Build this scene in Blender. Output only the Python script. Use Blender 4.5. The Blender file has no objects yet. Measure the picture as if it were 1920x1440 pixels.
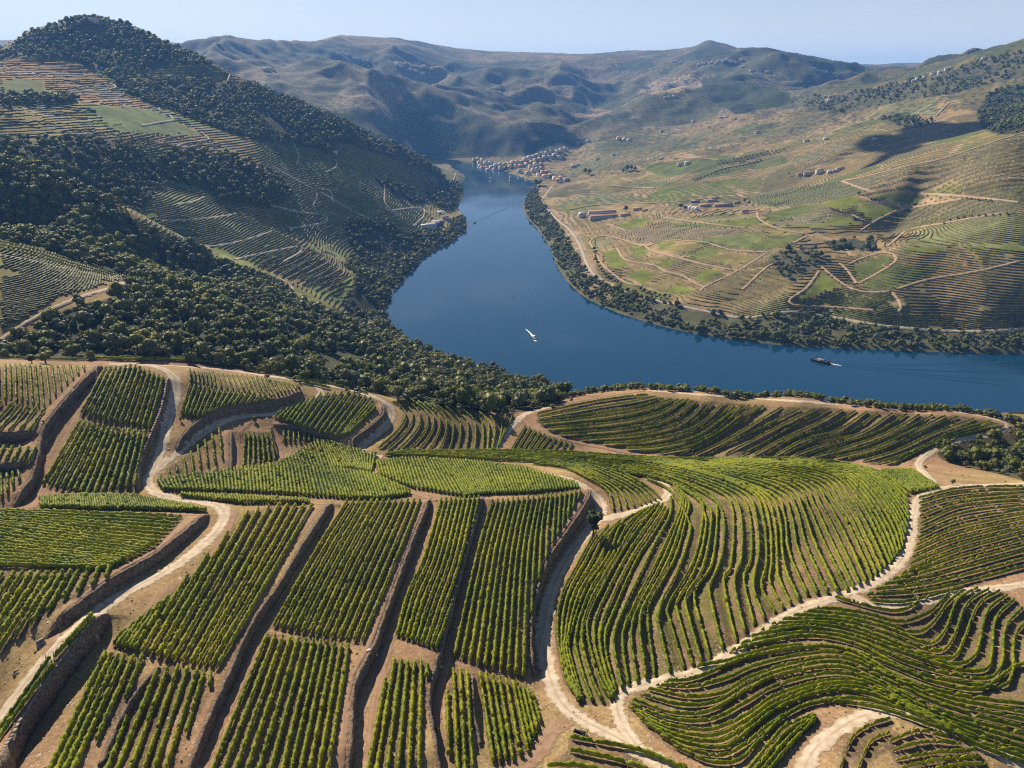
import bpy, math, random
import numpy as np
from mathutils import Vector, Matrix

random.seed(7)
rng = np.random.default_rng(7)
SC = bpy.context.scene
COL = SC.collection

# ------------------------------------------------------------------ camera
EYE = 300.0                       # metres above the river
PITCH = math.radians(23.2)
FPX = 1331.0                      # focal length in pixels of a 1920 px wide frame
cam_data = bpy.data.cameras.new('camera')
cam_data.sensor_width = 36.0
cam_data.lens = 36.0 * FPX / 1920.0
cam_data.clip_start = 1.0
cam_data.clip_end = 60000.0
cam = bpy.data.objects.new('camera', cam_data)
cam.location = (0, 0, EYE)
cam.rotation_euler = (math.pi / 2 - PITCH, 0, 0)
COL.objects.link(cam)
SC.camera = cam

# ------------------------------------------------------------------ sun and sky
SUN_AZ = math.radians(327.0)      # clockwise from the view direction (+Y)
SUN_EL = math.radians(34.0)
world = bpy.data.worlds.new('World')
SC.world = world
world.use_nodes = True
wn, wl = world.node_tree.nodes, world.node_tree.links
wn.clear()
sky = wn.new('ShaderNodeTexSky')
sky.sky_type = 'NISHITA'
sky.sun_disc = False
sky.sun_elevation = SUN_EL
sky.sun_rotation = SUN_AZ
sky.altitude = 300
sky.air_density = 1.0
sky.dust_density = 0.6
sky.ozone_density = 5.0
# thin streaks of high cloud, the same all round the sky
tc = wn.new('ShaderNodeTexCoord')
mp = wn.new('ShaderNodeMapping')
mp.inputs['Scale'].default_value = (3.0, 3.0, 26.0)
mp.inputs['Location'].default_value = (4.35, 0.4, 1.3)
nz = wn.new('ShaderNodeTexNoise')
nz.inputs['Scale'].default_value = 1.0
nz.inputs['Detail'].default_value = 4.0
cr = wn.new('ShaderNodeValToRGB')
cr.color_ramp.elements[0].position = 0.56
cr.color_ramp.elements[0].color = (0, 0, 0, 1)
cr.color_ramp.elements[1].position = 0.80
cr.color_ramp.elements[1].color = (0.55, 0.55, 0.55, 1)
mx = wn.new('ShaderNodeMixRGB')
mx.inputs['Color2'].default_value = (11.0, 11.0, 10.8, 1)
bg = wn.new('ShaderNodeBackground')
bg.inputs['Strength'].default_value = 0.05
wo = wn.new('ShaderNodeOutputWorld')
wl.new(tc.outputs['Generated'], mp.inputs['Vector'])
wl.new(mp.outputs['Vector'], nz.inputs['Vector'])
wl.new(nz.outputs['Fac'], cr.inputs['Fac'])
wl.new(cr.outputs['Color'], mx.inputs['Fac'])
# the clear sky pales towards the horizon, where one looks through more air, alike all round
sx_ = wn.new('ShaderNodeSeparateXYZ')
wl.new(tc.outputs['Generated'], sx_.inputs['Vector'])
ab_ = wn.new('ShaderNodeMath'); ab_.operation = 'ABSOLUTE'
wl.new(sx_.outputs['Z'], ab_.inputs[0])
ml_ = wn.new('ShaderNodeMath'); ml_.operation = 'MULTIPLY'; ml_.inputs[1].default_value = -9.0
wl.new(ab_.outputs[0], ml_.inputs[0])
ex_ = wn.new('ShaderNodeMath'); ex_.operation = 'EXPONENT'
wl.new(ml_.outputs[0], ex_.inputs[0])
fx_ = wn.new('ShaderNodeMath'); fx_.operation = 'MULTIPLY'; fx_.inputs[1].default_value = 0.9
wl.new(ex_.outputs[0], fx_.inputs[0])
hz_mix = wn.new('ShaderNodeMixRGB')
hz_mix.inputs['Color2'].default_value = (12.0, 12.8, 13.6, 1)
wl.new(fx_.outputs[0], hz_mix.inputs['Fac'])
wl.new(sky.outputs['Color'], hz_mix.inputs['Color1'])
wl.new(hz_mix.outputs['Color'], mx.inputs['Color1'])
wl.new(mx.outputs['Color'], bg.inputs['Color'])
wl.new(bg.outputs['Background'], wo.inputs['Surface'])

sun_data = bpy.data.lights.new('sun', 'SUN')
sun_data.energy = 5.0
sun_data.angle = math.radians(0.55)
sun_data.color = (1.0, 0.88, 0.69)
sun = bpy.data.objects.new('sun', sun_data)
to_sun = Vector((math.sin(SUN_AZ) * math.cos(SUN_EL), math.cos(SUN_AZ) * math.cos(SUN_EL), math.sin(SUN_EL)))
sun.rotation_euler = to_sun.to_track_quat('Z', 'Y').to_euler()
sun.location = (0, 0, 900)
COL.objects.link(sun)

SC.view_settings.view_transform = 'Standard'
SC.view_settings.look = 'None'
SC.view_settings.exposure = 0.74
SC.view_settings.gamma = 1.0
SC.view_settings.use_curve_mapping = False
SC.cycles.max_bounces = 5
SC.cycles.diffuse_bounces = 2
SC.cycles.glossy_bounces = 2
SC.cycles.transmission_bounces = 2
SC.cycles.volume_bounces = 1
SC.cycles.transparent_max_bounces = 6
SC.cycles.caustics_reflective = False
SC.cycles.caustics_refractive = False
SC.cycles.use_denoising = False
SC.cycles.filter_width = 1.2
SC.cycles.sample_clamp_indirect = 4.0

# ------------------------------------------------------------------ helpers
SP, CP_ = math.sin(PITCH), math.cos(PITCH)

def ray_dirs(p):
    """Directions of the sight lines that a surveyor on the drone would take through picture points."""
    p = np.asarray(p, float).reshape(-1, 2)
    x = (p[:, 0] - 960.0) / FPX
    y = (720.0 - p[:, 1]) / FPX
    return np.stack([x, CP_ + y * SP, -SP + y * CP_], 1)

def project(X, Y, Z):
    f = Y * CP_ - (Z - EYE) * SP
    u = Y * SP + (Z - EYE) * CP_
    return 960 + FPX * X / f, 720 - FPX * u / f

def smooth(t):
    t = np.clip(t, 0, 1)
    return t * t * (3 - 2 * t)

def _hash(ix, iy, seed):
    h = (ix.astype(np.int64) * 374761393 + iy.astype(np.int64) * 668265263 + seed * 1442695041) & 0xFFFFFFFF
    h = ((h ^ (h >> 13)) * 1274126177) & 0xFFFFFFFF
    return ((h ^ (h >> 16)) & 0xFFFF) / 65535.0

def vnoise(x, y, seed=0):
    ix, iy = np.floor(x), np.floor(y)
    fx, fy = x - ix, y - iy
    fx, fy = fx * fx * (3 - 2 * fx), fy * fy * (3 - 2 * fy)
    a, b = _hash(ix, iy, seed), _hash(ix + 1, iy, seed)
    c, d = _hash(ix, iy + 1, seed), _hash(ix + 1, iy + 1, seed)
    return (a * (1 - fx) + b * fx) * (1 - fy) + (c * (1 - fx) + d * fx) * fy

def fbm(x, y, octaves=4, seed=0):
    s, a, t = 0.0, 1.0, 0.0
    for k in range(octaves):
        s = s + a * vnoise(x, y, seed + k * 17)
        t += a
        x, y, a = x * 2.03 + 13.7, y * 2.03 + 5.1, a * 0.5
    return s / t          # 0..1

def inside(px, py, poly):
    """Points in a polygon."""
    poly = np.asarray(poly, float)
    out = np.zeros(px.shape, bool)
    box = (px >= poly[:, 0].min()) & (px <= poly[:, 0].max()) & (py >= poly[:, 1].min()) & (py <= poly[:, 1].max())
    idx = np.nonzero(box)
    if not len(idx[0]):
        return out
    x, y = px[idx], py[idx]
    r = np.zeros(x.shape, bool)
    n = len(poly)
    for i in range(n):
        x1, y1 = poly[i]
        x2, y2 = poly[(i + 1) % n]
        if y1 == y2:
            continue
        c = ((y1 > y) != (y2 > y)) & (x < (x2 - x1) * (y - y1) / (y2 - y1) + x1)
        r ^= c
    out[idx] = r
    return out

def worley(x, y, cell, seed=0):
    """Irregular plots: (random number of the plot, nearness of its border 0..1)."""
    gx_, gy_ = x / cell, y / cell
    ix, iy = np.floor(gx_), np.floor(gy_)
    d1 = np.full(x.shape, 9.0); d2 = np.full(x.shape, 9.0); idv = np.zeros(x.shape)
    for ox in (-1, 0, 1):
        for oy in (-1, 0, 1):
            jx, jy = ix + ox, iy + oy
            d = np.maximum(np.abs(jx + 0.1 + 0.8 * _hash(jx, jy, seed) - gx_), np.abs(jy + 0.1 + 0.8 * _hash(jx, jy, seed + 5) - gy_)) * 0.6 + 0.4 * np.hypot(jx + 0.1 + 0.8 * _hash(jx, jy, seed) - gx_, jy + 0.1 + 0.8 * _hash(jx, jy, seed + 5) - gy_)
            near = d < d1
            d2 = np.where(near, d1, np.minimum(d2, d))
            idv = np.where(near, _hash(jx, jy, seed + 11), idv)
            d1 = np.where(near, d, d1)
    return idv, (d2 - d1) * cell

def dense(pl, step):
    """A polyline with points every step (same units), Catmull-Rom smoothed."""
    p = np.asarray(pl, float)
    if len(p) == 1:
        return p
    if len(p) > 2:
        q = np.vstack([2 * p[0] - p[1], p, 2 * p[-1] - p[-2]])
        out = []
        for i in range(1, len(q) - 2):
            n = max(2, int(np.linalg.norm(q[i + 1] - q[i]) / step) + 1)
            t = np.linspace(0, 1, n, endpoint=False)[:, None]
            a, b, c, d = q[i - 1], q[i], q[i + 1], q[i + 2]
            out.append(0.5 * ((2 * b) + (c - a) * t + (2 * a - 5 * b + 4 * c - d) * t ** 2 + (3 * b - a - 3 * c + d) * t ** 3))
        out.append(p[-1:])
        return np.vstack(out)
    n = max(2, int(np.linalg.norm(p[1] - p[0]) / step) + 1)
    t = np.linspace(0, 1, n)[:, None]
    return p[0] * (1 - t) + p[1] * t

def resample(p, step=None, n=None):
    d = np.r_[0, np.cumsum(np.linalg.norm(np.diff(p[:, :2], axis=0), axis=1))]
    if d[-1] <= 0:
        return p[:1]
    if n is None:
        n = max(2, int(d[-1] / step) + 1)
    s = np.linspace(0, d[-1], n)
    return np.stack([np.interp(s, d, p[:, k]) for k in range(p.shape[1])], 1)

def mesh_object(name, V, F, mat=None, parent=None, smooth_shade=False, attrs=None, mats=None, midx=None):
    """One mesh object; F is an (n,3) or (n,4) array or a list of such arrays."""
    me = bpy.data.meshes.new(name)
    V = np.asarray(V, np.float32)
    Fs = [np.asarray(f, np.int32) for f in (F if isinstance(F, list) else [F]) if len(f)]; Fs = [f if f.ndim == 2 else f[None] for f in Fs]
    me.vertices.add(len(V))
    me.vertices.foreach_set('co', V.ravel())
    loops = np.concatenate([f.ravel() for f in Fs])
    tot = np.concatenate([np.full(len(f), f.shape[1], np.int32) for f in Fs])
    me.loops.add(len(loops))
    me.loops.foreach_set('vertex_index', loops)
    me.polygons.add(len(tot))
    me.polygons.foreach_set('loop_start', np.r_[0, np.cumsum(tot)[:-1]].astype(np.int32))
    me.polygons.foreach_set('loop_total', tot)
    if smooth_shade:
        me.polygons.foreach_set('use_smooth', np.ones(len(tot), bool))
    for m in (mats or ([mat] if mat else [])):
        me.materials.append(m)
    if midx is not None:
        me.polygons.foreach_set('material_index', np.asarray(midx, np.int32))
    for an, (typ, arr) in (attrs or {}).items():
        at = me.attributes.new(an, typ, 'POINT')
        at.data.foreach_set('color' if typ == 'FLOAT_COLOR' else 'value', np.asarray(arr, np.float32).ravel())
    me.update()
    me.validate()
    o = bpy.data.objects.new(name, me)
    COL.objects.link(o)
    if parent is not None:
        o.parent = parent
    return o

def tag(o, label=None, cat=None, group=None, kind=None):
    if label: o['label'] = label
    if cat: o['category'] = cat
    if group: o['group'] = group
    if kind: o['kind'] = kind
    return o

def empty(name, loc, rz=0.0, label=None, cat=None, group=None):
    o = bpy.data.objects.new(name, None)
    o.empty_display_size = 0.5
    o.location = loc
    o.rotation_euler = (0, 0, rz)
    COL.objects.link(o)
    return tag(o, label, cat, group)

def copy_tree(o, parent=None):
    c = o.copy()
    COL.objects.link(c)
    c.parent = parent
    for ch in list(o.children):
        copy_tree(ch, c)
    return c

ORD = ('first second third fourth fifth sixth seventh eighth ninth tenth eleventh twelfth thirteenth fourteenth fifteenth '
       'sixteenth seventeenth eighteenth nineteenth twentieth').split()
def ordinal(i):
    i += 1
    if i <= 20: return ORD[i - 1]
    tens = {2: 'twenty', 3: 'thirty', 4: 'forty', 5: 'fifty', 6: 'sixty', 7: 'seventy'}[i // 10]
    return tens[:-1] + 'ieth' if i % 10 == 0 else tens + '-' + ORD[i % 10 - 1]

# ------------------------------------------------------------------ materials
def principled(name, rough=0.9, spec=0.2):
    m = bpy.data.materials.new(name)
    m.use_nodes = True
    n, l = m.node_tree.nodes, m.node_tree.links
    b = n['Principled BSDF']
    b.inputs['Roughness'].default_value = rough
    b.inputs['Specular IOR Level'].default_value = spec
    return m, n, l, b

def noise_mat(name, c1, c2, scale, rough=0.9, detail=3.0, lo=0.35, hi=0.65, spec=0.2, c3=None, scale3=0.02, bump=0.0, coords='pos', trans=0.0):
    """Two (three) colours of the same stuff mixed by noise that sticks to the ground."""
    m, n, l, b = principled(name, rough, spec)
    if coords == 'pos':
        g = n.new('ShaderNodeNewGeometry'); src = g.outputs['Position']
    else:
        g = n.new('ShaderNodeTexCoord'); src = g.outputs['Object']
    t = n.new('ShaderNodeTexNoise')
    t.inputs['Scale'].default_value = scale
    t.inputs['Detail'].default_value = detail
    l.new(src, t.inputs['Vector'])
    r = n.new('ShaderNodeValToRGB')
    r.color_ramp.elements[0].position = lo; r.color_ramp.elements[0].color = (*c1, 1)
    r.color_ramp.elements[1].position = hi; r.color_ramp.elements[1].color = (*c2, 1)
    l.new(t.outputs['Fac'], r.inputs['Fac'])
    out = r.outputs['Color']
    if c3:
        t3 = n.new('ShaderNodeTexNoise'); t3.inputs['Scale'].default_value = scale3; t3.inputs['Detail'].default_value = 3
        l.new(src, t3.inputs['Vector'])
        r3 = n.new('ShaderNodeMapRange'); r3.inputs['From Min'].default_value = 0.42; r3.inputs['From Max'].default_value = 0.66
        l.new(t3.outputs['Fac'], r3.inputs['Value'])
        x = n.new('ShaderNodeMixRGB'); x.inputs['Color2'].default_value = (*c3, 1)
        l.new(r3.outputs['Result'], x.inputs['Fac']); l.new(out, x.inputs['Color1'])
        out = x.outputs['Color']
    l.new(out, b.inputs['Base Color'])
    if bump:
        bp = n.new('ShaderNodeBump'); bp.inputs['Strength'].default_value = bump; bp.inputs['Distance'].default_value = 0.3
        l.new(t.outputs['Fac'], bp.inputs['Height']); l.new(bp.outputs['Normal'], b.inputs['Normal'])
    if trans:
        tr = n.new('ShaderNodeBsdfTranslucent'); l.new(out, tr.inputs['Color'])
        ms = n.new('ShaderNodeMixShader'); ms.inputs['Fac'].default_value = trans
        l.new(b.outputs['BSDF'], ms.inputs[1]); l.new(tr.outputs['BSDF'], ms.inputs[2])
        l.new(ms.outputs['Shader'], n['Material Output'].inputs['Surface'])
    return m

def plain(name, c, rough=0.6, spec=0.3):
    m, n, l, b = principled(name, rough, spec)
    t = n.new('ShaderNodeTexNoise'); t.inputs['Scale'].default_value = 0.8; t.inputs['Detail'].default_value = 4
    tc_ = n.new('ShaderNodeTexCoord'); l.new(tc_.outputs['Object'], t.inputs['Vector'])
    r = n.new('ShaderNodeValToRGB')
    r.color_ramp.elements[0].position = 0.3; r.color_ramp.elements[0].color = (*[v * 0.78 for v in c], 1)
    r.color_ramp.elements[1].position = 0.7; r.color_ramp.elements[1].color = (*c, 1)
    l.new(t.outputs['Fac'], r.inputs['Fac']); l.new(r.outputs['Color'], b.inputs['Base Color'])
    return m

# ------------------------------------------------------------------ terrain
# Survey points: a sight line through a picture point and either the height ('z') or the distance ('Y') where it lands.
SURVEY = []
def zs(*a):
    for x, y, z in a: SURVEY.append((x, y, 'z', z))
def ys(*a):
    for x, y, Y in a: SURVEY.append((x, y, 'Y', Y))
WORLD_PTS = []
# near hill, bottom to crest
zs((-150, 1480, 169), (0, 1440, 167), (200, 1440, 164), (400, 1440, 160), (700, 1440, 154), (960, 1440, 147), (1100, 1400, 145), (1300, 1440, 147), (1500, 1430, 151), (1700, 1430, 155), (1920, 1440, 151), (2070, 1480, 150),
   (0, 1200, 167), (200, 1200, 163), (400, 1200, 158), (700, 1200, 150), (900, 1200, 145), (1010, 1210, 138.5), (1050, 1300, 140),
   (0, 1060, 168), (200, 1060, 165), (330, 1040, 161), (470, 1050, 156), (600, 1050, 151), (800, 1050, 147), (960, 1050, 143), (1050, 1080, 136), (1115, 960, 131),
   (600, 940, 148), (850, 932, 142), (1080, 920, 134), (430, 950, 155), (700, 905, 140), (950, 900, 133), (560, 905, 146),
   (0, 950, 163), (120, 945, 162), (270, 925, 157), (420, 905, 151), (500, 872, 145), (640, 858, 134), (800, 853, 127), (1000, 850, 119), (1130, 872, 120),
   (0, 870, 167), (0, 780, 171), (150, 870, 164), (200, 800, 168), (330, 800, 161), (470, 830, 149), (560, 800, 146), (440, 760, 157), (650, 790, 138), (740, 800, 131),
   (0, 690, 177), (120, 688, 176), (250, 686, 173), (380, 692, 164), (500, 706, 154), (600, 720, 147), (700, 740, 139), (820, 760, 133), (930, 778, 124),
   (880, 820, 124), (960, 815, 120),
   # hollow of the lower road and the terraced dome
   (1200, 1100, 141), (1120, 1200, 139.5), (1250, 1200, 142), (1400, 1050, 142), (1400, 950, 136), (1550, 1000, 139), (1680, 960, 135), (1300, 910, 128.5), (1230, 950, 132), (1160, 985, 132),
   (1200, 880, 122), (1300, 870, 118), (1400, 865, 118.5), (1500, 865, 119), (1600, 876, 121), (1680, 890, 124), (1725, 928, 131), (1600, 1115, 145), (1450, 1190, 144), (1300, 1262, 142.5), (1170, 1320, 140.5), (1150, 1375, 143),
   (1800, 1000, 139), (1900, 940, 131), (1920, 1100, 146), (1800, 1200, 145), (1600, 1200, 147), (1660, 1335, 152), (1450, 1300, 148), (1250, 1350, 144), (2080, 1000, 138), (2080, 1200, 146),
   # knoll
   (985, 785, 118), (1060, 765, 119), (1200, 738, 120), (1330, 740, 120), (1500, 756, 117), (1650, 768, 113), (1790, 778, 109), (1885, 800, 104), (1960, 812, 99),
   (1100, 828, 112), (1200, 845, 108), (1320, 857, 104), (1460, 856, 102), (1580, 860, 102), (1680, 872, 104), (1750, 850, 103), (1400, 800, 110), (1600, 815, 107), (1150, 790, 115),
   (1740, 885, 117), (1790, 895, 114), (1860, 880, 106), (1840, 845, 100), (1920, 870, 104), (1920, 830, 99), (1950, 905, 124), (2080, 860, 100))
# river side of the knoll and of the crest
WORLD_PTS += [(40, 480, 82), (40, 560, 44), (40, 620, 18), (40, 672, 1), (140, 470, 78), (140, 550, 40), (140, 620, 14), (140, 664, 0), (260, 460, 72), (260, 540, 36), (260, 610, 12), (260, 648, 0),
              (380, 450, 62), (380, 530, 30), (380, 600, 10), (380, 636, 0), (520, 470, 40), (520, 560, 12), (520, 620, 0), (660, 470, 30), (660, 600, 0),
              # wooded hollow behind the near crest
              (-200, 330, 158), (-190, 370, 146), (-90, 400, 118), (-20, 430, 100), (-320, 330, 172), (-300, 380, 158), (-420, 330, 190), (-150, 350, 150), (20, 450, 92)]
# wooded hill left of the river
ys((0, 655, 400), (120, 650, 405), (300, 665, 400), (450, 680, 430), (560, 690, 450), (700, 710, 490), (850, 735, 500), (960, 755, 540), (1040, 760, 590),
   (300, 600, 470), (450, 630, 480), (600, 650, 540), (740, 680, 590), (900, 712, 640), (1000, 735, 650),
   (0, 590, 430), (110, 560, 460), (0, 470, 520), (80, 480, 530), (160, 500, 545), (240, 522, 560), (330, 527, 600), (450, 553, 650), (560, 580, 700), (650, 607, 740), (730, 640, 775))
zs((800, 655, 3), (900, 690, 1), (1000, 712, 1), (1062, 730, 0), (740, 612, 0), (722, 585, 0))
WORLD_PTS += [(-560, 620, 186), (-440, 660, 160), (-300, 720, 100)]
# second wooded ridge
ys((-100, 440, 580), (0, 445, 600), (100, 430, 650), (60, 360, 700), (0, 300, 760), (90, 328, 765), (180, 370, 765), (250, 405, 765), (330, 447, 785), (400, 478, 810), (470, 512, 840), (550, 548, 870), (640, 585, 900), (700, 608, 905),
   (300, 490, 740), (400, 520, 760), (200, 450, 700))
WORLD_PTS += [(-520, 850, 165), (-420, 860, 120), (-330, 890, 80), (-640, 880, 190)]
# vineyard spur
ys((280, 430, 880), (350, 470, 890), (420, 480, 900), (500, 505, 930), (580, 530, 950), (640, 550, 960), (310, 340, 1060), (380, 368, 1065), (445, 400, 1065), (510, 432, 1060), (565, 462, 1060), (610, 486, 1055), (660, 512, 1050), (340, 400, 960), (430, 440, 970), (520, 480, 980))
zs((735, 550, 0), (760, 520, 0), (800, 478, 0), (850, 450, 0), (876, 425, 0), (870, 397, 0), (862, 372, 0), (872, 348, 0), (880, 331, 0), (690, 545, 22))
# big hill
ys((-100, 180, 1250), (-100, 300, 900), (0, 270, 880), (60, 275, 950), (150, 265, 1010), (250, 275, 1080), (330, 300, 1130), (420, 310, 1180), (500, 340, 1180), (540, 372, 1190), (600, 440, 1180), (560, 390, 1210), (640, 470, 1180),
   (0, 200, 1080), (100, 215, 1150), (200, 200, 1230), (300, 240, 1240), (420, 265, 1300), (500, 290, 1330), (550, 330, 1350), (620, 350, 1370), (650, 390, 1340), (700, 430, 1330), (740, 400, 1420), (780, 420, 1460), (820, 420, 1520), (700, 480, 1240),
   (0, 140, 1330), (100, 150, 1400), (210, 150, 1480), (330, 200, 1430), (450, 215, 1480), (560, 250, 1520), (640, 280, 1560), (700, 320, 1600), (760, 350, 1700), (810, 370, 1800),
   (-100, 140, 1620), (0, 100, 1720), (60, 62, 1770), (110, 45, 1780), (170, 37, 1785), (250, 56, 1775), (300, 82, 1760), (350, 105, 1740), (400, 125, 1720), (460, 155, 1700), (560, 195, 1740), (170, 90, 1680), (300, 120, 1660), (60, 95, 1640), (640, 227, 1710), (740, 272, 1900), (800, 304, 2050), (845, 325, 2200))
# behind the big hill
WORLD_PTS += [(-1250, 2150, 300), (-800, 2050, 220), (-500, 2000, 120), (-300, 2150, 60), (-1500, 2200, 250), (-900, 2300, 120), (-500, 2600, 60), (-330, 2650, 20)]
# right bank
zs((1920, 662, 0), (1780, 660, 0), (1650, 655, 0), (1500, 650, 0), (1400, 640, 0), (1300, 625, 0), (1200, 600, 0), (1120, 570, 0), (1075, 540, 0), (1045, 500, 0), (1035, 470, 0), (1010, 430, 0), (985, 390, 0), (1000, 355, 0), (1010, 340, 0), (2060, 664, 0),
   (1920, 622, 11), (1780, 620, 11), (1650, 612, 12), (1530, 592, 12), (1400, 592, 12), (1300, 578, 12), (1207, 552, 10), (1123, 520, 9), (1087, 460, 9), (1060, 420, 9),
   (1500, 560, 28), (1620, 570, 26), (1700, 580, 26), (1850, 590, 26), (1300, 520, 22), (1200, 500, 16), (1430, 540, 28), (1600, 520, 40), (1750, 520, 50), (1920, 540, 50), (1300, 450, 46), (1150, 470, 17), (1220, 440, 32), (1500, 450, 62), (1600, 470, 58), (1700, 455, 76), (1800, 450, 84), (1920, 475, 80),
   (1900, 400, 118), (1800, 400, 104), (1700, 390, 92), (1600, 400, 80), (1500, 390, 70), (1400, 400, 58), (1300, 395, 46), (1200, 395, 28), (1100, 400, 16), (1350, 350, 56), (1200, 350, 32), (1100, 350, 18), (1450, 350, 70))
ys((1920, 330, 1180), (1800, 345, 1230), (1700, 350, 1300), (1920, 250, 1330), (1800, 277, 1370), (1700, 300, 1410), (1620, 325, 1440), (1575, 341, 1450), (2060, 290, 1200), (2060, 215, 1350),
   (1580, 322, 1620), (1500, 318, 1750), (1620, 300, 1640), (1700, 277, 1650), (1800, 250, 1640), (1900, 225, 1640), (2060, 190, 1650),
   (1580, 285, 1760), (1650, 265, 1800), (1720, 245, 1830), (1780, 220, 1870), (1850, 205, 1900), (1920, 180, 1940), (1500, 280, 1950), (1400, 290, 2050), (1300, 300, 2120), (1200, 310, 2300), (1400, 250, 2500),
   (1920, 90, 2300), (1860, 107, 2360), (1800, 127, 2420), (1700, 155, 2520), (1600, 190, 2620), (1500, 215, 2720), (1400, 232, 2780), (1300, 247, 2830), (1200, 257, 2900), (1120, 268, 2880), (2060, 60, 2250), (1800, 170, 2150), (1700, 195, 2250), (1600, 225, 2350))
zs((1040, 335, 4), (1060, 315, 14), (1090, 300, 24), (1000, 322, 2), (960, 318, 2), (920, 312, 2), (885, 302, 2), (1060, 285, 40), (1010, 300, 20), (880, 318, 0))
# hill behind the village and the far ranges
ys((830, 303, 2980), (900, 297, 3010), (980, 290, 3020), (1080, 274, 3060), (830, 250, 3140), (900, 245, 3160), (970, 250, 3150), (760, 270, 2960), (740, 225, 3120), (830, 192, 3330), (880, 212, 3290), (950, 237, 3240), (1020, 255, 3180), (780, 172, 3380), (700, 150, 3450), (640, 130, 3600), (560, 130, 3600), (500, 140, 3600),
   (640, 190, 3150), (560, 175, 3050), (700, 215, 3000), (480, 150, 3150), (440, 120, 3650), (420, 108, 3800), (770, 215, 3230), (800, 240, 3120))
WORLD_PTS += [(-250, 3800, 200), (50, 3650, 120), (300, 3450, 75), (-700, 4000, 280)]
ys((340, 92, 5600), (420, 100, 5400), (500, 102, 5200), (560, 88, 5100), (610, 75, 5000), (655, 72, 5000), (720, 74, 5100), (790, 88, 5100), (860, 107, 5100), (930, 118, 5100), (1010, 115, 5100), (1080, 105, 5200), (1140, 99, 5300), (1200, 104, 5300), (1260, 101, 5200), (1300, 92, 5150), (1330, 80, 5100), (1365, 91, 5050), (1400, 106, 4900), (1440, 101, 4700), (1480, 112, 4600), (1530, 126, 4500), (1600, 138, 4500), (1700, 150, 4600), (1800, 150, 4700), (1920, 140, 4800),
   (900, 150, 4300), (1000, 160, 4300), (1100, 150, 4500), (1200, 140, 4500), (1300, 130, 4500), (800, 120, 4600), (1250, 165, 3900), (1350, 165, 3800), (1450, 150, 3900), (1060, 230, 3450), (1000, 210, 3600), (1120, 245, 3200), (1200, 220, 3350), (1300, 205, 3350), (1400, 195, 3350), (1500, 180, 3500), (1600, 172, 3400), (1300, 235, 3050), (1420, 222, 3000), (1150, 190, 3900), (1180, 235, 3150))
ys((340, 87, 8200), (420, 86, 8200), (480, 93, 8000), (1560, 125, 8600), (1680, 122, 8700), (1790, 122, 8800), (1500, 126, 8600), (600, 100, 8500), (960, 130, 8500), (1300, 130, 8500), (200, 90, 8200), (0, 90, 8200), (1920, 122, 8800), (-150, 95, 8200), (2070, 122, 8800))
for az_ in (-58, -50, 50, 58):
    for r_, zz_ in ((75, 158), (160, 160 if az_ < 0 else 146), (300, 175 if az_ < 0 else 125), (600, 190 if az_ < 0 else 5), (1200, 230), (2500, 300), (5000, 420), (9000, 520)):
        WORLD_PTS.append((r_ * math.sin(math.radians(az_)), r_ * math.cos(math.radians(az_)), zz_))
for az_ in (-40, -20, 0, 20, 40):
    WORLD_PTS.append((70 * math.sin(math.radians(az_)), 70 * math.cos(math.radians(az_)), 153 - az_ * 0.2))
    WORLD_PTS.append((13000 * math.sin(math.radians(az_)), 13000 * math.cos(math.radians(az_)), 420))

pts = []
for x, y, k, v in SURVEY:
    d = ray_dirs([(x, y)])[0]
    t = (v - EYE) / d[2] if k == 'z' else v / d[1]
    pts.append((d[0] * t, d[1] * t, EYE + d[2] * t))
pts = np.array(pts + WORLD_PTS, float)
pa = np.arctan2(pts[:, 0], pts[:, 1])
pr = np.hypot(pts[:, 0], pts[:, 1])
pq = np.stack([pa * 1.6, np.log(pr)], 1)
# thin-plate spline over bearing and log distance (even spacing of the survey points)
def tps(d2):
    return 0.5 * d2 * np.log(np.maximum(d2, 1e-12))
n_ = len(pq)
K = tps(((pq[:, None] - pq[None]) ** 2).sum(-1)) + np.eye(n_) * 2e-5
P_ = np.c_[np.ones(n_), pq]
A_ = np.block([[K, P_], [P_.T, np.zeros((3, 3))]])
W_ = np.linalg.solve(A_, np.r_[pts[:, 2], np.zeros(3)])

AZ0, AZ1, NA = math.radians(-60), math.radians(60), 860
near_r = [72.0]
while near_r[-1] < 13000:
    r_ = near_r[-1]
    near_r.append(r_ + (0.72 if r_ < 330 else (0.72 + (r_ - 330) * 0.006)))
RR = np.array(near_r)
NR = len(RR)
AZ = np.linspace(AZ0, AZ1, NA)
LR = np.log(RR)
ca = np.linspace(AZ0 - 0.02, AZ1 + 0.02, 240)
cl = np.linspace(LR[0] - 0.02, LR[-1] + 0.02, 330)
gz = np.zeros((len(cl), len(ca)))
for i, l_ in enumerate(cl):
    q = np.stack([ca * 1.6, np.full(len(ca), l_)], 1)
    gz[i] = tps(((q[:, None] - pq[None]) ** 2).sum(-1)) @ W_[:n_] + W_[n_] + q @ W_[n_ + 1:]

def cubic_matrix(xs, knots):
    h = knots[1] - knots[0]
    u = (xs - knots[0]) / h
    i = np.clip(np.floor(u).astype(int), 1, len(knots) - 3)
    t = u - i
    M = np.zeros((len(xs), len(knots)))
    w = [-0.5 * t + t ** 2 - 0.5 * t ** 3, 1 - 2.5 * t ** 2 + 1.5 * t ** 3, 0.5 * t + 2 * t ** 2 - 1.5 * t ** 3, -0.5 * t ** 2 + 0.5 * t ** 3]
    for k in range(4):
        M[np.arange(len(xs)), i - 1 + k] += w[k]
    return M

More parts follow.
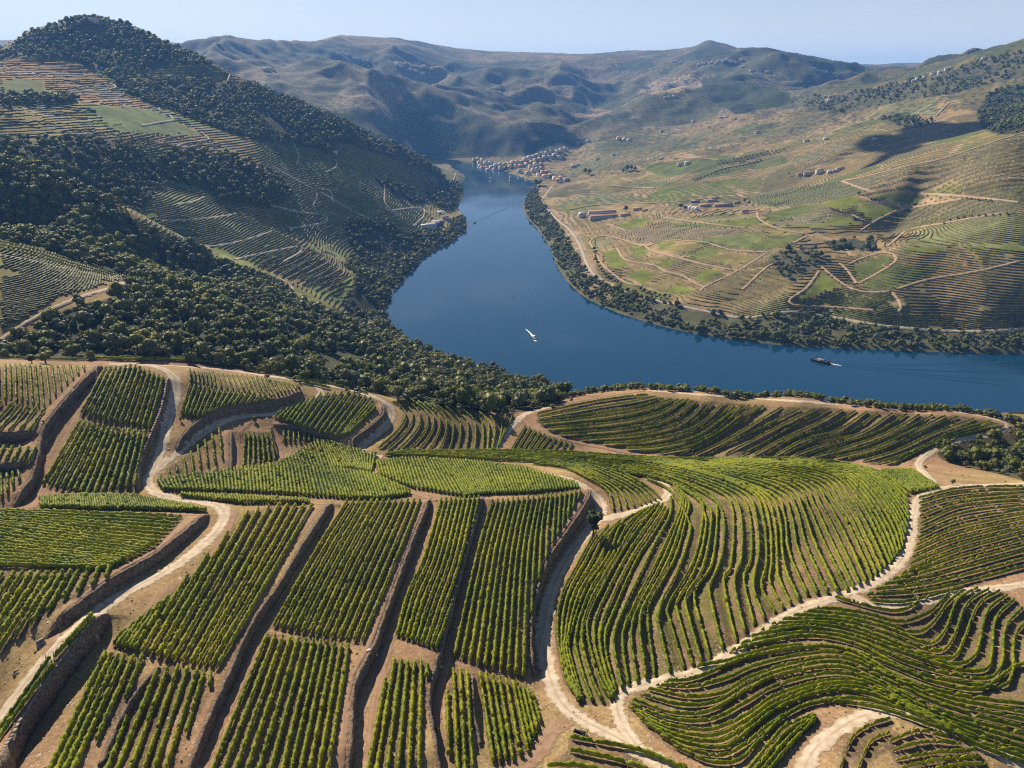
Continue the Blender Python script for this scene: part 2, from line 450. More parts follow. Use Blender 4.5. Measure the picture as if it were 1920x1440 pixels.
Z = cubic_matrix(LR, cl) @ gz @ cubic_matrix(AZ, ca).T          # (NR, NA)
GX = RR[:, None] * np.sin(AZ)[None]
GY = RR[:, None] * np.cos(AZ)[None]
# gullies and lumps, none on the surveyed near hill
amp = np.clip((RR - 520) / 900, 0, 1)[:, None]
far = np.clip((RR - 2300) / 1500, 0, 1)[:, None]
Z += amp * 9.0 * (fbm(GX / 130, GY / 130, 3, 3) - 0.5)
Z += np.clip((RR - 430) / 300, 0, 1)[:, None] * 3.0 * (fbm(GX / 38, GY / 38, 3, 5) - 0.5)
rid = (1 - np.abs(2 * fbm(GX / 760 + 0.3, GY / 760, 2, 9) - 1)) ** 1.4 * 0.75 + (1 - np.abs(2 * fbm(GX / 240, GY / 240, 3, 19) - 1)) * 0.25
Z += far * 260 * (rid - 0.66) * np.clip((5300 - RR) / 900, 0.18, 1)[:, None]
Z += np.clip((RR - 400) / 10, 0, 1)[:, None] * 0.0 + 0.35 * (fbm(GX / 9, GY / 9, 2, 21) - 0.5)

sharp = 1 - np.abs(2 * fbm(GX / 150 + 3, GY / 150, 3, 29) - 1)
Z += far * 34 * (sharp - 0.7) * np.clip((5300 - RR) / 900, 0.3, 1)[:, None]
sp_ = np.clip((RR - 1650) / 400, 0, 1)[:, None] * (1 - far)
Z += sp_ * 26 * ((1 - np.abs(2 * fbm(GX / 210 + 7, GY / 210, 3, 43) - 1)) - 0.7)

# river: everything inside the surveyed banks lies under water, the banks climb out of it
def ground0(p):
    d = ray_dirs(p)
    t = -EYE / d[:, 2]
    return np.stack([d[:, 0] * t, d[:, 1] * t], 1)
BANK = [(1062, 730), (1000, 712), (900, 690), (800, 655), (755, 628), (735, 605), (722, 583), (735, 550), (762, 520), (800, 480), (850, 450), (876, 427), (868, 405), (858, 388), (866, 372), (868, 355), (864, 343), (872, 330), (850, 316), (848, 309),
        (885, 306), (915, 314), (960, 326), (990, 336), (1006, 345), (1000, 358), (986, 372), (982, 392), (992, 412), (1010, 432), (1033, 468), (1045, 500), (1075, 540), (1120, 570), (1200, 600), (1300, 625), (1400, 640), (1500, 650), (1650, 656), (1780, 661), (1920, 663), (2100, 668)]
river = np.vstack([ground0(BANK), [(1500, 790), (1500, 560), (700, 612), (520, 622), (380, 636), (260, 648), (140, 664), (60, 676)]])
rs = dense(np.vstack([river, river[:1]]), 25.0)
in_river = inside(GX, GY, rs)
dist = np.full(GX.shape, 1e9)
bx = (GX > -700) & (GX < 1500) & (GY > 450) & (GY < 3000)
gi = np.nonzero(bx)
gx, gy = GX[gi], GY[gi]
dd = np.full(gx.shape, 1e9)
for i in range(len(rs) - 1):
    a, b = rs[i], rs[i + 1]
    if abs(b - a).sum() < 1e-6: continue
    t = np.clip(((gx - a[0]) * (b[0] - a[0]) + (gy - a[1]) * (b[1] - a[1])) / ((b - a) ** 2).sum(), 0, 1)
    dd = np.minimum(dd, (gx - a[0] - t * (b[0] - a[0])) ** 2 + (gy - a[1] - t * (b[1] - a[1])) ** 2)
dist[gi] = np.sqrt(dd)
Z = np.where(in_river, -np.minimum(6, 0.5 + dist * 0.3), np.maximum(Z, 0.4 + np.minimum(dist, 22) * 0.22))
near_bank = (~in_river) & (dist < 60)
Z = np.where(near_bank, np.minimum(Z, 1.5 + dist * 0.62), Z)
# old terraces: the slope stands in steps
_px, _py = project(GX, GY, Z)
_el = np.arctan2(Z - EYE, RR[:, None] + 0 * Z)
_seen = _el >= np.maximum.accumulate(_el, 0) - 0.003
for poly_, step_, share_ in (([(478, 505), (560, 466), (622, 476), (668, 512), (640, 560), (600, 552), (560, 532)], 4.2, 0.9), ([(470, 262), (560, 262), (700, 275), (830, 372), (860, 400), (790, 425), (700, 395), (600, 400), (640, 450), (600, 465), (500, 425), (540, 380), (560, 340)], 4.6, 0.75),
                             ([(0, 100), (140, 112), (220, 160), (330, 215), (430, 285), (270, 275), (130, 265), (0, 265)], 4.2, 0.7)):
    m_ = inside(_px, _py, poly_) & _seen & (RR[:, None] > 600)
    wz = Z[m_] + 3.0 * (fbm(GX[m_] / 45, GY[m_] / 45, 2, 111) - 0.5)
    k_ = np.floor(wz / step_); f_ = wz / step_ - k_
    Z[m_] += share_ * step_ * (np.where(f_ < 0.72, f_ * 0.25, 0.18 + (f_ - 0.72) / 0.28 * 0.82) - f_)
ZBASE = Z.copy()

DA = AZ[1] - AZ[0]
def grid_ij(x, y):
    a = np.arctan2(x, y)
    r = np.hypot(x, y)
    fa = np.clip((a - AZ0) / DA, 0, NA - 1.001)
    i = np.clip(np.searchsorted(RR, r) - 1, 0, NR - 2)
    fr = np.clip((r - RR[i]) / (RR[i + 1] - RR[i]), 0, 1)
    return i, fr, fa
def H(x, y):
    x, y = np.asarray(x, float), np.asarray(y, float)
    i, fr, fa = grid_ij(x, y)
    j = fa.astype(int)
    fj = fa - j
    return (Z[i, j] * (1 - fj) + Z[i, j + 1] * fj) * (1 - fr) + (Z[i + 1, j] * (1 - fj) + Z[i + 1, j + 1] * fj) * fr
def normal(x, y, e=3.0):
    return np.stack([H(x - e, y) - H(x + e, y), H(x, y - e) - H(x, y + e), np.full(np.shape(x), 2 * e)], -1)

def cast(p, lift=0.0):
    """Where the sight lines through picture points first meet the ground: (n,3), nan where they meet none."""
    d = ray_dirs(p)
    out = np.full((len(d), 3), np.nan)
    az = np.arctan2(d[:, 0], d[:, 1])
    h = np.hypot(d[:, 0], d[:, 1])
    fa = np.clip((az - AZ0) / DA, 0, NA - 1.001)
    j = fa.astype(int)
    fj = (fa - j)
    for s in range(0, len(d), 3000):
        e = slice(s, s + 3000)
        prof = Z[:, j[e]] * (1 - fj[e]) + Z[:, j[e] + 1] * fj[e] + lift
        zr = EYE + RR[:, None] * (d[e, 2] / h[e])[None]
        hit = zr <= prof
        k = hit.argmax(0)
        ok = hit.any(0) & (k > 0)
        kk = np.maximum(k, 1)
        c = np.arange(prof.shape[1])
        g0 = zr[kk - 1, c] - prof[kk - 1, c]
        g1 = prof[kk, c] - zr[kk, c]
        f = g0 / np.maximum(g0 + g1, 1e-9)
        r = RR[kk - 1] + f * (RR[kk] - RR[kk - 1])
        u = d[e, :2] / h[e][:, None]
        out[e] = np.c_[u * r[:, None], EYE + r * d[e, 2] / h[e] - lift]
        o_ = out[e]
        o_[~ok] = np.nan
        out[e] = o_
    return out

def trace(pl, px_step=3.0, jump=None):
    """A picture polyline laid on the ground, split where it leaps over a crest."""
    d = dense(pl, px_step)
    w = cast(d)
    good = ~np.isnan(w[:, 0])
    w = w[good]
    if len(w) < 2: return []
    seg = np.linalg.norm(np.diff(w[:, :2], axis=0), axis=1)
    rr = np.hypot(w[:-1, 0], w[:-1, 1])
    lim = jump if jump else np.maximum(14.0, rr * 0.09)
    cut = np.nonzero(seg > lim)[0] + 1
    return [s for s in np.split(w, cut) if len(s) >= 2]

# ------------------------------------------------------------------ retaining walls step the near hill (high ground on the left of each line)
WALLS = [  # line, height, how it looks and where it stands
    ([(24, 955), (65, 898), (81, 823), (114, 771), (191, 687)], 4.2, 'long dry stone terrace wall climbing to the crest at the far left'),
    ([(-60, 817), (20, 821), (81, 824)], 4.4, 'upper cross wall in shade below the leftmost dark vine rows'),
    ([(-60, 876), (10, 878), (67, 881)], 3.6, 'lower cross wall in shade between two short vine terraces'),
    ([(84, 1210), (141, 1150), (217, 1091), (290, 1050), (344, 1007), (393, 963)], 3.5, 'stone wall above the dirt road with three steps at its end'),
    ([(-14, 1490), (8, 1440), (54, 1351), (141, 1229), (206, 1145)], 6.5, 'tallest stone wall holding the road at the lower left corner'),
    ([(184, 1445), (241, 1324), (301, 1245)], 1.7, 'low wall splitting the lowest left vine plot'),
    ([(350, 1465), (390, 1361), (430, 1275), (475, 1175), (520, 1112), (565, 1035), (623, 943)], 3.4, 'wall and sunken path right of the steep lower left plot'),
    ([(651, 1465), (660, 1375), (665, 1294), (700, 1223), (738, 1118), (763, 1050), (807, 936)], 3.9, 'wall between the two middle plots with white stones halfway'),
    ([(826, 1465), (809, 1364), (803, 1315), (836, 1185), (871, 1050), (904, 934)], 3.9, 'wall right of the narrow middle plot'),
    ([(906, 1407), (887, 1361), (885, 1264)], 2.6, 'short dark wall inside the lowest middle plot'),
    ([(1000, 1275), (994, 1200), (1002, 1140), (1018, 1085), (1034, 1050), (1085, 975), (1107, 935), (1100, 917)], 5.5, 'curved wall above the pale road beside the lone pine'),
    ([(256, 925), (267, 863), (301, 782), (316, 709)], 3.4, 'straight wall with white capping right of the big upper plot'),
    ([(330, 850), (353, 817), (410, 777), (483, 763), (547, 750), (567, 735)], 3.9, 'curved earth wall below the bright vine fan by the hairpin'),
    ([(665, 847), (660, 833), (711, 795), (722, 774), (714, 757)], 3.9, 'curved wall above the second hairpin of the pale road'),
    ([(434, 884), (433, 806)], 2.6, 'short straight wall between two dirt paths left of centre'),
    ([(521, 862), (505, 798)], 2.1, 'small slanting wall beside seven short vine rows'),
    ([(508, 796), (560, 806), (640, 829)], 2.3, 'low shaded wall under the slanting dark vine plot'),
]
wall_lines = []
for pl, h, lab in WALLS:
    w = cast(dense(pl, 4.0))
    w = w[~np.isnan(w[:, 0])]
    w = resample(w, 2.0)
    k = np.ones(5) / 5
    if len(w) > 8:
        pad = np.vstack([np.repeat(w[:1], 2, 0), w, np.repeat(w[-1:], 2, 0)])
        w = np.stack([np.convolve(pad[:, c], k, 'valid') for c in range(3)], 1)
    wall_lines.append((w, h, lab))

def wall_steps():
    dz = np.zeros(Z.shape)
    nr = np.nonzero(RR < 460)[0][-1]
    for w, h, lab in wall_lines:
        lo, hi = w[:, :2].min(0) - 16, w[:, :2].max(0) + 16
        sel = np.nonzero((GX[:nr] > lo[0]) & (GX[:nr] < hi[0]) & (GY[:nr] > lo[1]) & (GY[:nr] < hi[1]))
        x, y = GX[sel], GY[sel]
        best = np.full(x.shape, 1e9); side = np.zeros(x.shape); along = np.zeros(x.shape)
        L = np.r_[0, np.cumsum(np.linalg.norm(np.diff(w[:, :2], axis=0), axis=1))]
        for i in range(len(w) - 1):
            a, b = w[i, :2], w[i + 1, :2]
            ab = b - a
            u = ((x - a[0]) * ab[0] + (y - a[1]) * ab[1]) / (ab ** 2).sum()
            uc = np.clip(u, 0, 1)
            ex, ey = x - a[0] - uc * ab[0], y - a[1] - uc * ab[1]
            d = np.hypot(ex, ey)
            m = d < best
            best[m] = d[m]
            side[m] = np.sign(ab[0] * (y - a[1]) - ab[1] * (x - a[0]))[m]
            along[m] = (L[i] + uc * (L[i + 1] - L[i]))[m]
        taper = smooth(np.minimum(along, L[-1] - along) / 9.0 + 0.25)
        up = 0.55 * h * taper * (1 - smooth(best / 13.0))
        dn = -0.45 * h * taper * (1 - smooth(best / 11.0))
        v = np.where(side > 0, up, dn)
        end = ((along <= 0.01) | (along >= L[-1] - 0.01))
        v = np.where(end, 0, v)
        dz[sel] += v
    return dz
Z += wall_steps()

# ------------------------------------------------------------------ rows of vines, surveyed as guide lines; the rows between two guides are set out evenly
# (name of the plot, guides, rows between consecutive guides, terrace height, vine vigour)
PLOTS = [
 ('upright yellowish plot at the left end of the crest', [[(-24, 687), (-26, 750)], [(11, 687), (11, 754)], [(76, 688), (84, 768)], [(120, 689), (127, 722)], [(158, 690), (159, 698)]], [3, 7, 4, 3], 0, 1.0),
 ('dark plot above the upper cross wall', [[(-60, 750), (-110, 800)], [(27, 757), (-22, 812)], [(84, 770), (53, 818)]], [4, 4], 0, 1.1),
 ('short terrace between the two cross walls', [[(-20, 838), (-34, 874)], [(70, 842), (50, 876)]], [6], 0, 1.0),
 ('small patch under the lower cross wall', [[(-8, 888), (-6, 950)], [(36, 888), (38, 905)]], [4], 0, 1.0),
 ('upper half of the big steep plot', [[(200, 690), (153, 779)], [(255, 688), (214, 795)], [(307, 709), (279, 806)]], [6, 6], 0, 1.15),
 ('lower half of the big steep plot', [[(152, 792), (81, 912)], [(214, 806), (163, 931)], [(273, 812), (252, 918)]], [7, 6], 0, 1.15),
 ('bright band below the big steep plot', [[(79, 935), (79, 955)], [(160, 930), (164, 957)], [(250, 931), (260, 958)], [(384, 957), (386, 961)]], [18, 21, 27], 0, 1.45),
 ('yellowish plot above the stepped stone wall', [[(-30, 960), (342, 972)], [(-40, 985), (292, 1026)], [(-40, 1020), (240, 1052)], [(-40, 1062), (205, 1068)]], [8, 6, 6], 0, 1.25),
 ('slanting plot left of the stepped stone wall', [[(-60, 1080), (-140, 1190)], [(30, 1076), (-70, 1225)], [(92, 1077), (0, 1222)], [(149, 1072), (119, 1128)], [(206, 1066), (199, 1090)]], [4, 4, 4, 3], 0, 1.15),
 ('thin line of vines on the tall wall', [[(174, 1156), (104, 1236)], [(180, 1162), (128, 1222)]], [1], 0, 1.0),
 ('lower line of vines on the tall wall', [[(96, 1236), (0, 1376), (-20, 1405)], [(103, 1248), (40, 1330), (-10, 1402)]], [1], 0, 1.0),
 ('upper part of the bright vine fan', [[(357, 697), (358, 722)], [(400, 702), (405, 731)], [(445, 705), (460, 738)], [(500, 712), (516, 746)], [(558, 724), (563, 733)]], [6, 5, 6, 7], 0, 1.0),
 ('lower part of the bright vine fan', [[(357, 723), (340, 780)], [(403, 731), (378, 787)], [(455, 738), (432, 770)], [(512, 745), (500, 757)]], [5, 5, 5], 0, 1.15),
 ('triangular plot beside the hairpin road', [[(303, 893), (304, 904)], [(345, 862), (350, 897)], [(411, 806), (417, 862)]], [3, 5], 0, 1.1),
 ('bright leafy band right of the winding road', [[(297, 902), (310, 922)], [(420, 883), (425, 924)], [(520, 872), (525, 928)], [(620, 879), (640, 936)], [(700, 890), (715, 938)], [(764, 919), (768, 930)]], [17, 15, 15, 13, 10], 0, 1.45),
 ('lowest strip under the bright leafy band', [[(342, 928), (343, 934)], [(450, 932), (455, 946)], [(578, 938), (580, 945)]], [21, 22], 0, 1.3),
 ('steep lower left plot between two walls', [[(238, 1183), (214, 1213)], [(318, 1120), (252, 1223)], [(466, 962), (310, 1238)], [(525, 948), (358, 1248)], [(586, 950), (406, 1258)]], [5, 4, 3, 4], 0, 1.15),
 ('lowest left plot beside the tall wall', [[(200, 1226), (100, 1437), (85, 1470)], [(236, 1232), (143, 1440), (130, 1470)], [(268, 1234), (236, 1315)]], [3, 2], 0, 1.1),
 ('lowest left plot right of the low wall', [[(240, 1348), (206, 1440), (195, 1465)], [(296, 1262), (225, 1440), (214, 1465)], [(336, 1250), (274, 1440), (266, 1465)], [(372, 1258), (314, 1440), (306, 1465)], [(397, 1264), (394, 1292)]], [1, 2, 2, 2], 0, 1.1),
 ('upper middle plot left of the first sunken path', [[(652, 942), (585, 1050), (514, 1178)], [(720, 940), (655, 1060), (592, 1195)], [(788, 940), (740, 1060), (678, 1207)]], [6, 6], 0, 1.1),
 ('lower middle plot under the upper middle plot', [[(503, 1193), (403, 1440), (393, 1465)], [(589, 1202), (532, 1440), (527, 1465)], [(654, 1213), (617, 1440), (613, 1465)]], [6, 5], 0, 1.1),
 ('narrow plot between the two sunken paths', [[(828, 938), (795, 1050), (765, 1118), (744, 1195)], [(898, 935), (868, 1070), (818, 1218)]], [8], 0, 1.1),
 ('lowest narrow plot under the narrow plot', [[(724, 1277), (692, 1440), (687, 1465)], [(740, 1240), (708, 1440), (704, 1465)], [(790, 1244), (786, 1440), (785, 1465)], [(802, 1248), (800, 1275)]], [1, 4, 1], 0, 1.1),
 ('tall plot left of the curved wall', [[(924, 940), (893, 1050), (852, 1234)], [(1010, 932), (990, 1050), (981, 1272)], [(1042, 928), (1036, 1022)], [(1088, 921), (1084, 940)]], [9, 4, 5], 0, 1.1),
 ('small lowest plot left of the dark wall', [[(838, 1300), (842, 1422)], [(850, 1258), (858, 1440), (859, 1465)], [(875, 1258), (886, 1440), (888, 1465)]], [1, 2], 0, 1.1),
 ('small fanned plot by the road junction', [[(899, 1264), (925, 1432)], [(935, 1272), (962, 1430)], [(961, 1280), (990, 1415)], [(996, 1298), (1013, 1358)]], [3, 2, 4], 0, 1.1),
 ('bright band behind the narrow and tall plots', [[(706, 866), (714, 894)], [(760, 860), (777, 918)], [(830, 863), (872, 933)], [(900, 867), (925, 928)], [(985, 878), (1000, 926)], [(1080, 908), (1083, 917)]], [10, 12, 13, 14, 15], 0, 1.45),
 ('bright band left of the second hairpin', [[(530, 866), (535, 884)], [(600, 824), (620, 880)], [(640, 836), (668, 882)], [(704, 852), (696, 888)]], [13, 9, 9], 0, 1.45),
 ('seven short rows beside the small slanting wall', [[(460, 812), (457, 880)], [(508, 812), (516, 868)]], [6], 0, 1.0),
 ('seven stubby rows under the low shaded wall', [[(532, 812), (533, 832)], [(588, 816), (590, 831)]], [6], 0, 1.0),
 ('slanting dark plot inside the second hairpin', [[(515, 785), (530, 773)], [(560, 800), (603, 740)], [(600, 812), (655, 736)], [(638, 822), (696, 748)], [(653, 816), (705, 766)]], [6, 4, 4, 3], 0, 1.1),
 ('curved terraces right of the second hairpin', [[(736, 755), (755, 768), (760, 787), (744, 812), (711, 842)], [(771, 752), (798, 774), (801, 801), (784, 828), (760, 852)], [(820, 762), (847, 790), (849, 822), (841, 852)], [(879, 770), (904, 795), (906, 850)], [(933, 780), (941, 806), (931, 850)], [(962, 780), (953, 801), (940, 828)]], [3, 4, 4, 3, 2], 1.4, 0.95),
 ('fan of short terraces right of the track junction', [[(985, 800), (958, 847)], [(1031, 820), (1012, 845)], [(1072, 832), (1066, 847)]], [5, 4], 0, 0.95),
 ('terraced knoll above the river', [[(1007, 778), (1102, 757), (1167, 747), (1215, 742)], [(1010, 791), (1112, 778), (1194, 765), (1245, 749)], [(1020, 800), (1140, 789), (1221, 773), (1272, 751)], [(1034, 811), (1167, 800), (1242, 781), (1291, 751)], [(1066, 822), (1180, 812), (1261, 792), (1308, 756)], [(1112, 830), (1207, 822), (1289, 800), (1335, 757)], [(1150, 838), (1234, 833), (1302, 814), (1351, 781), (1374, 759)], [(1199, 849), (1261, 843), (1329, 819), (1372, 784), (1405, 761)], [(1275, 856), (1329, 835), (1383, 795), (1432, 763)], [(1329, 855), (1383, 825), (1437, 800), (1500, 768)], [(1390, 855), (1437, 830), (1495, 797), (1555, 768)], [(1438, 854), (1489, 824), (1552, 803), (1604, 772)], [(1470, 855), (1530, 829), (1595, 811), (1646, 775)], [(1508, 857), (1573, 836), (1644, 812), (1700, 778)], [(1546, 858), (1617, 841), (1687, 812), (1749, 780)], [(1590, 863), (1657, 844), (1725, 812), (1795, 783)], [(1644, 871), (1711, 848), (1774, 817), (1858, 790)], [(1675, 873), (1752, 835), (1833, 810), (1882, 801)]],
  [2] * 17, 2.3, 0.95),
 ('terraced dome in front of the knoll', [
   [(1117, 1000), (1080, 1066), (1053, 1120), (1045, 1185), (1058, 1267), (1085, 1316)],
   [(1212, 957), (1167, 985), (1140, 1045), (1096, 1112), (1072, 1185), (1066, 1220), (1092, 1318)],
   [(1236, 946), (1194, 998), (1153, 1062), (1107, 1153), (1102, 1199), (1123, 1275), (1146, 1318)],
   [(1253, 957), (1221, 1011), (1190, 1060), (1145, 1164), (1134, 1202), (1140, 1250), (1155, 1302)],
   [(1262, 912), (1277, 944), (1262, 990), (1232, 1055), (1186, 1145), (1167, 1202), (1178, 1290)],
   [(1266, 912), (1290, 944), (1286, 975), (1265, 1050), (1221, 1131), (1214, 1166), (1227, 1270)],
   [(1160, 888), (1240, 902), (1305, 938), (1318, 965), (1300, 1055), (1253, 1139), (1256, 1172), (1282, 1258)],
   [(1110, 878), (1240, 894), (1330, 935), (1344, 965), (1334, 1061), (1302, 1115), (1310, 1166), (1330, 1238)],
   [(1060, 868), (1220, 886), (1340, 922), (1373, 962), (1370, 1061), (1356, 1091), (1367, 1158), (1380, 1208)],
   [(1090, 866), (1240, 882), (1365, 920), (1402, 960), (1408, 1045), (1394, 1091), (1412, 1176)],
   [(1120, 863), (1260, 878), (1400, 922), (1430, 975), (1436, 1058), (1427, 1104), (1452, 1153)],
   [(1150, 862), (1280, 876), (1440, 926), (1470, 971), (1478, 1038), (1512, 1120)],
   [(1190, 861), (1310, 874), (1480, 911), (1516, 957), (1536, 1005), (1588, 1112)],
   [(1230, 861), (1340, 872), (1520, 903), (1562, 944), (1592, 992), (1634, 1090)],
   [(1280, 861), (1400, 868), (1555, 892), (1606, 938), (1640, 998), (1668, 1060)],
   [(1340, 862), (1450, 864), (1590, 888), (1644, 930), (1680, 985), (1692, 1030)],
   [(1400, 862), (1500, 864), (1620, 888), (1671, 930), (1704, 978)],
   [(1460, 861), (1550, 866), (1648, 888), (1702, 932)]],
  [4, 3, 3, 2, 3, 2, 3, 2, 2, 2, 4, 4, 4, 4, 5, 4, 4], 1.7, 1.05),
 ('terraces inside the forked track', [[(1000, 872), (1060, 880), (1102, 900), (1140, 925), (1150, 960)], [(1020, 866), (1080, 876), (1126, 895), (1180, 922), (1202, 950)], [(1050, 866), (1120, 878), (1167, 890), (1217, 917), (1238, 938)]], [4, 4], 0.5, 0.95),
 ('small green triangle by the far junction', [[(1652, 885), (1710, 927)], [(1705, 883), (1760, 916)]], [14], 0, 1.40),
 ('patchy dry plot at the right edge', [[(1722, 936), (1806, 917), (1935, 914)], [(1722, 957), (1793, 938), (1935, 925)], [(1725, 984), (1806, 952), (1935, 940)], [(1717, 1025), (1793, 993), (1935, 963)], [(1703, 1071), (1806, 1033), (1935, 998)], [(1657, 1099), (1752, 1082), (1935, 1032)], [(1625, 1118), (1725, 1112), (1823, 1091), (1935, 1061)], [(1630, 1129), (1698, 1131), (1806, 1104)]], [2, 2, 3, 4, 3, 2, 1], 0.4, 0.78),
 ('large curving plot below the lower track', [
   [(1565, 1123), (1657, 1147), (1698, 1145), (1722, 1131)],
   [(1527, 1142), (1617, 1153), (1684, 1169), (1739, 1153), (1776, 1118)],
   [(1487, 1156), (1590, 1164), (1671, 1185), (1739, 1210), (1771, 1185), (1793, 1131), (1833, 1104)],
   [(1446, 1172), (1563, 1172), (1644, 1196), (1739, 1234), (1785, 1237), (1806, 1202), (1833, 1137), (1874, 1110)],
   [(1408, 1196), (1508, 1180), (1603, 1196), (1698, 1231), (1793, 1259), (1847, 1259), (1858, 1226), (1866, 1164), (1901, 1126)],
   [(1367, 1226), (1400, 1215), (1508, 1196), (1603, 1212), (1698, 1259), (1806, 1286), (1874, 1291), (1896, 1267), (1901, 1199), (1930, 1160)],
   [(1245, 1280), (1302, 1275), (1400, 1237), (1508, 1218), (1590, 1223), (1698, 1280), (1806, 1310), (1935, 1326)],
   [(1215, 1294), (1289, 1310), (1356, 1302), (1400, 1275), (1481, 1248), (1576, 1237), (1671, 1275), (1779, 1321), (1935, 1358)],
   [(1186, 1315), (1261, 1340), (1329, 1337), (1400, 1297), (1454, 1272), (1563, 1253), (1644, 1280), (1779, 1343), (1935, 1386)],
   [(1180, 1329), (1248, 1361), (1329, 1372), (1397, 1345), (1454, 1307), (1549, 1280), (1630, 1286), (1752, 1348), (1935, 1412)],
   [(1210, 1361), (1275, 1394), (1356, 1405), (1405, 1372), (1454, 1335), (1535, 1302), (1617, 1302), (1725, 1345), (1833, 1402), (1935, 1440)],
   [(1262, 1402), (1329, 1432), (1384, 1430), (1420, 1395), (1468, 1350), (1522, 1322), (1610, 1314), (1692, 1334)]],
  [1, 2, 2, 2, 2, 2, 2, 2, 2, 3, 2], 0.5, 0.84),
 ('short rows left of the looping track', [[(1400, 1450), (1420, 1426), (1468, 1369), (1528, 1343)], [(1438, 1452), (1490, 1390), (1530, 1352)]], [3], 0.2, 0.85),
 ('sparse patch inside the looping track', [[(1572, 1450), (1595, 1390), (1625, 1365), (1668, 1350)], [(1606, 1450), (1630, 1395), (1668, 1376)], [(1668, 1392), (1722, 1374), (1776, 1386)], [(1679, 1428), (1739, 1416), (1828, 1410)], [(1700, 1458), (1780, 1440), (1850, 1436)]], [1, 1, 2, 2], 0.2, 0.6),
 ('line of vines along the crest beyond the road', [[(0, 672), (120, 676), (250, 672), (330, 677), (420, 684), (492, 695)], [(330, 672), (420, 680), (500, 692)]], [2], 0, 1.2),
 ('bright strip above the path on the far left slope', [[(-10, 452), (60, 468), (140, 492), (228, 518)], [(-10, 464), (60, 480), (130, 500), (200, 518)]], [2], 0, 1.2),
 ('vines beside the upper crest road', [[(550, 710), (640, 726), (690, 740)], [(560, 716), (620, 730)]], [1], 0, 1.2),
 ('leafy hollow between the curved terraces and the dome', [[(722, 854), (830, 858), (940, 864), (1060, 868)], [(760, 847), (860, 851), (960, 855), (1100, 861)], [(960, 846), (1060, 850), (1180, 858), (1300, 864)]], [4, 4], 0, 1.3),
 ('leafy strip under the seven short rows', [[(440, 884), (441, 892)], [(485, 880), (488, 890)], [(525, 868), (530, 884)]], [6, 6], 0, 1.3),
 ('three bottom rows beside the concrete trough', [[(1069, 1386), (1194, 1410), (1290, 1447)], [(1069, 1410), (1160, 1430), (1240, 1458)], [(1026, 1439), (1090, 1440), (1160, 1462)]], [1, 1], 0.2, 1.15),
]

def norm_param(pl, n):
    return resample(dense(pl, 2.0), n=n)

ROWS = []          # (plot index, ordinal in plot, list of ground polylines, vigour)
relief = np.zeros(Z.shape)
relief_w = np.zeros(Z.shape)
vine_mask = np.zeros(Z.shape, np.float32)
weed = np.zeros(Z.shape, np.float32)      # how green the ground is between the rows
WEED = {'terraced dome': 0.75, 'terraced knoll': 0.45, 'bright band': 0.8, 'bright leafy': 0.8, 'leafy hollow': 0.9, 'leafy strip': 0.9, 'lowest strip': 0.7, 'large curving': 0.5, 'patchy dry': 0.25, 'curved terraces': 0.45, 'terraces inside': 0.5, 'fan of': 0.5, 'small green': 0.8, 'yellowish plot': 0.5, 'line of': 0.7, 'bright strip': 0.8}
for ip, (desc, guides, counts, terr, vig) in enumerate(PLOTS):
    G = [norm_param(g, 160) for g in guides]
    if terr or True:
        # continuous set-out lines, for the terrace relief and the soil under the vines
        vv = 0
        for k in range(len(G) - 1):
            sub = max(6, int(np.abs(G[k] - G[k + 1]).max() / 1.2))
            for s in range(sub):
                t = s / sub
                c = cast(G[k] * (1 - t) + G[k + 1] * t)
                c = c[~np.isnan(c[:, 0])]
                if len(c) < 2: continue
                c = resample(c, 0.35) if np.linalg.norm(c[-1] - c[0]) < 400 else c
                i, fr, fa = grid_ij(c[:, 0], c[:, 1])
                ii = i + (fr > 0.5); jj = (fa + 0.5).astype(int)
                vine_mask[ii, jj] = 1.0; weed[ii, jj] = WEED.get(desc.split(' ')[0] + ' ' + desc.split(' ')[1], 0.28)
                if terr:
                    # flat shelf that ends in a short steep bank at each guide line
                    f = t
                    saw = (f - 0.5) if f < 0.72 else (0.22 - 0.72 * (f - 0.72) / 0.28)
                    relief[ii, jj] = terr * saw
                    relief_w[ii, jj] = 1
    n = 0
    for k in range(len(G) - 1):
        c = counts[k]
        for s in range(c + (1 if k == len(G) - 2 else 0)):
            t = s / c
            ROWS.append([ip, n, G[k] * (1 - t) + G[k + 1] * t, vig, len(guides)])
            n += 1
    PLOTS[ip] = PLOTS[ip] + (n,)

def blur(a, n=1):
    for _ in range(n):
        a = (a + np.roll(a, 1, 0) + np.roll(a, -1, 0)) / 3
        a = (a + np.roll(a, 1, 1) + np.roll(a, -1, 1)) / 3
    return a
# fill pinholes of the relief, then apply it
w1 = blur(relief_w, 1)
Z += np.where(w1 > 0.05, blur(relief, 1), 0)
vine_mask = np.clip(blur(vine_mask, 1) * 1.6, 0, 1)

# ------------------------------------------------------------------ what covers the land
PXG, PYG = project(GX, GY, Z)
ELEV = np.arctan2(Z - EYE, RR[:, None] + 0 * Z)
RUN = np.maximum.accumulate(ELEV, 0)
SEEN = ELEV >= RUN - 0.0035
SEEN_TALL = ELEV >= RUN - 0.016
RG = RR[:, None] + 0 * Z
slope_cell = np.ones(Z.shape)

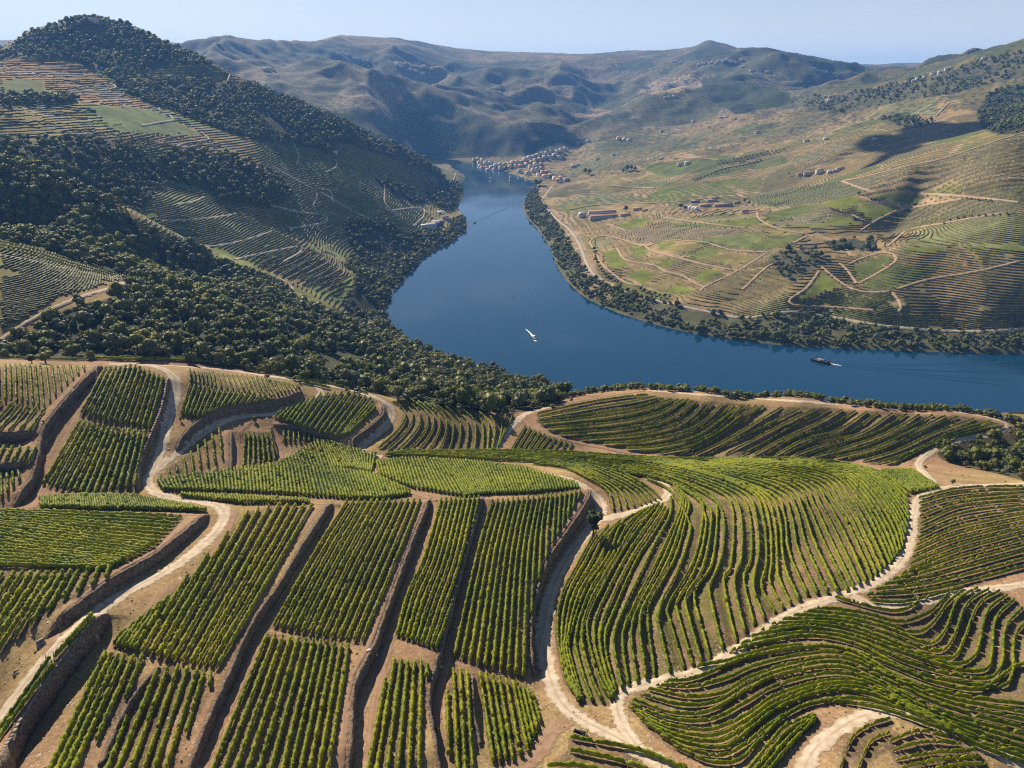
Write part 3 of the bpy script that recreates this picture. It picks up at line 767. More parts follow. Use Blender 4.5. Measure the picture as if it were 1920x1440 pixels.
n1 = fbm(GX / 60, GY / 60, 3, 31)
n2 = fbm(GX / 240, GY / 240, 3, 37)
n3 = fbm(GX / 900, GY / 900, 3, 41)
SOIL, STONY_SHADED, DRY = (0.29, 0.178, 0.102), (0.16, 0.105, 0.068), (0.30, 0.21, 0.095)
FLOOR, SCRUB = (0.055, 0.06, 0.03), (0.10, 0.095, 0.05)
VIV, GRN, OLV, TAN, BRN, DRK = (0.15, 0.17, 0.024), (0.105, 0.122, 0.026), (0.20, 0.165, 0.055), (0.38, 0.26, 0.13), (0.27, 0.185, 0.085), (0.15, 0.118, 0.05)

ALB = np.zeros(Z.shape + (3,), np.float32)
def mixc(a, b, t):
    return np.asarray(a) * (1 - t[..., None]) + np.asarray(b) * t[..., None]
ALB[:] = mixc(SOIL, DRY, smooth((n1 - 0.4) * 4))
ALB[:] = np.where(vine_mask[..., None] > 0.3, mixc(STONY_SHADED, SOIL, smooth((fbm(GX / 5, GY / 5, 2, 77) - 0.35) * 3) * 0.6), ALB)  # stony soil between rows, colour darkened further to imitate the vines' shadows
wd_ = np.clip(blur(weed, 1), 0, 1) * smooth((fbm(GX / 3.5, GY / 3.5, 3, 87) - 0.36) * 5)
ALB[:] = mixc(ALB, (0.13, 0.135, 0.032), wd_ * 0.85)
# right bank and beyond: brown and olive terraces
mid = smooth((RG - 500) / 100)
ALB[:] = ALB * (1 - mid[..., None]) + mixc(BRN, OLV, smooth((n2 - 0.35) * 4)) * mid[..., None]
# mountains: heath and woods
fm = smooth((RG - 2300) / 500)
mountain = mixc((0.21, 0.155, 0.092), (0.04, 0.05, 0.025), smooth((n3 * 0.45 + n2 * 0.55 - 0.40) * 9))
mountain = mixc(mountain, (0.28, 0.20, 0.12), smooth((fbm(GX / 330, GY / 330, 3, 51) - 0.60) * 9))
ALB[:] = ALB * (1 - fm[..., None]) + mountain * fm[..., None]
STRIPE = np.zeros(Z.shape, np.float32)          # terraces drawn by the vine rows that run along them
STRIPE[:] = smooth((RG - 1450) / 150) * smooth((5200 - RG) / 600) * smooth((n2 - 0.30) * 5)
CONTOUR = np.zeros(Z.shape, np.float32)         # spacing in height of the vine rows that are built there (0: none)
WOOD = np.zeros(Z.shape, np.float32)            # square metres of ground to a tree (0: none)

# irregular plots: each with its own crop and soil, earth tracks along many of the borders
PAL = np.array([BRN, OLV, (0.28, 0.20, 0.09), GRN, (0.23, 0.165, 0.075), OLV, (0.32, 0.225, 0.11), DRK, (0.165, 0.16, 0.04), BRN])
warp = 30 * (fbm(GX / 90, GY / 90, 2, 101) - 0.5)
pid, pedge = worley(GX + warp, GY * 0.8 + warp, 105.0, 3)
plots_on = smooth((RG - 760) / 40) * smooth((3300 - RG) / 500) * (GX > -60)
pc = PAL[np.clip((pid * len(PAL)).astype(int), 0, len(PAL) - 1)]
ALB[:] = ALB * (1 - plots_on[..., None] * 0.9) + pc * plots_on[..., None] * 0.9
trk = (pedge < 3.2 + RG * 0.0012) & (_hash(np.floor(pid * 977), np.floor(pid * 331), 5) > 0.35) & (plots_on > 0.5)
ALB[:] = np.where(trk[..., None], np.array((0.36, 0.25, 0.145)), ALB)
# the far slopes carry bigger holdings, heath and pine plantations
mid_, medge = worley(GX + 3 * warp, GY * 0.7 - 2 * warp, 300.0, 9)
MP = np.array([(0.20, 0.15, 0.085), (0.045, 0.058, 0.028), (0.16, 0.13, 0.065), (0.26, 0.19, 0.115), (0.10, 0.105, 0.042), (0.055, 0.07, 0.03), (0.18, 0.14, 0.08), (0.13, 0.115, 0.055)])
mc = MP[np.clip((mid_ * len(MP)).astype(int), 0, len(MP) - 1)]
mw_ = smooth((RG - 2300) / 500) * 0.55
ALB[:] = ALB * (1 - mw_[..., None]) + mc * mw_[..., None]
mt_ = (medge < 7) & (RG > 2600) & (RG < 6000) & (_hash(np.floor(mid_ * 577), np.floor(mid_ * 131), 8) > 0.5)
ALB[:] = np.where(mt_[..., None], np.array((0.27, 0.20, 0.125)), ALB)
right_side = SEEN & (PXG > 1000) & (PYG > 235) & (RG > 780) & (RG < 1560) & (Z > 3)
CONTOUR[right_side] = (1.1 + 1.0 * _hash(np.floor(pid * 733), np.floor(pid * 211), 6))[right_side] * np.where((pid > 0.6) & (pid < 0.7), 0, 1)[right_side] * ~trk[right_side]
left_side = SEEN & (PXG < 870) & (RG > 640) & (RG < 2000) & (PYG < 620) & (Z > 3)
CONTOUR[left_side] = 3.2
ALB[left_side] = mixc((0.16, 0.195, 0.042), (0.27, 0.20, 0.08), smooth((n1 - 0.42) * 4))[left_side]

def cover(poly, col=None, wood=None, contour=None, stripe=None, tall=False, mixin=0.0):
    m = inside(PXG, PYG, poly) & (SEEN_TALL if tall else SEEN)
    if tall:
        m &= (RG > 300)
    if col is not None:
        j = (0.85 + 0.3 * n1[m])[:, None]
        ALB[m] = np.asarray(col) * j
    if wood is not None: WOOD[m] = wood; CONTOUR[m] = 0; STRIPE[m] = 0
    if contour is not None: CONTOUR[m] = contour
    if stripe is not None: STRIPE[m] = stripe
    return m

# --- left hills
cover([(0, 205), (30, 190), (75, 225), (130, 262), (90, 265), (0, 262)], OLV, contour=3.2)
cover([(30, 205), (80, 190), (150, 205), (180, 250), (170, 258), (130, 262), (75, 225)], OLV, contour=2.4)
cover([(160, 200), (230, 196), (300, 212), (322, 228), (270, 236), (195, 232)], (0.13, 0.165, 0.05), contour=0)
cover([(195, 238), (325, 228), (385, 256), (300, 252), (220, 248)], (0.12, 0.15, 0.05), contour=0)
cover([(0, 108), (60, 110), (140, 118), (195, 150), (212, 163), (130, 172), (85, 168), (0, 148)], (0.30, 0.185, 0.092), contour=3.0)
cover([(120, 178), (210, 170), (250, 180), (290, 205), (200, 198), (150, 190)], (0.27, 0.165, 0.085), contour=3.0)
cover([(200, 252), (300, 255), (390, 262), (420, 280), (400, 292), (340, 285), (270, 270)], (0.27, 0.165, 0.08), contour=2.6)
cover([(0, 150), (80, 150), (85, 170), (100, 180), (0, 184)], GRN, contour=0)
cover([(250, 118), (310, 122), (405, 126), (460, 157), (350, 155), (240, 142)], (0.10, 0.12, 0.045), contour=3.0)
cover([(470, 262), (560, 262), (640, 290), (700, 330), (640, 340), (560, 330), (500, 310)], (0.19, 0.21, 0.055), contour=3.0)
cover([(625, 262), (700, 268), (760, 300), (830, 372), (800, 385), (740, 350), (660, 305)], (0.21, 0.205, 0.06), contour=3.0)
cover([(560, 330), (700, 330), (800, 400), (790, 420), (700, 390), (600, 355)], (0.17, 0.175, 0.055), contour=3.2)
cover([(500, 385), (560, 360), (650, 420), (660, 445), (600, 462), (520, 425)], (0.15, 0.15, 0.05), contour=3.2)
cover([(265, 390), (310, 342), (380, 368), (445, 402), (512, 433), (565, 463), (520, 482), (430, 485), (330, 450)], (0.15, 0.175, 0.045), contour=1.9)
cover([(480, 505), (560, 468), (620, 478), (662, 512), (620, 548), (580, 530)], (0.25, 0.17, 0.07), contour=1.8)
cover([(0, 452), (60, 462), (130, 490), (232, 520), (200, 532), (100, 560), (60, 590), (0, 622)], (0.18, 0.165, 0.06), contour=0.7)
cover([(380, 460), (420, 472), (480, 500), (548, 535), (640, 585), (715, 622), (700, 628), (620, 592), (540, 552), (440, 500)], (0.17, 0.19, 0.05), contour=0)
# woods (polygon, ground per tree)
WOODS_NEAR = [(0, 655), (30, 640), (90, 605), (130, 580), (200, 562), (245, 522), (330, 518), (450, 545), (560, 575), (650, 605), (725, 632), (800, 648), (900, 686), (1000, 708), (1068, 730), (1052, 752), (990, 772), (900, 774), (800, 764), (720, 742), (600, 718), (500, 702), (420, 690), (300, 670), (150, 672), (0, 672)]
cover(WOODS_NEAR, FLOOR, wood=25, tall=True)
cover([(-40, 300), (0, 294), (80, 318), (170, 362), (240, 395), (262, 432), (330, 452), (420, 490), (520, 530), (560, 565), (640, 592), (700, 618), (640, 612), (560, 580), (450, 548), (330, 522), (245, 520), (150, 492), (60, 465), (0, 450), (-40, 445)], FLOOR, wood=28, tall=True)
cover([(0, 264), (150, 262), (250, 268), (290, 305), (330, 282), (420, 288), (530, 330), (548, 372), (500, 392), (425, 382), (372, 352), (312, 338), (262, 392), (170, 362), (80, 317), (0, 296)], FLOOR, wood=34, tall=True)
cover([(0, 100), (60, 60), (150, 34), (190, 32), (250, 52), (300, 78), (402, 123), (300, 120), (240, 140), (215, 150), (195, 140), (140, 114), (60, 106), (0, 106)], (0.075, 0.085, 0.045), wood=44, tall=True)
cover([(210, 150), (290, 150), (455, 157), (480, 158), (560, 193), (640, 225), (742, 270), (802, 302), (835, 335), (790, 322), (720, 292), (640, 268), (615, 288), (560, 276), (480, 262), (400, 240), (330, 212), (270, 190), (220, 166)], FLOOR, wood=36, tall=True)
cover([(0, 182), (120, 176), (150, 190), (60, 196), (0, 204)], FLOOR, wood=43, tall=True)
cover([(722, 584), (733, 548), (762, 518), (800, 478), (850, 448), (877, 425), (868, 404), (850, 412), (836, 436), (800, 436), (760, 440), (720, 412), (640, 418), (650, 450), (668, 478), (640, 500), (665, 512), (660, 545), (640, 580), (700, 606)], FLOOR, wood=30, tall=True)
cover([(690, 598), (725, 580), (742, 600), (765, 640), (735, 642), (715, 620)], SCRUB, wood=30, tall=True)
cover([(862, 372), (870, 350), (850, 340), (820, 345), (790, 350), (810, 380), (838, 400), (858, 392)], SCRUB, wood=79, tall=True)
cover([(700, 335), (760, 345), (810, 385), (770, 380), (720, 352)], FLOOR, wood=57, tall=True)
# right bank trees along the water
cover([(983, 374), (1004, 352), (1012, 372), (1026, 398), (1050, 432), (1078, 475), (1098, 515), (1120, 530), (1210, 560), (1300, 582), (1395, 598), (1470, 592), (1560, 600), (1650, 616), (1780, 628), (1925, 630), (1925, 664), (1780, 661), (1650, 656), (1500, 650), (1400, 640), (1300, 625), (1200, 600), (1120, 570), (1075, 540), (1045, 500), (1033, 468), (1010, 432), (990, 410), (982, 392)], (0.10, 0.10, 0.05), wood=34, tall=True)
cover([(1830, 215), (1850, 180), (1925, 150), (1925, 250), (1870, 253), (1840, 240)], FLOOR, wood=57, tall=True)
cover([(1440, 485), (1470, 468), (1530, 470), (1545, 490), (1500, 520), (1478, 535), (1450, 512)], SCRUB, wood=122, tall=True)
cover([(1545, 452), (1600, 448), (1640, 455), (1640, 470), (1560, 470)], FLOOR, wood=43, tall=True)
cover([(1755, 842), (1780, 828), (1850, 818), (1925, 810), (1925, 903), (1860, 886), (1800, 874), (1762, 860)], (0.09, 0.085, 0.04), wood=18, tall=True)
cover([(1640, 225), (1700, 218), (1760, 232), (1700, 242)], SCRUB, wood=86, tall=True)
cover([(1480, 195), (1620, 170), (1760, 140), (1925, 95), (1925, 140), (1820, 170), (1700, 190), (1560, 215)], SCRUB, wood=187, tall=True, stripe=0)
# --- right bank fields
for poly, col, con in [
    ([(1493, 563), (1537, 507), (1577, 537), (1490, 567)], VIV, 0), ([(1497, 567), (1580, 540), (1600, 547), (1547, 573)], OLV, 1.0),
    ([(1547, 573), (1603, 547), (1667, 553), (1677, 580), (1600, 582)], (0.17, 0.18, 0.05), 1.0), ([(1593, 503), (1657, 477), (1677, 485), (1607, 528)], GRN, 0),
    ([(1300, 518), (1333, 503), (1357, 510), (1317, 532)], VIV, 0), ([(1287, 483), (1330, 463), (1360, 472), (1307, 488)], (0.15, 0.17, 0.04), 0),
    ([(1310, 488), (1363, 473), (1420, 480), (1377, 503)], OLV, 0), ([(1280, 450), (1347, 440), (1447, 440), (1387, 467)], (0.14, 0.16, 0.045), 0),
    ([(1387, 467), (1453, 440), (1510, 443), (1440, 470)], GRN, 0), ([(1470, 427), (1613, 423), (1593, 410), (1523, 407), (1500, 422)], VIV, 0),
    ([(1440, 425), (1502, 400), (1502, 422), (1467, 427)], (0.2, 0.17, 0.09), 1.0), ([(1502, 400), (1563, 398), (1547, 418), (1502, 422)], (0.25, 0.2, 0.11), 1.0),
    ([(1428, 403), (1500, 385), (1540, 383), (1513, 400), (1447, 417)], GRN, 0), ([(1533, 383), (1603, 367), (1623, 380), (1573, 397)], VIV, 0),
    ([(1590, 393), (1627, 380), (1690, 393), (1633, 417)], VIV, 0), ([(1623, 368), (1707, 362), (1730, 367), (1713, 387)], GRN, 0),
    ([(1720, 387), (1730, 367), (1807, 373)], TAN, 1.0), ([(1687, 463), (1730, 430), (1880, 403), (1925, 398), (1925, 462)], (0.2, 0.2, 0.075), 2.0),
    ([(1813, 463), (1925, 462), (1925, 473), (1830, 470)], VIV, 0), ([(1690, 464), (1770, 464), (1770, 474), (1700, 474)], VIV, 0),
    ([(1320, 540), (1380, 512), (1460, 498), (1470, 520), (1487, 533), (1373, 573)], DRK, 3.0),
    ([(1127, 472), (1157, 467), (1180, 500), (1147, 504)], VIV, 0), ([(1177, 463), (1213, 460), (1216, 473), (1190, 485)], VIV, 0), ([(1172, 517), (1207, 503), (1230, 517), (1207, 534)], VIV, 0),
    ([(1227, 497), (1265, 483), (1268, 493), (1233, 507)], VIV, 0), ([(1195, 488), (1260, 476), (1262, 482), (1222, 494)], OLV, 0), ([(1230, 455), (1262, 450), (1268, 458), (1236, 466)], VIV, 0), ([(1236, 467), (1300, 455), (1318, 463), (1285, 477)], OLV, 0),
    ([(1213, 540), (1250, 522), (1270, 526), (1236, 545)], OLV, 0), ([(1243, 548), (1275, 530), (1300, 545), (1285, 553)], VIV, 0),
    ([(1110, 458), (1140, 446), (1150, 456), (1122, 464)], (0.22, 0.2, 0.1), 0), ([(1150, 424), (1200, 408), (1222, 416), (1180, 432)], VIV, 0), ([(1150, 440), (1220, 424), (1400, 428), (1390, 440), (1220, 456), (1200, 456)], (0.23, 0.17, 0.10), 1.0),
    ([(1330, 420), (1415, 408), (1422, 420), (1350, 428)], VIV, 0), ([(1240, 412), (1400, 404), (1410, 408), (1330, 418), (1250, 420)], (0.2, 0.18, 0.075), 0),
    ([(1240, 352), (1300, 345), (1325, 355), (1240, 378), (1195, 380)], VIV, 0), ([(1180, 345), (1240, 340), (1290, 345), (1220, 352)], (0.15, 0.16, 0.05), 0), ([(1045, 380), (1130, 362), (1200, 370), (1190, 378), (1080, 384)], (0.18, 0.175, 0.07), 0),
    ([(1207, 310), (1280, 300), (1340, 290), (1400, 296), (1320, 320), (1250, 332), (1215, 322)], GRN, 0), ([(1320, 320), (1400, 302), (1450, 300), (1380, 325), (1290, 340)], (0.14, 0.155, 0.05), 0), ([(1060, 318), (1100, 300), (1140, 296), (1180, 280), (1120, 320)], (0.17, 0.165, 0.07), 0),
    ([(1320, 342), (1380, 336), (1400, 345), (1340, 352)], VIV, 0), ([(1387, 372), (1500, 352), (1580, 343), (1633, 360), (1540, 378), (1447, 388)], (0.13, 0.14, 0.055), 1.4),
    ([(1460, 285), (1520, 270), (1600, 255), (1640, 262), (1580, 300), (1500, 320)], BRN, 1.8), ([(1660, 205), (1760, 185), (1760, 215), (1700, 220)], (0.2, 0.19, 0.09), None),
    ([(1110, 560), (1095, 520), (1075, 470), (1062, 432), (1085, 432), (1105, 480), (1125, 520), (1170, 545), (1210, 560)], (0.30, 0.215, 0.13), 0),
    ([(1025, 388), (1050, 396), (1075, 404), (1080, 425), (1055, 418), (1035, 402)], (0.33, 0.22, 0.13), 0),
    ([(1395, 585), (1450, 560), (1480, 548), (1470, 565), (1500, 580), (1450, 590)], (0.25, 0.23, 0.1), 1.2),
    ([(1690, 545), (1750, 525), (1760, 590), (1720, 600), (1700, 590)], DRK, 2.2), ([(1850, 480), (1925, 480), (1925, 600), (1840, 600), (1835, 520)], (0.15, 0.125, 0.06), 2.4),
    ([(1600, 520), (1680, 495), (1760, 500), (1745, 520), (1680, 540), (1620, 540)], GRN, 2.0),
]:
    cover(poly, col, contour=con)
cover([(1580, 345), (1640, 328), (1700, 314), (1800, 288), (1925, 252), (1925, 330), (1800, 348), (1700, 362), (1640, 360)], (0.27, 0.20, 0.10), contour=1.7)
cover([(1735, 525), (1830, 512), (1850, 540), (1840, 600), (1765, 600)], (0.25, 0.18, 0.095), contour=2.0)
cover([(1620, 432), (1690, 396), (1820, 374), (1925, 385), (1925, 396), (1880, 398), (1780, 415), (1700, 430), (1665, 460)], (0.17, 0.135, 0.062), contour=1.5)
# hill behind the village
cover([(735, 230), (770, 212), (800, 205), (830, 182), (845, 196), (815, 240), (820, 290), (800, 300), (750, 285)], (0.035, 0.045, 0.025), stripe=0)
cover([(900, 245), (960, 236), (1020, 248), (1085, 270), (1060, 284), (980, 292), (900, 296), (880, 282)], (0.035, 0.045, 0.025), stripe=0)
cover([(820, 240), (850, 195), (890, 212), (950, 237), (900, 247), (880, 280), (830, 298)], (0.13, 0.135, 0.06), stripe=1)
cover([(600, 205), (640, 170), (690, 148), (740, 150), (700, 190), (640, 215)], (0.27, 0.20, 0.12), stripe=0.6)
cover([(690, 205), (740, 160), (780, 150), (760, 180), (720, 220)], (0.28, 0.20, 0.125), stripe=0.5)
cover([(1190, 175), (1240, 145), (1310, 140), (1330, 160), (1260, 175)], (0.36, 0.27, 0.17), stripe=0.5)
cover([(1060, 220), (1110, 202), (1150, 208), (1120, 220)], (0.33, 0.23, 0.14), stripe=0.3)
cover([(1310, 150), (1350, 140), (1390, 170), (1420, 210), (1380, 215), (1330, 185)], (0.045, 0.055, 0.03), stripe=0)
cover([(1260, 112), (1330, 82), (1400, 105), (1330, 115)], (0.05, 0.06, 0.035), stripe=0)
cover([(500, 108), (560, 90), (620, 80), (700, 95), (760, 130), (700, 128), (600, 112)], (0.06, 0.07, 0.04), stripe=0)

# ------------------------------------------------------------------ ground sheet
idx = np.arange(NR * NA).reshape(NR, NA)
quads = np.stack([idx[:-1, :-1], idx[:-1, 1:], idx[1:, 1:], idx[1:, :-1]], -1)
cell_r = RG[:-1, :-1]
sea = (Z < -3.9)
keep = ~(sea[:-1, :-1] & sea[1:, 1:] & sea[:-1, 1:] & sea[1:, :-1])
quads = quads[keep][:, ::-1]
used = np.zeros(NR * NA, bool); used[quads.ravel()] = True
remap = np.cumsum(used) - 1
TV = np.stack([GX.ravel(), GY.ravel(), Z.ravel()], 1)[used]
m, n, l, b = principled('hillside_ground', 0.95, 0.1)
at = n.new('ShaderNodeAttribute'); at.attribute_name = 'cover'
st = n.new('ShaderNodeAttribute'); st.attribute_name = 'stripe'
ge = n.new('ShaderNodeNewGeometry')
sep = n.new('ShaderNodeSeparateXYZ'); l.new(ge.outputs['Position'], sep.inputs['Vector'])
def tex(scale, detail=4, rough=0.6):
    t = n.new('ShaderNodeTexNoise'); t.inputs['Scale'].default_value = scale; t.inputs['Detail'].default_value = detail
    t.inputs['Roughness'].default_value = rough
    l.new(ge.outputs['Position'], t.inputs['Vector']); return t
def mth(op, a, bb=None, clamp=False):
    x = n.new('ShaderNodeMath'); x.operation = op; x.use_clamp = clamp
    for k, v in enumerate((a, bb)):
        if v is None: continue
        if isinstance(v, (int, float)): x.inputs[k].default_value = v
        else: l.new(v, x.inputs[k])
    return x.outputs[0]
t1, t2, t3 = tex(0.9, 5), tex(0.045, 5), tex(4.0, 3)
f = mth('ADD', mth('MULTIPLY', t1.outputs['Fac'], 0.55), mth('MULTIPLY', t2.outputs['Fac'], 0.65))
f = mth('ADD', f, mth('MULTIPLY', t3.outputs['Fac'], 0.35))      # about 0.78 on average
sc_ = n.new('ShaderNodeVectorMath'); sc_.operation = 'SCALE'
l.new(at.outputs['Color'], sc_.inputs[0]); l.new(mth('MULTIPLY', mth('POWER', f, 2.3), 1.75), sc_.inputs['Scale'])
dl0 = n.new('ShaderNodeVectorMath'); dl0.operation = 'LENGTH'; l.new(ge.outputs['Position'], dl0.inputs[0])
# terraces that follow the contours on the far slopes: a green line of vines on each shelf
wob = mth('MULTIPLY', tex(0.012, 2).outputs['Fac'], 14.0)
per = mth('ADD', 2.3, mth('MULTIPLY', mth('GREATER_THAN', dl0.outputs['Value'], 2750.0), 5.0))
ph = mth('FRACT', mth('DIVIDE', mth('ADD', sep.outputs['Z'], mth('MULTIPLY', wob, 0.3)), per))
ln = mth('MULTIPLY', mth('GREATER_THAN', ph, 0.52), mth('MULTIPLY', st.outputs['Fac'], 0.75))
mxs = n.new('ShaderNodeMixRGB'); mxs.inputs['Color2'].default_value = (0.07, 0.08, 0.032, 1)
l.new(ln, mxs.inputs['Fac']); l.new(sc_.outputs[0], mxs.inputs['Color1'])
# scattered dark shrubs on open ground far away
vo = n.new('ShaderNodeTexVoronoi'); vo.inputs['Scale'].default_value = 0.055
l.new(ge.outputs['Position'], vo.inputs['Vector'])
spt = mth('MULTIPLY', mth('LESS_THAN', vo.outputs['Distance'], mth('MULTIPLY', tex(0.004, 3).outputs['Fac'], 0.75)), 0.8)
dl = n.new('ShaderNodeVectorMath'); dl.operation = 'LENGTH'; l.new(ge.outputs['Position'], dl.inputs[0])
spt = mth('MULTIPLY', spt, mth('GREATER_THAN', dl.outputs['Value'], 2250.0))
mxv = n.new('ShaderNodeMixRGB'); mxv.inputs['Color2'].default_value = (0.04, 0.052, 0.028, 1)
l.new(spt, mxv.inputs['Fac']); l.new(mxs.outputs['Color'], mxv.inputs['Color1'])
l.new(mxv.outputs['Color'], b.inputs['Base Color'])
bp = n.new('ShaderNodeBump'); bp.inputs['Strength'].default_value = 0.5; bp.inputs['Distance'].default_value = 0.25
l.new(t1.outputs['Fac'], bp.inputs['Height']); l.new(bp.outputs['Normal'], b.inputs['Normal'])
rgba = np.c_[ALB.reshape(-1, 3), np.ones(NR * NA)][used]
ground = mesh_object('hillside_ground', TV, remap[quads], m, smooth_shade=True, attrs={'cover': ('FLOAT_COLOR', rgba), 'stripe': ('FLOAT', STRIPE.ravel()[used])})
tag(ground, 'terraced hills and valley sides of a wide river valley', kind='structure')

# ------------------------------------------------------------------ river
m, n, l, b = principled('river_water', 0.06, 0.5)
b.inputs['Base Color'].default_value = (0.004, 0.040, 0.088, 1)
b.inputs['IOR'].default_value = 1.42
ge = n.new('ShaderNodeNewGeometry')
mp_ = n.new('ShaderNodeMapping'); mp_.inputs['Scale'].default_value = (1, 0.55, 1); l.new(ge.outputs['Position'], mp_.inputs['Vector'])
def wnoise(s, d):
    t = n.new('ShaderNodeTexNoise'); t.inputs['Scale'].default_value = s; t.inputs['Detail'].default_value = d
    l.new(mp_.outputs['Vector'], t.inputs['Vector']); return t
wa, wb = wnoise(0.45, 4), wnoise(0.008, 3)
rr2 = n.new('ShaderNodeMapRange'); rr2.inputs['From Min'].default_value = 0.4; rr2.inputs['From Max'].default_value = 0.62; rr2.inputs['To Min'].default_value = 0.03; rr2.inputs['To Max'].default_value = 0.16
l.new(wnoise(0.0045, 4).outputs['Fac'], rr2.inputs['Value']); l.new(rr2.outputs['Result'], b.inputs['Roughness'])
bp = n.new('ShaderNodeBump'); bp.inputs['Distance'].default_value = 0.25
l.new(wa.outputs['Fac'], bp.inputs['Height'])
mr = n.new('ShaderNodeMapRange'); mr.inputs['From Min'].default_value = 0.35; mr.inputs['From Max'].default_value = 0.65; mr.inputs['To Min'].default_value = 0.03; mr.inputs['To Max'].default_value = 0.13
l.new(wb.outputs['Fac'], mr.inputs['Value']); l.new(mr.outputs['Result'], bp.inputs['Strength'])
l.new(bp.outputs['Normal'], b.inputs['Normal'])
water_mat = m
pad = [(-420, 560), (1750, 560), (1750, 900), (700, 1150), (420, 1500), (330, 2100), (420, 2900), (-420, 3000), (-420, 1500), (-420, 900)]
river_o = mesh_object('river', [(x, y, 0.0) for x, y in pad], [list(range(len(pad)))], water_mat)
tag(river_o, 'wide calm blue river curving through the valley', kind='structure')

# ------------------------------------------------------------------ dirt roads and tracks
def road_mat(name, c1, c2, rut):
    m, n, l, b = principled(name, 0.95, 0.1)
    a = n.new('ShaderNodeAttribute'); a.attribute_name = 'across'
    g = n.new('ShaderNodeNewGeometry')
    t = n.new('ShaderNodeTexNoise'); t.inputs['Scale'].default_value = 0.5; t.inputs['Detail'].default_value = 6
    l.new(g.outputs['Position'], t.inputs['Vector'])
    r = n.new('ShaderNodeValToRGB')
    r.color_ramp.elements[0].position = 0.3; r.color_ramp.elements[0].color = (*c1, 1)
    r.color_ramp.elements[1].position = 0.66; r.color_ramp.elements[1].color = (*c2, 1)
    l.new(t.outputs['Fac'], r.inputs['Fac'])
    # wheel tracks either side of a grassier crown, grey verge
    k = n.new('ShaderNodeValToRGB')
    k.color_ramp.elements[0].position = 0.0; k.color_ramp.elements[0].color = (0.75, 0.75, 0.75, 1)
    k.color_ramp.elements[1].position = 1.0; k.color_ramp.elements[1].color = (0.9, 0.9, 0.9, 1)
    for p, v in ((0.14, 0.2), (0.3, 0.0), (0.62, 0.0), (0.8, 0.45)):
        e = k.color_ramp.elements.new(p); e.color = (v, v, v, 1)
    l.new(a.outputs['Fac'], k.inputs['Fac'])
    x = n.new('ShaderNodeMixRGB'); x.inputs['Color2'].default_value = (*rut, 1)
    w = n.new('ShaderNodeMath'); w.operation = 'MULTIPLY'
    l.new(k.outputs['Color'], w.inputs[0])
    t2 = n.new('ShaderNodeTexNoise'); t2.inputs['Scale'].default_value = 0.16; t2.inputs['Detail'].default_value = 4; l.new(g.outputs['Position'], t2.inputs['Vector'])
    m2 = n.new('ShaderNodeMapRange'); m2.inputs['From Min'].default_value = 0.3; m2.inputs['From Max'].default_value = 0.55; l.new(t2.outputs['Fac'], m2.inputs['Value'])
    l.new(m2.outputs['Result'], w.inputs[1])
    l.new(w.outputs[0], x.inputs['Fac']); l.new(r.outputs['Color'], x.inputs['Color1'])
    l.new(x.outputs['Color'], b.inputs['Base Color'])
    bp = n.new('ShaderNodeBump'); bp.inputs['Strength'].default_value = 0.35; bp.inputs['Distance'].default_value = 0.2
    l.new(t.outputs['Fac'], bp.inputs['Height']); l.new(bp.outputs['Normal'], b.inputs['Normal'])
    return m
PALE = road_mat('pale_dirt', (0.40, 0.315, 0.225), (0.58, 0.475, 0.36), (0.29, 0.215, 0.12))
EARTH = road_mat('earth_track', (0.255, 0.155, 0.095), (0.34, 0.215, 0.14), (0.21, 0.145, 0.08))
GRIT = road_mat('grey_grit', (0.34, 0.28, 0.22), (0.46, 0.39, 0.31), (0.28, 0.22, 0.15))

def road(name, lines, width, mat, lift=0.10, label=None):
    V, F, A = [], [], []
    off = 0
    for pl in lines:
        for w in trace(pl, 2.0):
            r0 = np.hypot(w[:, 0], w[:, 1]).mean()
            step = max(0.8, r0 * 0.0035)
            w = resample(w[:, :2], step)
            if len(w) < 3: continue
            k = 5 if len(w) > 8 else 3
            pw = np.vstack([np.repeat(w[:1], k // 2, 0), w, np.repeat(w[-1:], k // 2, 0)])
            w = np.stack([np.convolve(pw[:, c], np.ones(k) / k, 'valid') for c in range(2)], 1)
            t = np.gradient(w, axis=0)
            t /= np.maximum(np.linalg.norm(t, axis=1, keepdims=True), 1e-6)
            nrm = np.stack([-t[:, 1], t[:, 0]], 1)
            nn = len(w)
            hw = width * 0.5 * (1 + 0.22 * (fbm(w[:, 0] / 6, w[:, 1] / 6, 2, 61) - 0.5))
            cols = [-1.0, -0.5, 0.0, 0.5, 1.0]
            for ci, c in enumerate(cols):
                jit = 0.26 * (rng.random(nn) - 0.5) * width * (abs(c) == 1.0)
                p = w + nrm * ((c * hw + jit)[:, None])
                lf = lift + (r0 * 0.00035 if r0 < 520 else r0 * 0.00075)
                z = H(p[:, 0], p[:, 1]) + (lf if abs(c) < 1 else lf * 0.35)
                V.append(np.c_[p, z]); A.append(np.full(nn, abs(c)))
            ids = off + np.arange(5 * nn).reshape(5, nn)
            for ci in range(4):
                F.append(np.stack([ids[ci, :-1], ids[ci, 1:], ids[ci + 1, 1:], ids[ci + 1, :-1]], 1)[:, ::-1])
            off += 5 * nn
    if not V: return
    o = mesh_object(name, np.vstack(V), np.vstack(F), mat, smooth_shade=True, attrs={'across': ('FLOAT', np.concatenate(A))})
    return tag(o, label, kind='structure')

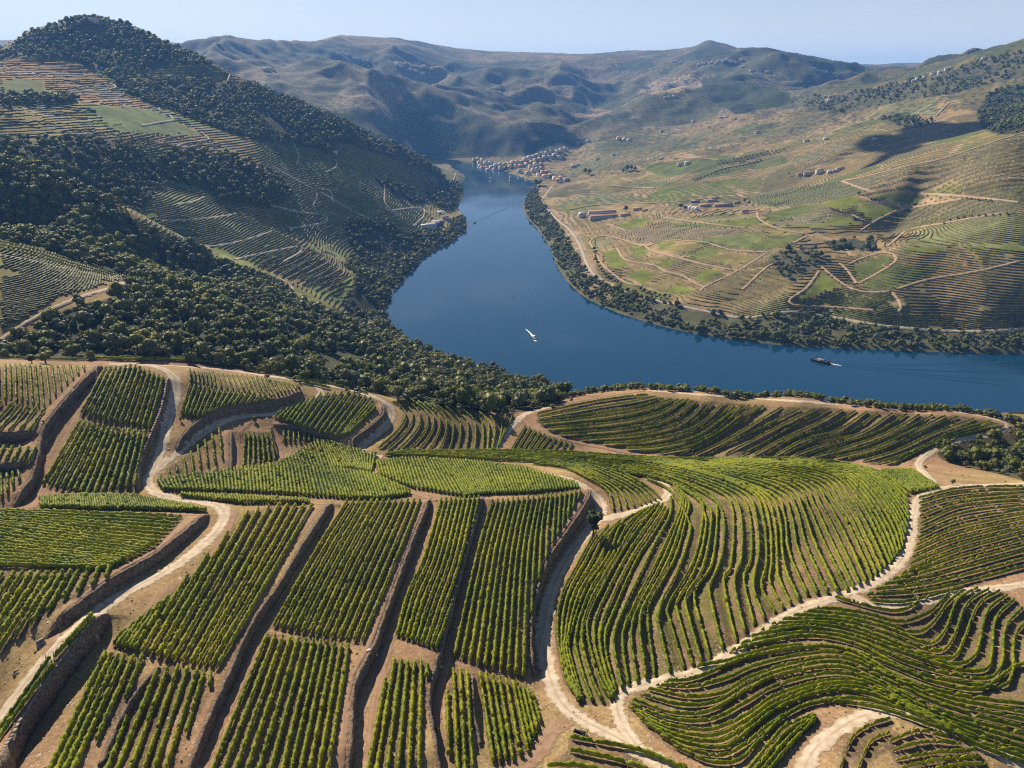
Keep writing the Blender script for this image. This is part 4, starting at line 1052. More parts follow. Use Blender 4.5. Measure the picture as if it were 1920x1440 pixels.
road('dirt_road', [[(-20, 1372), (25, 1312), (85, 1235), (130, 1190), (185, 1145), (240, 1110), (330, 1060), (390, 1012), (418, 978), (415, 952), (380, 941), (330, 935), (290, 922), (277, 902), (288, 880), (303, 840), (318, 780), (330, 735), (325, 706), (300, 690), (262, 684), (200, 683)]], 4.6, PALE, label='pale winding dirt road at the left between stone walls')
road('dirt_road', [[(288, 888), (330, 850), (400, 800), (450, 782), (515, 776), (560, 764), (592, 750), (602, 737), (592, 724), (560, 717)]], 3.8, PALE, label='pale track rising to the hairpin bend')
road('dirt_road', [[(262, 683), (380, 690), (470, 700), (500, 705), (568, 714), (649, 730), (690, 741), (722, 755), (735, 774), (727, 795), (700, 820), (678, 838), (690, 852), (720, 858)]], 4.4, PALE, label='pale road along the crest and round the second hairpin')
road('dirt_road', [[(836, 867), (900, 872), (960, 877), (1020, 888), (1070, 900), (1108, 922), (1127, 948), (1120, 975), (1092, 1010), (1062, 1050), (1034, 1110), (1020, 1170), (1022, 1230), (1036, 1285), (1056, 1322), (1092, 1350), (1150, 1380), (1220, 1420), (1290, 1460)]], 5.2, PALE, label='broad pale road curving down the middle to the junction')
road('dirt_road', [[(1122, 975), (1165, 966), (1205, 955), (1243, 937), (1253, 920), (1238, 905), (1205, 893)]], 4.4, PALE, label='short pale spur road ending on the dome')
road('dirt_road', [[(1195, 1400), (1168, 1360), (1156, 1322), (1170, 1296), (1220, 1282), (1290, 1264), (1345, 1240), (1405, 1203), (1480, 1152), (1560, 1122), (1640, 1092), (1690, 1050), (1707, 1010), (1713, 965), (1728, 932), (1780, 914), (1860, 909), (1940, 906)]], 4.2, PALE, label='pale track round the foot of the terraced dome')
road('dirt_road', [[(1760, 918), (1742, 895), (1722, 872), (1745, 848), (1790, 828), (1850, 815), (1890, 802), (1870, 787), (1785, 772), (1640, 763), (1500, 753), (1380, 745), (1210, 732)]], 4.2, PALE, label='pale track round the terraced knoll')
road('dirt_road', [[(1595, 1116), (1650, 1138), (1720, 1130), (1790, 1115), (1850, 1105), (1940, 1094)]], 4.0, PALE, label='pale side track towards the right edge')
road('dirt_road', [[(1500, 1470), (1520, 1415), (1560, 1377), (1610, 1346), (1660, 1337), (1720, 1346), (1800, 1376), (1870, 1412), (1950, 1455)]], 4.6, PALE, label='pale loop of track at the lower right')
road('dirt_road', [[(1060, 757), (1000, 772), (978, 781), (945, 818), (934, 842), (960, 860), (1000, 864)]], 4.0, PALE, label='pale track down from the saddle by the river')
road('earth_track', [[(980, 785), (1000, 803), (1031, 816), (1100, 834), (1190, 852), (1280, 862)]], 2.6, EARTH)
road('earth_track', [[(1000, 774), (1060, 757), (1130, 744), (1210, 733)]], 2.4, EARTH)
road('earth_track', [[(295, 1445), (330, 1360), (390, 1270), (440, 1190), (490, 1115), (540, 1030), (600, 950)], [(376, 1445), (412, 1360), (455, 1275), (500, 1180), (560, 1090), (620, 985), (645, 950)]], 2.6, EARTH, label='earth paths either side of the first sunken wall')
road('earth_track', [[(640, 1445), (645, 1370), (655, 1290), (690, 1215), (725, 1118), (755, 1040), (795, 940)], [(690, 1445), (702, 1330), (718, 1250), (740, 1170), (765, 1090), (800, 1000), (815, 945)]], 2.6, EARTH, label='earth paths either side of the second sunken wall')
road('earth_track', [[(836, 1445), (820, 1330), (845, 1220), (880, 1080), (912, 940)]], 2.2, EARTH)
road('earth_track', [[(975, 1270), (980, 1200), (988, 1130), (1005, 1080), (1045, 1020), (1080, 960), (1097, 925)]], 3.0, EARTH, label='earth path on top of the curved wall')
road('earth_track', [[(75, 1250), (130, 1150), (210, 1080), (290, 1035), (345, 985), (385, 968)]], 2.6, EARTH)
road('earth_track', [[(0, 958), (80, 957), (200, 960), (300, 963), (380, 966)]], 2.4, EARTH)
road('earth_track', [[(440, 960), (400, 1040), (300, 1125), (220, 1200), (170, 1290), (90, 1440)]], 2.8, EARTH, label='earth path below the winding road')
road('earth_track', [[(160, 690), (130, 740), (95, 800), (60, 870)], [(195, 700), (150, 770), (110, 850), (75, 930), (60, 955)]], 2.6, EARTH)
road('earth_track', [[(640, 878), (700, 892), (760, 920), (810, 935)], [(480, 885), (560, 877), (640, 878)], [(810, 862), (870, 900), (905, 935)], [(460, 945), (520, 935), (600, 945), (640, 945)]], 2.4, EARTH)
road('earth_track', [[(425, 884), (424, 800)], [(445, 884), (447, 820), (470, 790)], [(530, 862), (515, 800)]], 2.2, EARTH)
road('earth_track', [[(562, 732), (530, 752), (470, 760), (400, 778), (345, 815), (315, 860)]], 2.6, EARTH)
road('earth_track', [[(710, 748), (716, 775), (700, 795), (655, 830), (662, 850)]], 2.4, EARTH)
road('earth_track', [[(1220, 731), (1330, 736), (1450, 744), (1560, 754)]], 6.0, EARTH)
road('earth_track', [[(1010, 1400), (1040, 1370), (1070, 1350)], [(950, 1445), (1010, 1415), (1045, 1350)]], 4.0, EARTH)
# tracks across the river and on the left hills
road('riverside_road', [[(1037, 347), (1022, 368), (1017, 380), (1045, 412), (1070, 433), (1087, 460), (1103, 500), (1123, 523), (1160, 543), (1207, 558), (1300, 579), (1392, 596), (1470, 586), (1530, 590), (1650, 611), (1760, 620), (1850, 622), (1930, 617)]], 6.0, GRIT, 0.3, 'grey road and railway bed along the right bank')
FT = [[(1280, 452), (1323, 455), (1367, 468), (1423, 473), (1440, 472)], [(1487, 457), (1513, 443)], [(1440, 473), (1380, 510), (1323, 537), (1313, 547)], [(1223, 472), (1280, 486), (1323, 497), (1373, 507)], [(1240, 508), (1280, 517), (1300, 530), (1323, 540)],
      [(1116, 472), (1120, 480), (1133, 500), (1173, 530), (1207, 537)], [(1157, 465), (1165, 480), (1180, 490), (1223, 497), (1250, 510)], [(1207, 460), (1223, 470), (1260, 478), (1285, 484)], [(1213, 463), (1240, 453), (1280, 450)], [(1113, 467), (1107, 452), (1140, 443), (1207, 463)], [(1133, 420), (1160, 428), (1175, 434)],
      [(1420, 398), (1425, 412), (1460, 430), (1513, 440), (1527, 445)], [(1613, 433), (1650, 410), (1690, 393), (1720, 387), (1807, 373)], [(1610, 368), (1633, 377), (1670, 384), (1707, 389)], [(1553, 393), (1590, 400), (1630, 420)], [(1723, 363), (1820, 370), (1913, 380)],
      [(1663, 463), (1690, 440), (1707, 430), (1780, 417), (1880, 400)], [(1540, 500), (1570, 525), (1600, 543), (1630, 548), (1670, 547)], [(1537, 507), (1513, 540), (1480, 563), (1490, 573), (1560, 576), (1640, 582)], [(1672, 547), (1690, 573), (1683, 587)], [(1573, 493), (1587, 505), (1607, 533)], [(1607, 533), (1650, 510), (1682, 487), (1660, 473), (1620, 483), (1590, 497)],
      [(1680, 543), (1747, 523), (1830, 510), (1913, 490)], [(1527, 307), (1557, 287)], [(1620, 277), (1670, 262), (1713, 247)], [(1577, 340), (1620, 332), (1697, 313), (1773, 297), (1813, 283), (1925, 247)], [(1577, 340), (1610, 352), (1640, 362)], [(1753, 220), (1780, 193)], [(1060, 395), (1130, 384), (1250, 380), (1330, 372)], [(1240, 408), (1330, 420), (1400, 428)],
      [(1265, 300), (1275, 295), (1350, 300)], [(1300, 340), (1350, 318), (1400, 308), (1470, 290)], [(1390, 402), (1430, 396)], [(1135, 348), (1180, 352), (1230, 353)], [(1390, 545), (1440, 500), (1465, 492)]]
FTM = road_mat('pinkish_track', (0.36, 0.245, 0.155), (0.47, 0.335, 0.22), (0.30, 0.22, 0.12))
road('farm_track', FT, 4.4, FTM, 0.35, 'pale farm tracks between the fields across the river')
LT = [[(100, 178), (160, 172), (205, 168), (218, 163), (205, 155)], [(286, 183), (295, 198), (302, 209)], [(265, 237), (300, 230), (325, 226), (318, 215)], [(376, 248), (392, 262), (350, 268), (330, 275)], [(425, 158), (432, 140)], [(135, 252), (178, 252)],
      [(548, 265), (560, 290), (556, 312)], [(610, 325), (632, 312), (628, 298)], [(250, 385), (300, 345), (315, 338)], [(330, 384), (365, 378), (384, 369)], [(300, 415), (370, 412), (430, 404), (445, 400)], [(380, 465), (440, 456), (500, 438), (512, 433)], [(440, 487), (500, 474), (560, 462)], [(530, 492), (560, 475), (568, 463)],
      [(375, 462), (400, 472), (380, 458)], [(530, 548), (548, 545), (545, 535), (520, 520)], [(510, 312), (560, 340), (595, 362), (588, 385), (592, 398)], [(600, 355), (620, 358), (625, 385)], [(505, 385), (560, 398), (600, 402)], [(540, 430), (600, 420), (615, 412), (610, 402)], [(700, 325), (720, 345), (722, 380), (735, 395), (760, 415)], [(735, 395), (790, 390), (795, 405), (775, 425)],
      [(800, 350), (812, 370), (815, 385)], [(855, 325), (848, 345), (838, 368), (828, 388)], [(700, 255), (690, 270)], [(600, 360), (660, 395), (720, 425)], [(-10, 478), (60, 490), (130, 507), (200, 520), (240, 527)], [(0, 640), (60, 600), (140, 562), (210, 540), (238, 529)]]
road('hill_track', LT, 3.6, PALE, 0.35, 'pale tracks climbing the hills left of the river')

# ------------------------------------------------------------------ retaining walls
STONE = noise_mat('dry_stone', (0.085, 0.065, 0.05), (0.20, 0.155, 0.115), 1.3, 0.95, 6.0, bump=0.8, c3=(0.15, 0.10, 0.07), scale3=0.12)
_n, _l = STONE.node_tree.nodes, STONE.node_tree.links
_b = _n['Principled BSDF']; _src = _b.inputs['Base Color'].links[0].from_socket
_v = _n.new('ShaderNodeTexVoronoi'); _v.inputs['Scale'].default_value = 2.1
_g = _n.new('ShaderNodeNewGeometry'); _l.new(_g.outputs['Position'], _v.inputs['Vector'])
_x = _n.new('ShaderNodeMixRGB'); _x.blend_type = 'MULTIPLY'; _x.inputs['Fac'].default_value = 0.75
_hs = _n.new('ShaderNodeSeparateColor'); _l.new(_v.outputs['Color'], _hs.inputs['Color'])
_mr = _n.new('ShaderNodeMapRange'); _mr.inputs['To Min'].default_value = 0.45; _mr.inputs['To Max'].default_value = 1.7; _l.new(_hs.outputs['Red'], _mr.inputs['Value'])
_l.new(_src, _x.inputs['Color1']); _l.new(_mr.outputs['Result'], _x.inputs['Color2']); _l.new(_x.outputs['Color'], _b.inputs['Base Color'])
for w, h, lab in wall_lines:
    nn = len(w)
    t = np.gradient(w[:, :2], axis=0); t /= np.linalg.norm(t, axis=1, keepdims=True)
    nr_ = np.stack([-t[:, 1], t[:, 0]], 1)            # to the high side
    zh = H(*(w[:, :2] + nr_ * 1.3).T); zl = H(*(w[:, :2] - nr_ * 1.3).T)
    zl = np.minimum(zl, zh - 0.2)
    top = zh + 0.10 + 0.4 * (rng.random(nn) - 0.5)
    face = 0.45 + 0.5 * (rng.random(nn) - 0.5)
    lev = [0.0, 0.33, 0.66, 1.0]
    V = []
    for q in lev:                                     # battered outer face
        o_ = w[:, :2] - nr_ * (face + 0.35 * (1 - q) + 0.10 * (rng.random(nn) - 0.5))[:, None]
        V.append(np.c_[o_, zl - 0.5 + (top - zl + 0.5) * q])
    V.append(np.c_[w[:, :2] + nr_ * (0.35 + 0.12 * (rng.random(nn) - 0.5))[:, None], top - 0.02])
    V.append(np.c_[w[:, :2] + nr_ * 0.5, zl - 0.4])
    ids = np.arange(6 * nn).reshape(6, nn)
    F = [np.stack([ids[k, :-1], ids[k, 1:], ids[k + 1, 1:], ids[k + 1, :-1]], 1)[:, ::-1] for k in range(5)]
    F.append(np.stack([ids[5, :-1], ids[5, 1:], ids[0, 1:], ids[0, :-1]], 1)[:, ::-1])
    caps = [[ids[0, e], ids[1, e], ids[2, e], ids[3, e], ids[4, e], ids[5, e]] for e in (0, -1)]
    caps[0] = caps[0][::-1]
    mid_ = w[nn // 2]
    root = empty('stone_retaining_wall', (w[0, 0], w[0, 1], zl[0]), 0, lab, 'wall', 'stone retaining walls of the near vineyards')
    o = mesh_object('masonry', np.vstack(V) - np.array([w[0, 0], w[0, 1], zl[0]]), [np.vstack(F), np.array(caps)], STONE, root)
    cap_v = []
    # coping: flat stones laid end to end along the top
    cl_ = resample(np.c_[w[:, :2] - nr_ * 0.12, top], 1.6)
    for k in range((len(cl_) - 1) if ('tallest' in lab or 'white capping' in lab) else 0):
        a_, b_ = cl_[k], cl_[k + 1]
        if rng.random() < 0.05: continue
        d_ = b_ - a_; L_ = np.linalg.norm(d_[:2]);
        if L_ < 0.3: continue
        u_ = d_[:2] / L_; s_ = np.array([-u_[1], u_[0]])
        hw_, th_ = 0.33 + 0.08 * rng.random(), 0.10 + 0.08 * rng.random()
        base = len(cap_v)
        for e_, p_ in ((0.04, a_), (-0.04, b_)):
            for sx, sz in ((-1, 0), (1, 0), (1, 1), (-1, 1)):
                cap_v.append((*(p_[:2] + u_ * e_ + s_ * sx * hw_), p_[2] - 0.03 + sz * th_))
    cap_v = np.array(cap_v)
    kb = np.arange(len(cap_v) // 8)[:, None, None] * 8
    bf = np.array([[0, 1, 2, 3], [7, 6, 5, 4], [0, 4, 5, 1], [1, 5, 6, 2], [2, 6, 7, 3], [3, 7, 4, 0]])[None]
    if len(cap_v):
        co = mesh_object('coping', cap_v - np.array([w[0, 0], w[0, 1], zl[0]]), (kb + bf).reshape(-1, 4)[:, ::-1], noise_mat('coping_stone', (0.17, 0.13, 0.10), (0.33, 0.27, 0.215), 0.5, 0.9) if 'coping_stone' not in bpy.data.materials else bpy.data.materials['coping_stone'], root)
        co['kind'] = 'stuff'

# ------------------------------------------------------------------ vines
def leaf_mat(name, cols, s_small, s_big, trans=0.25):
    m, n, l, b = principled(name, 0.6, 0.25)
    g = n.new('ShaderNodeNewGeometry')
    a = n.new('ShaderNodeAttribute'); a.attribute_name = 'tint'
    oi = n.new('ShaderNodeObjectInfo')
    t = n.new('ShaderNodeTexNoise'); t.inputs['Scale'].default_value = s_small; t.inputs['Detail'].default_value = 2
    t2 = n.new('ShaderNodeTexNoise'); t2.inputs['Scale'].default_value = s_big; t2.inputs['Detail'].default_value = 3
    for q in (t, t2): l.new(g.outputs['Position'], q.inputs['Vector'])
    def mm(op, x, y):
        q = n.new('ShaderNodeMath'); q.operation = op
        for k, v in enumerate((x, y)):
            if isinstance(v, (int, float)): q.inputs[k].default_value = v
            else: l.new(v, q.inputs[k])
        return q.outputs[0]
    v = mm('ADD', mm('MULTIPLY', t.outputs['Fac'], 0.45), mm('MULTIPLY', t2.outputs['Fac'], 0.55))
    v = mm('ADD', v, mm('MULTIPLY', mm('SUBTRACT', a.outputs['Fac'], 0.5), 0.45))
    v = mm('ADD', v, mm('MULTIPLY', mm('SUBTRACT', oi.outputs['Random'], 0.5), 0.10))
    r = n.new('ShaderNodeValToRGB')
    e = r.color_ramp.elements
    e[0].position = 0.28; e[0].color = (*cols[0], 1)
    e[1].position = 0.74; e[1].color = (*cols[2], 1)
    k = e.new(0.5); k.color = (*cols[1], 1)
    if len(cols) > 3:
        k = e.new(0.82); k.color = (*cols[3], 1)
    l.new(v, r.inputs['Fac'])
    l.new(r.outputs['Color'], b.inputs['Base Color'])
    tr = n.new('ShaderNodeBsdfTranslucent'); l.new(r.outputs['Color'], tr.inputs['Color'])
    ms = n.new('ShaderNodeMixShader'); ms.inputs['Fac'].default_value = trans
    l.new(b.outputs['BSDF'], ms.inputs[1]); l.new(tr.outputs['BSDF'], ms.inputs[2])
    l.new(ms.outputs['Shader'], n['Material Output'].inputs['Surface'])
    return m
VINE = leaf_mat('vine_leaves', [(0.07, 0.115, 0.006), (0.235, 0.285, 0.010), (0.45, 0.43, 0.016), (0.50, 0.35, 0.035)], 0.55, 0.03, 0.45)
WOODM = noise_mat('vine_wood', (0.10, 0.07, 0.05), (0.2, 0.15, 0.11), 3.0, 0.9)

def hedge(lines, step, vig, dense_=True):
    """Trained vines along ground lines: leafy wall on short stems with ragged top, gaps where vines are missing."""
    V, F, T = [], [], []
    off = 0
    for w in lines:
        w = resample(w[:, :2], step)
        nn = len(w)
        if nn < 3: continue
        t = np.gradient(w, axis=0); t /= np.maximum(np.linalg.norm(t, axis=1, keepdims=True), 1e-6)
        s = np.stack([-t[:, 1], t[:, 0]], 1)
        z = H(w[:, 0], w[:, 1])
        al_ = np.arange(nn) * step
        plant = np.clip(0.55 * vnoise(al_ / 0.85, al_ * 0 + rng.random() * 99, 3) + 0.35 * vnoise(al_ / 3.1, al_ * 0 + 7.7 + rng.random() * 99, 4) + 0.25 * rng.random(nn), 0, 1)
        full = 0.55 + 0.75 * plant
        big = fbm(w[:, 0] / 11, w[:, 1] / 11, 2, 91)
        vg = vig * (0.78 + 0.5 * big)
        h = (0.95 + 0.85 * full * rng.uniform(0.65, 1.2, nn)) * (0.55 + 0.45 * np.minimum(vg, 1.1))
        wd = (0.12 + 0.30 * full * rng.uniform(0.5, 1.35, nn)) * vg
        gap = (rng.random(nn) < (0.02 + 0.35 * max(0, 0.95 - vig))) | (vg * rng.uniform(0.8, 1.2, nn) < 0.50)
        h = np.where(gap, 0.35, h); wd = np.where(gap, 0.05, wd)
        h[[0, -1]] *= 0.55; wd[[0, -1]] *= 0.5
        cs = [(-0.55, 0.28), (-1.0, 0.58), (-0.62, 0.93), (0.0, 1.05), (0.62, 0.93), (1.0, 0.58), (0.55, 0.28)]
        shift = (rng.random(nn) - 0.5) * 0.22
        for k, (a_, q) in enumerate(cs):
            off_ = wd * a_ * rng.uniform(0.75, 1.3, nn) + shift * 0.6
            p = w + s * off_[:, None] + t * ((rng.random(nn) - 0.5) * step * 0.6)[:, None]
            V.append(np.c_[p, z + h * q * rng.uniform(0.93, 1.07, nn)])
            T.append(np.clip(0.25 + 0.5 * rng.random(nn) + 0.35 * (plant - 0.5), 0, 1))
        ids = off + np.arange(7 * nn).reshape(7, nn)
        ok = ~(gap[:-1] & gap[1:])
        for k in range(6):
            F.append(np.stack([ids[k, :-1], ids[k, 1:], ids[k + 1, 1:], ids[k + 1, :-1]], 1)[ok])
        off += 7 * nn
        # loose shoots that break up the outline
        ns_ = int(nn * 1.6)
        i_ = rng.integers(0, nn, ns_)
        i_ = i_[~gap[i_]]; ns_ = len(i_)
        c_ = np.c_[w[i_] + s[i_] * (wd[i_] * rng.uniform(-1.25, 1.25, ns_))[:, None] + t[i_] * rng.uniform(-0.5, 0.5, ns_)[:, None], z[i_] + h[i_] * rng.uniform(0.45, 1.12, ns_)]
        e1 = rng.normal(size=(ns_, 3)); e1 /= np.linalg.norm(e1, axis=1, keepdims=True)
        e2 = np.cross(e1, rng.normal(size=(ns_, 3))); e2 /= np.maximum(np.linalg.norm(e2, axis=1, keepdims=True), 1e-3)
        sz_ = (rng.uniform(0.13, 0.30, ns_) * min(1.2, vig))[:, None]
        V.append(np.stack([c_ - e1 * sz_, c_ + e2 * sz_ * 0.7, c_ + e1 * sz_, c_ - e2 * sz_ * 0.7], 1).reshape(-1, 3))
        T.append(np.repeat(rng.uniform(0.2, 1.0, ns_), 4))
        F.append(np.arange(4 * ns_).reshape(-1, 4) + off); off += 4 * ns_
    if not V: return None
    return np.vstack(V), np.vstack(F), np.concatenate(T)

rows = []
for ip, k, px, vig, ng in ROWS:
    c = cast(px)
    ok = ~np.isnan(c[:, 0])
    c = c[ok]
    if len(c) < 3: continue
    seg = np.linalg.norm(np.diff(c[:, :2], axis=0), axis=1)
    parts_ = [s for s in np.split(c, np.nonzero(seg > 12)[0] + 1) if len(s) >= 3 and np.linalg.norm(s[-1] - s[0]) > 2.0]
    if not parts_: continue
    on = px[ok]
    vis = (on[:, 0] > -5) & (on[:, 0] < 1925) & (on[:, 1] < 1445)
    d = np.sqrt((c ** 2).sum(1))
    size = (np.linalg.norm(np.diff(on, axis=0), axis=1) * vis[1:] / d[1:]).sum()
    rows.append([size, ip, k, parts_, vig])
rows.sort(key=lambda r: -r[0])
TERR_WORDS = {True: 'vine row along the contour', False: 'vine row'}
counts_in_plot = {}
restV, restF, restT, ro = [], [], [], 0
for q, (size, ip, k, parts_, vig) in enumerate(rows):
    r0 = np.hypot(*parts_[0][:, :2].mean(0))
    step = 0.55 if r0 < 235 else (0.68 if r0 < 300 else 0.85)
    parts_ = sorted(parts_, key=lambda a_: -len(a_))
    for xp in parts_[1:]:
        hx = hedge([xp], step, vig)
        if hx is not None: restV.append(hx[0]); restF.append(hx[1] + ro); restT.append(hx[2]); ro += len(hx[0])
    hg = hedge(parts_[:1], step, vig)
    if hg is None: continue
    V, F, T = hg
    if q < 296 and size > 0:
        b0 = parts_[0][len(parts_[0]) // 2]
        desc = PLOTS[ip][0]
        nrow = PLOTS[ip][5]
        # rows are numbered from the plot's left (or far) edge
        where = 'from the left' if abs(np.diff(norm_param(PLOTS[ip][1][0], 2), axis=0)[0, 1]) > abs(np.diff(norm_param(PLOTS[ip][1][0], 2), axis=0)[0, 0]) * 0.6 else 'from the far side'
        lab = ('%s vine row %s in the %s' % (ordinal(k), where, desc)) if nrow > 1 else 'only vine row in the %s' % desc
        wl_ = lab.split()
        if len(wl_) > 16: lab = ' '.join(w_ for w_ in wl_ if w_ != 'the')
        if len(lab.split()) > 16: print('LONG', lab)
        o = mesh_object('vine_row', V - b0, F, VINE, attrs={'tint': ('FLOAT', T)})
        o.location = b0
        tag(o, lab, 'vine row', 'trellised vine rows on the near hill')
    else:
        restV.append(V); restF.append(F + ro); restT.append(T); ro += len(V)
if restV:
    o = mesh_object('vine_rows', np.vstack(restV), np.vstack(restF), VINE, attrs={'tint': ('FLOAT', np.concatenate(restT))})
    tag(o, 'smaller and more distant vine rows on the near hill', 'vine rows', None, 'stuff')

# vine rows along the contours of the slopes across the river and on the left hills
def contour_rows():
    st = 2
    ii = np.arange(0, NR - st, st)
    ii = ii[(RR[ii] > 400) & (RR[ii] < 2000)]
    jj = np.arange(0, NA - st, st)
    I, J = np.meshgrid(ii, jj, indexing='ij')
    I, J = I.ravel(), J.ravel()
    C = CONTOUR[I, J]
    k = C > 0
    I, J, C = I[k], J[k], C[k]
    P = lambda i, j: np.stack([GX[i, j], GY[i, j], Z[i, j]], -1)
    segs = []
    for tri in (((0, 0), (st, 0), (st, st)), ((0, 0), (st, st), (0, st))):
        p = [P(I + a, J + b) for a, b in tri]
        wob = 2.2 * (fbm(p[0][:, 0] / 70, p[0][:, 1] / 70, 2, 71) - 0.5)
        z = np.stack([(v[:, 2] + 0 * wob) / C for v in p], 1)
        lo, hi = np.ceil(z.min(1)), np.floor(z.max(1))
        for q in range(3):
            L = lo + q
            ok = L <= hi
            if not ok.any(): break
            pts_, cnt = [], np.zeros(len(L), int)
            A = np.full((len(L), 2, 2), np.nan)
            for e in ((0, 1), (1, 2), (2, 0)):
                za, zb = z[:, e[0]], z[:, e[1]]
                cr_ = ok & ((za < L) != (zb < L))
                t = np.where(cr_, (L - za) / np.where(zb == za, 1, zb - za), 0)[:, None]
                x = p[e[0]][:, :2] * (1 - t) + p[e[1]][:, :2] * t
                put = cr_ & (cnt < 2)
                A[put, cnt[put]] = x[put]
                cnt += cr_
            g = (cnt == 2)
            segs.append(A[g])
    S = np.concatenate(segs)
    S = S[np.linalg.norm(S[:, 1] - S[:, 0], axis=1) > 0.4]
    keepp = fbm(S[:, 0, 0] / 25, S[:, 0, 1] / 25, 2, 13) > 0.2
    S = S[keepp]
    a, b = S[:, 0], S[:, 1]
    d = b - a; L = np.linalg.norm(d, axis=1, keepdims=True); u = d / L; s = np.stack([-u[:, 1], u[:, 0]], 1)
    a, b = a - u * 0.2, b + u * 0.2
    r = np.hypot(a[:, 0], a[:, 1])
    hw = (0.85 * rng.uniform(0.7, 1.3, len(a)))[:, None]
    h0, h1 = 1.15 * rng.uniform(0.7, 1.2, len(a)), 1.15 * rng.uniform(0.75, 1.25, len(a))
    za, zb = H(a[:, 0], a[:, 1]), H(b[:, 0], b[:, 1])
    V = np.stack([np.c_[a - s * hw, za - 0.2], np.c_[a - s * hw * 0.5, za + h0], np.c_[a + s * hw * 0.5, za + h0], np.c_[a + s * hw, za - 0.2],
                  np.c_[b - s * hw, zb - 0.2], np.c_[b - s * hw * 0.5, zb + h1], np.c_[b + s * hw * 0.5, zb + h1], np.c_[b + s * hw, zb - 0.2]], 1).reshape(-1, 3)
    kb = np.arange(len(a))[:, None, None] * 8
    F = (kb + np.array([[0, 4, 5, 1], [1, 5, 6, 2], [2, 6, 7, 3]])[None]).reshape(-1, 4)
    o = mesh_object('hillside_vines', V, F, FARVINE, attrs={'tint': ('FLOAT', np.repeat(rng.random(len(a)), 8))})
    tag(o, 'lines of vines following the contours of the distant slopes', 'vines', None, 'stuff')
    print('contour segments', len(a))
FARVINE = leaf_mat('far_vine_leaves', [(0.06, 0.07, 0.013), (0.115, 0.12, 0.02), (0.19, 0.175, 0.032)], 0.1, 0.01, 0.35)
contour_rows()

# ------------------------------------------------------------------ trees
def ico(sub):
    import bmesh
    bm = bmesh.new(); bmesh.ops.create_icosphere(bm, subdivisions=sub, radius=1.0)
    v = np.array([x.co[:] for x in bm.verts]); f = np.array([[y.index for y in x.verts] for x in bm.faces])
    bm.free(); return v, f
ICO1, ICO2 = ico(1), ico(2)

def crown_mesh(name, mat, seed, nblob=7, squash=0.85, leaves=230, spread=0.62, blob=(0.34, 0.6), tall=1.0):
    """A crown about 1 m in radius: leafy lumps with ragged skin, plus loose sprays of leaves round them."""
    r = np.random.default_rng(seed)
    V, F, T = [], [], []
    off = 0
    cents = []
    for k in range(nblob):
        a = r.uniform(0, 6.283); q = r.uniform(0.15, 1) * spread
        c = np.array([math.cos(a) * q, math.sin(a) * q, r.uniform(-0.15, 0.62) * tall])
        if k == 0: c = np.array([0, 0, 0.1])
        R_ = r.uniform(*blob) * (1.25 if k == 0 else 1)
        v, f = (ICO2 if k < 3 else ICO1)
        n_ = r.uniform(0.58, 1.28, len(v))[:, None]
        V.append(v * n_ * R_ * np.array([1, 1, squash]) + c); F.append(f + off); off += len(v)
        T.append(np.clip(r.uniform(0.3, 0.7) + r.uniform(-0.25, 0.25, len(v)), 0, 1))
        cents.append((c, R_))
    # sprays
    LV = []
    for k in range(leaves):
        c, R_ = cents[r.integers(len(cents))]
        d = r.normal(size=3); d /= np.linalg.norm(d)
        if d[2] < -0.35: d[2] *= -1
        p = c + d * R_ * r.uniform(0.9, 1.22) * np.array([1, 1, squash])
        e1 = r.normal(size=3); e1 /= np.linalg.norm(e1); e2 = np.cross(e1, d); e2 /= max(np.linalg.norm(e2), 1e-3)
        s = r.uniform(0.07, 0.17)
        LV += [p - e1 * s, p + e2 * s, p + e1 * s, p - e2 * s]
    LV = np.array(LV)
    V.append(LV); Fq = np.arange(len(LV)).reshape(-1, 4) + off
    T.append(np.repeat(r.random(leaves), 4))
    o = mesh_object(name, np.vstack(V), [np.vstack(F), Fq], mat, attrs={'tint': ('FLOAT', np.concatenate(T))})
    return o

OAK = leaf_mat('oak_leaves', [(0.055, 0.07, 0.013), (0.13, 0.142, 0.028), (0.22, 0.21, 0.046)], 0.25, 0.02, 0.25)
OLIVE = leaf_mat('olive_leaves', [(0.07, 0.085, 0.035), (0.13, 0.145, 0.065), (0.20, 0.205, 0.10)], 0.3, 0.02, 0.2)
BRIGHT = leaf_mat('bright_leaves', [(0.08, 0.11, 0.014), (0.17, 0.20, 0.026), (0.28, 0.28, 0.045)], 0.3, 0.03, 0.35)
PINE = leaf_mat('pine_needles', [(0.03, 0.05, 0.015), (0.06, 0.085, 0.025), (0.11, 0.13, 0.04)], 0.5, 0.05, 0.15)
BARK = noise_mat('bark', (0.07, 0.05, 0.035), (0.16, 0.12, 0.09), 2.0, 0.95)

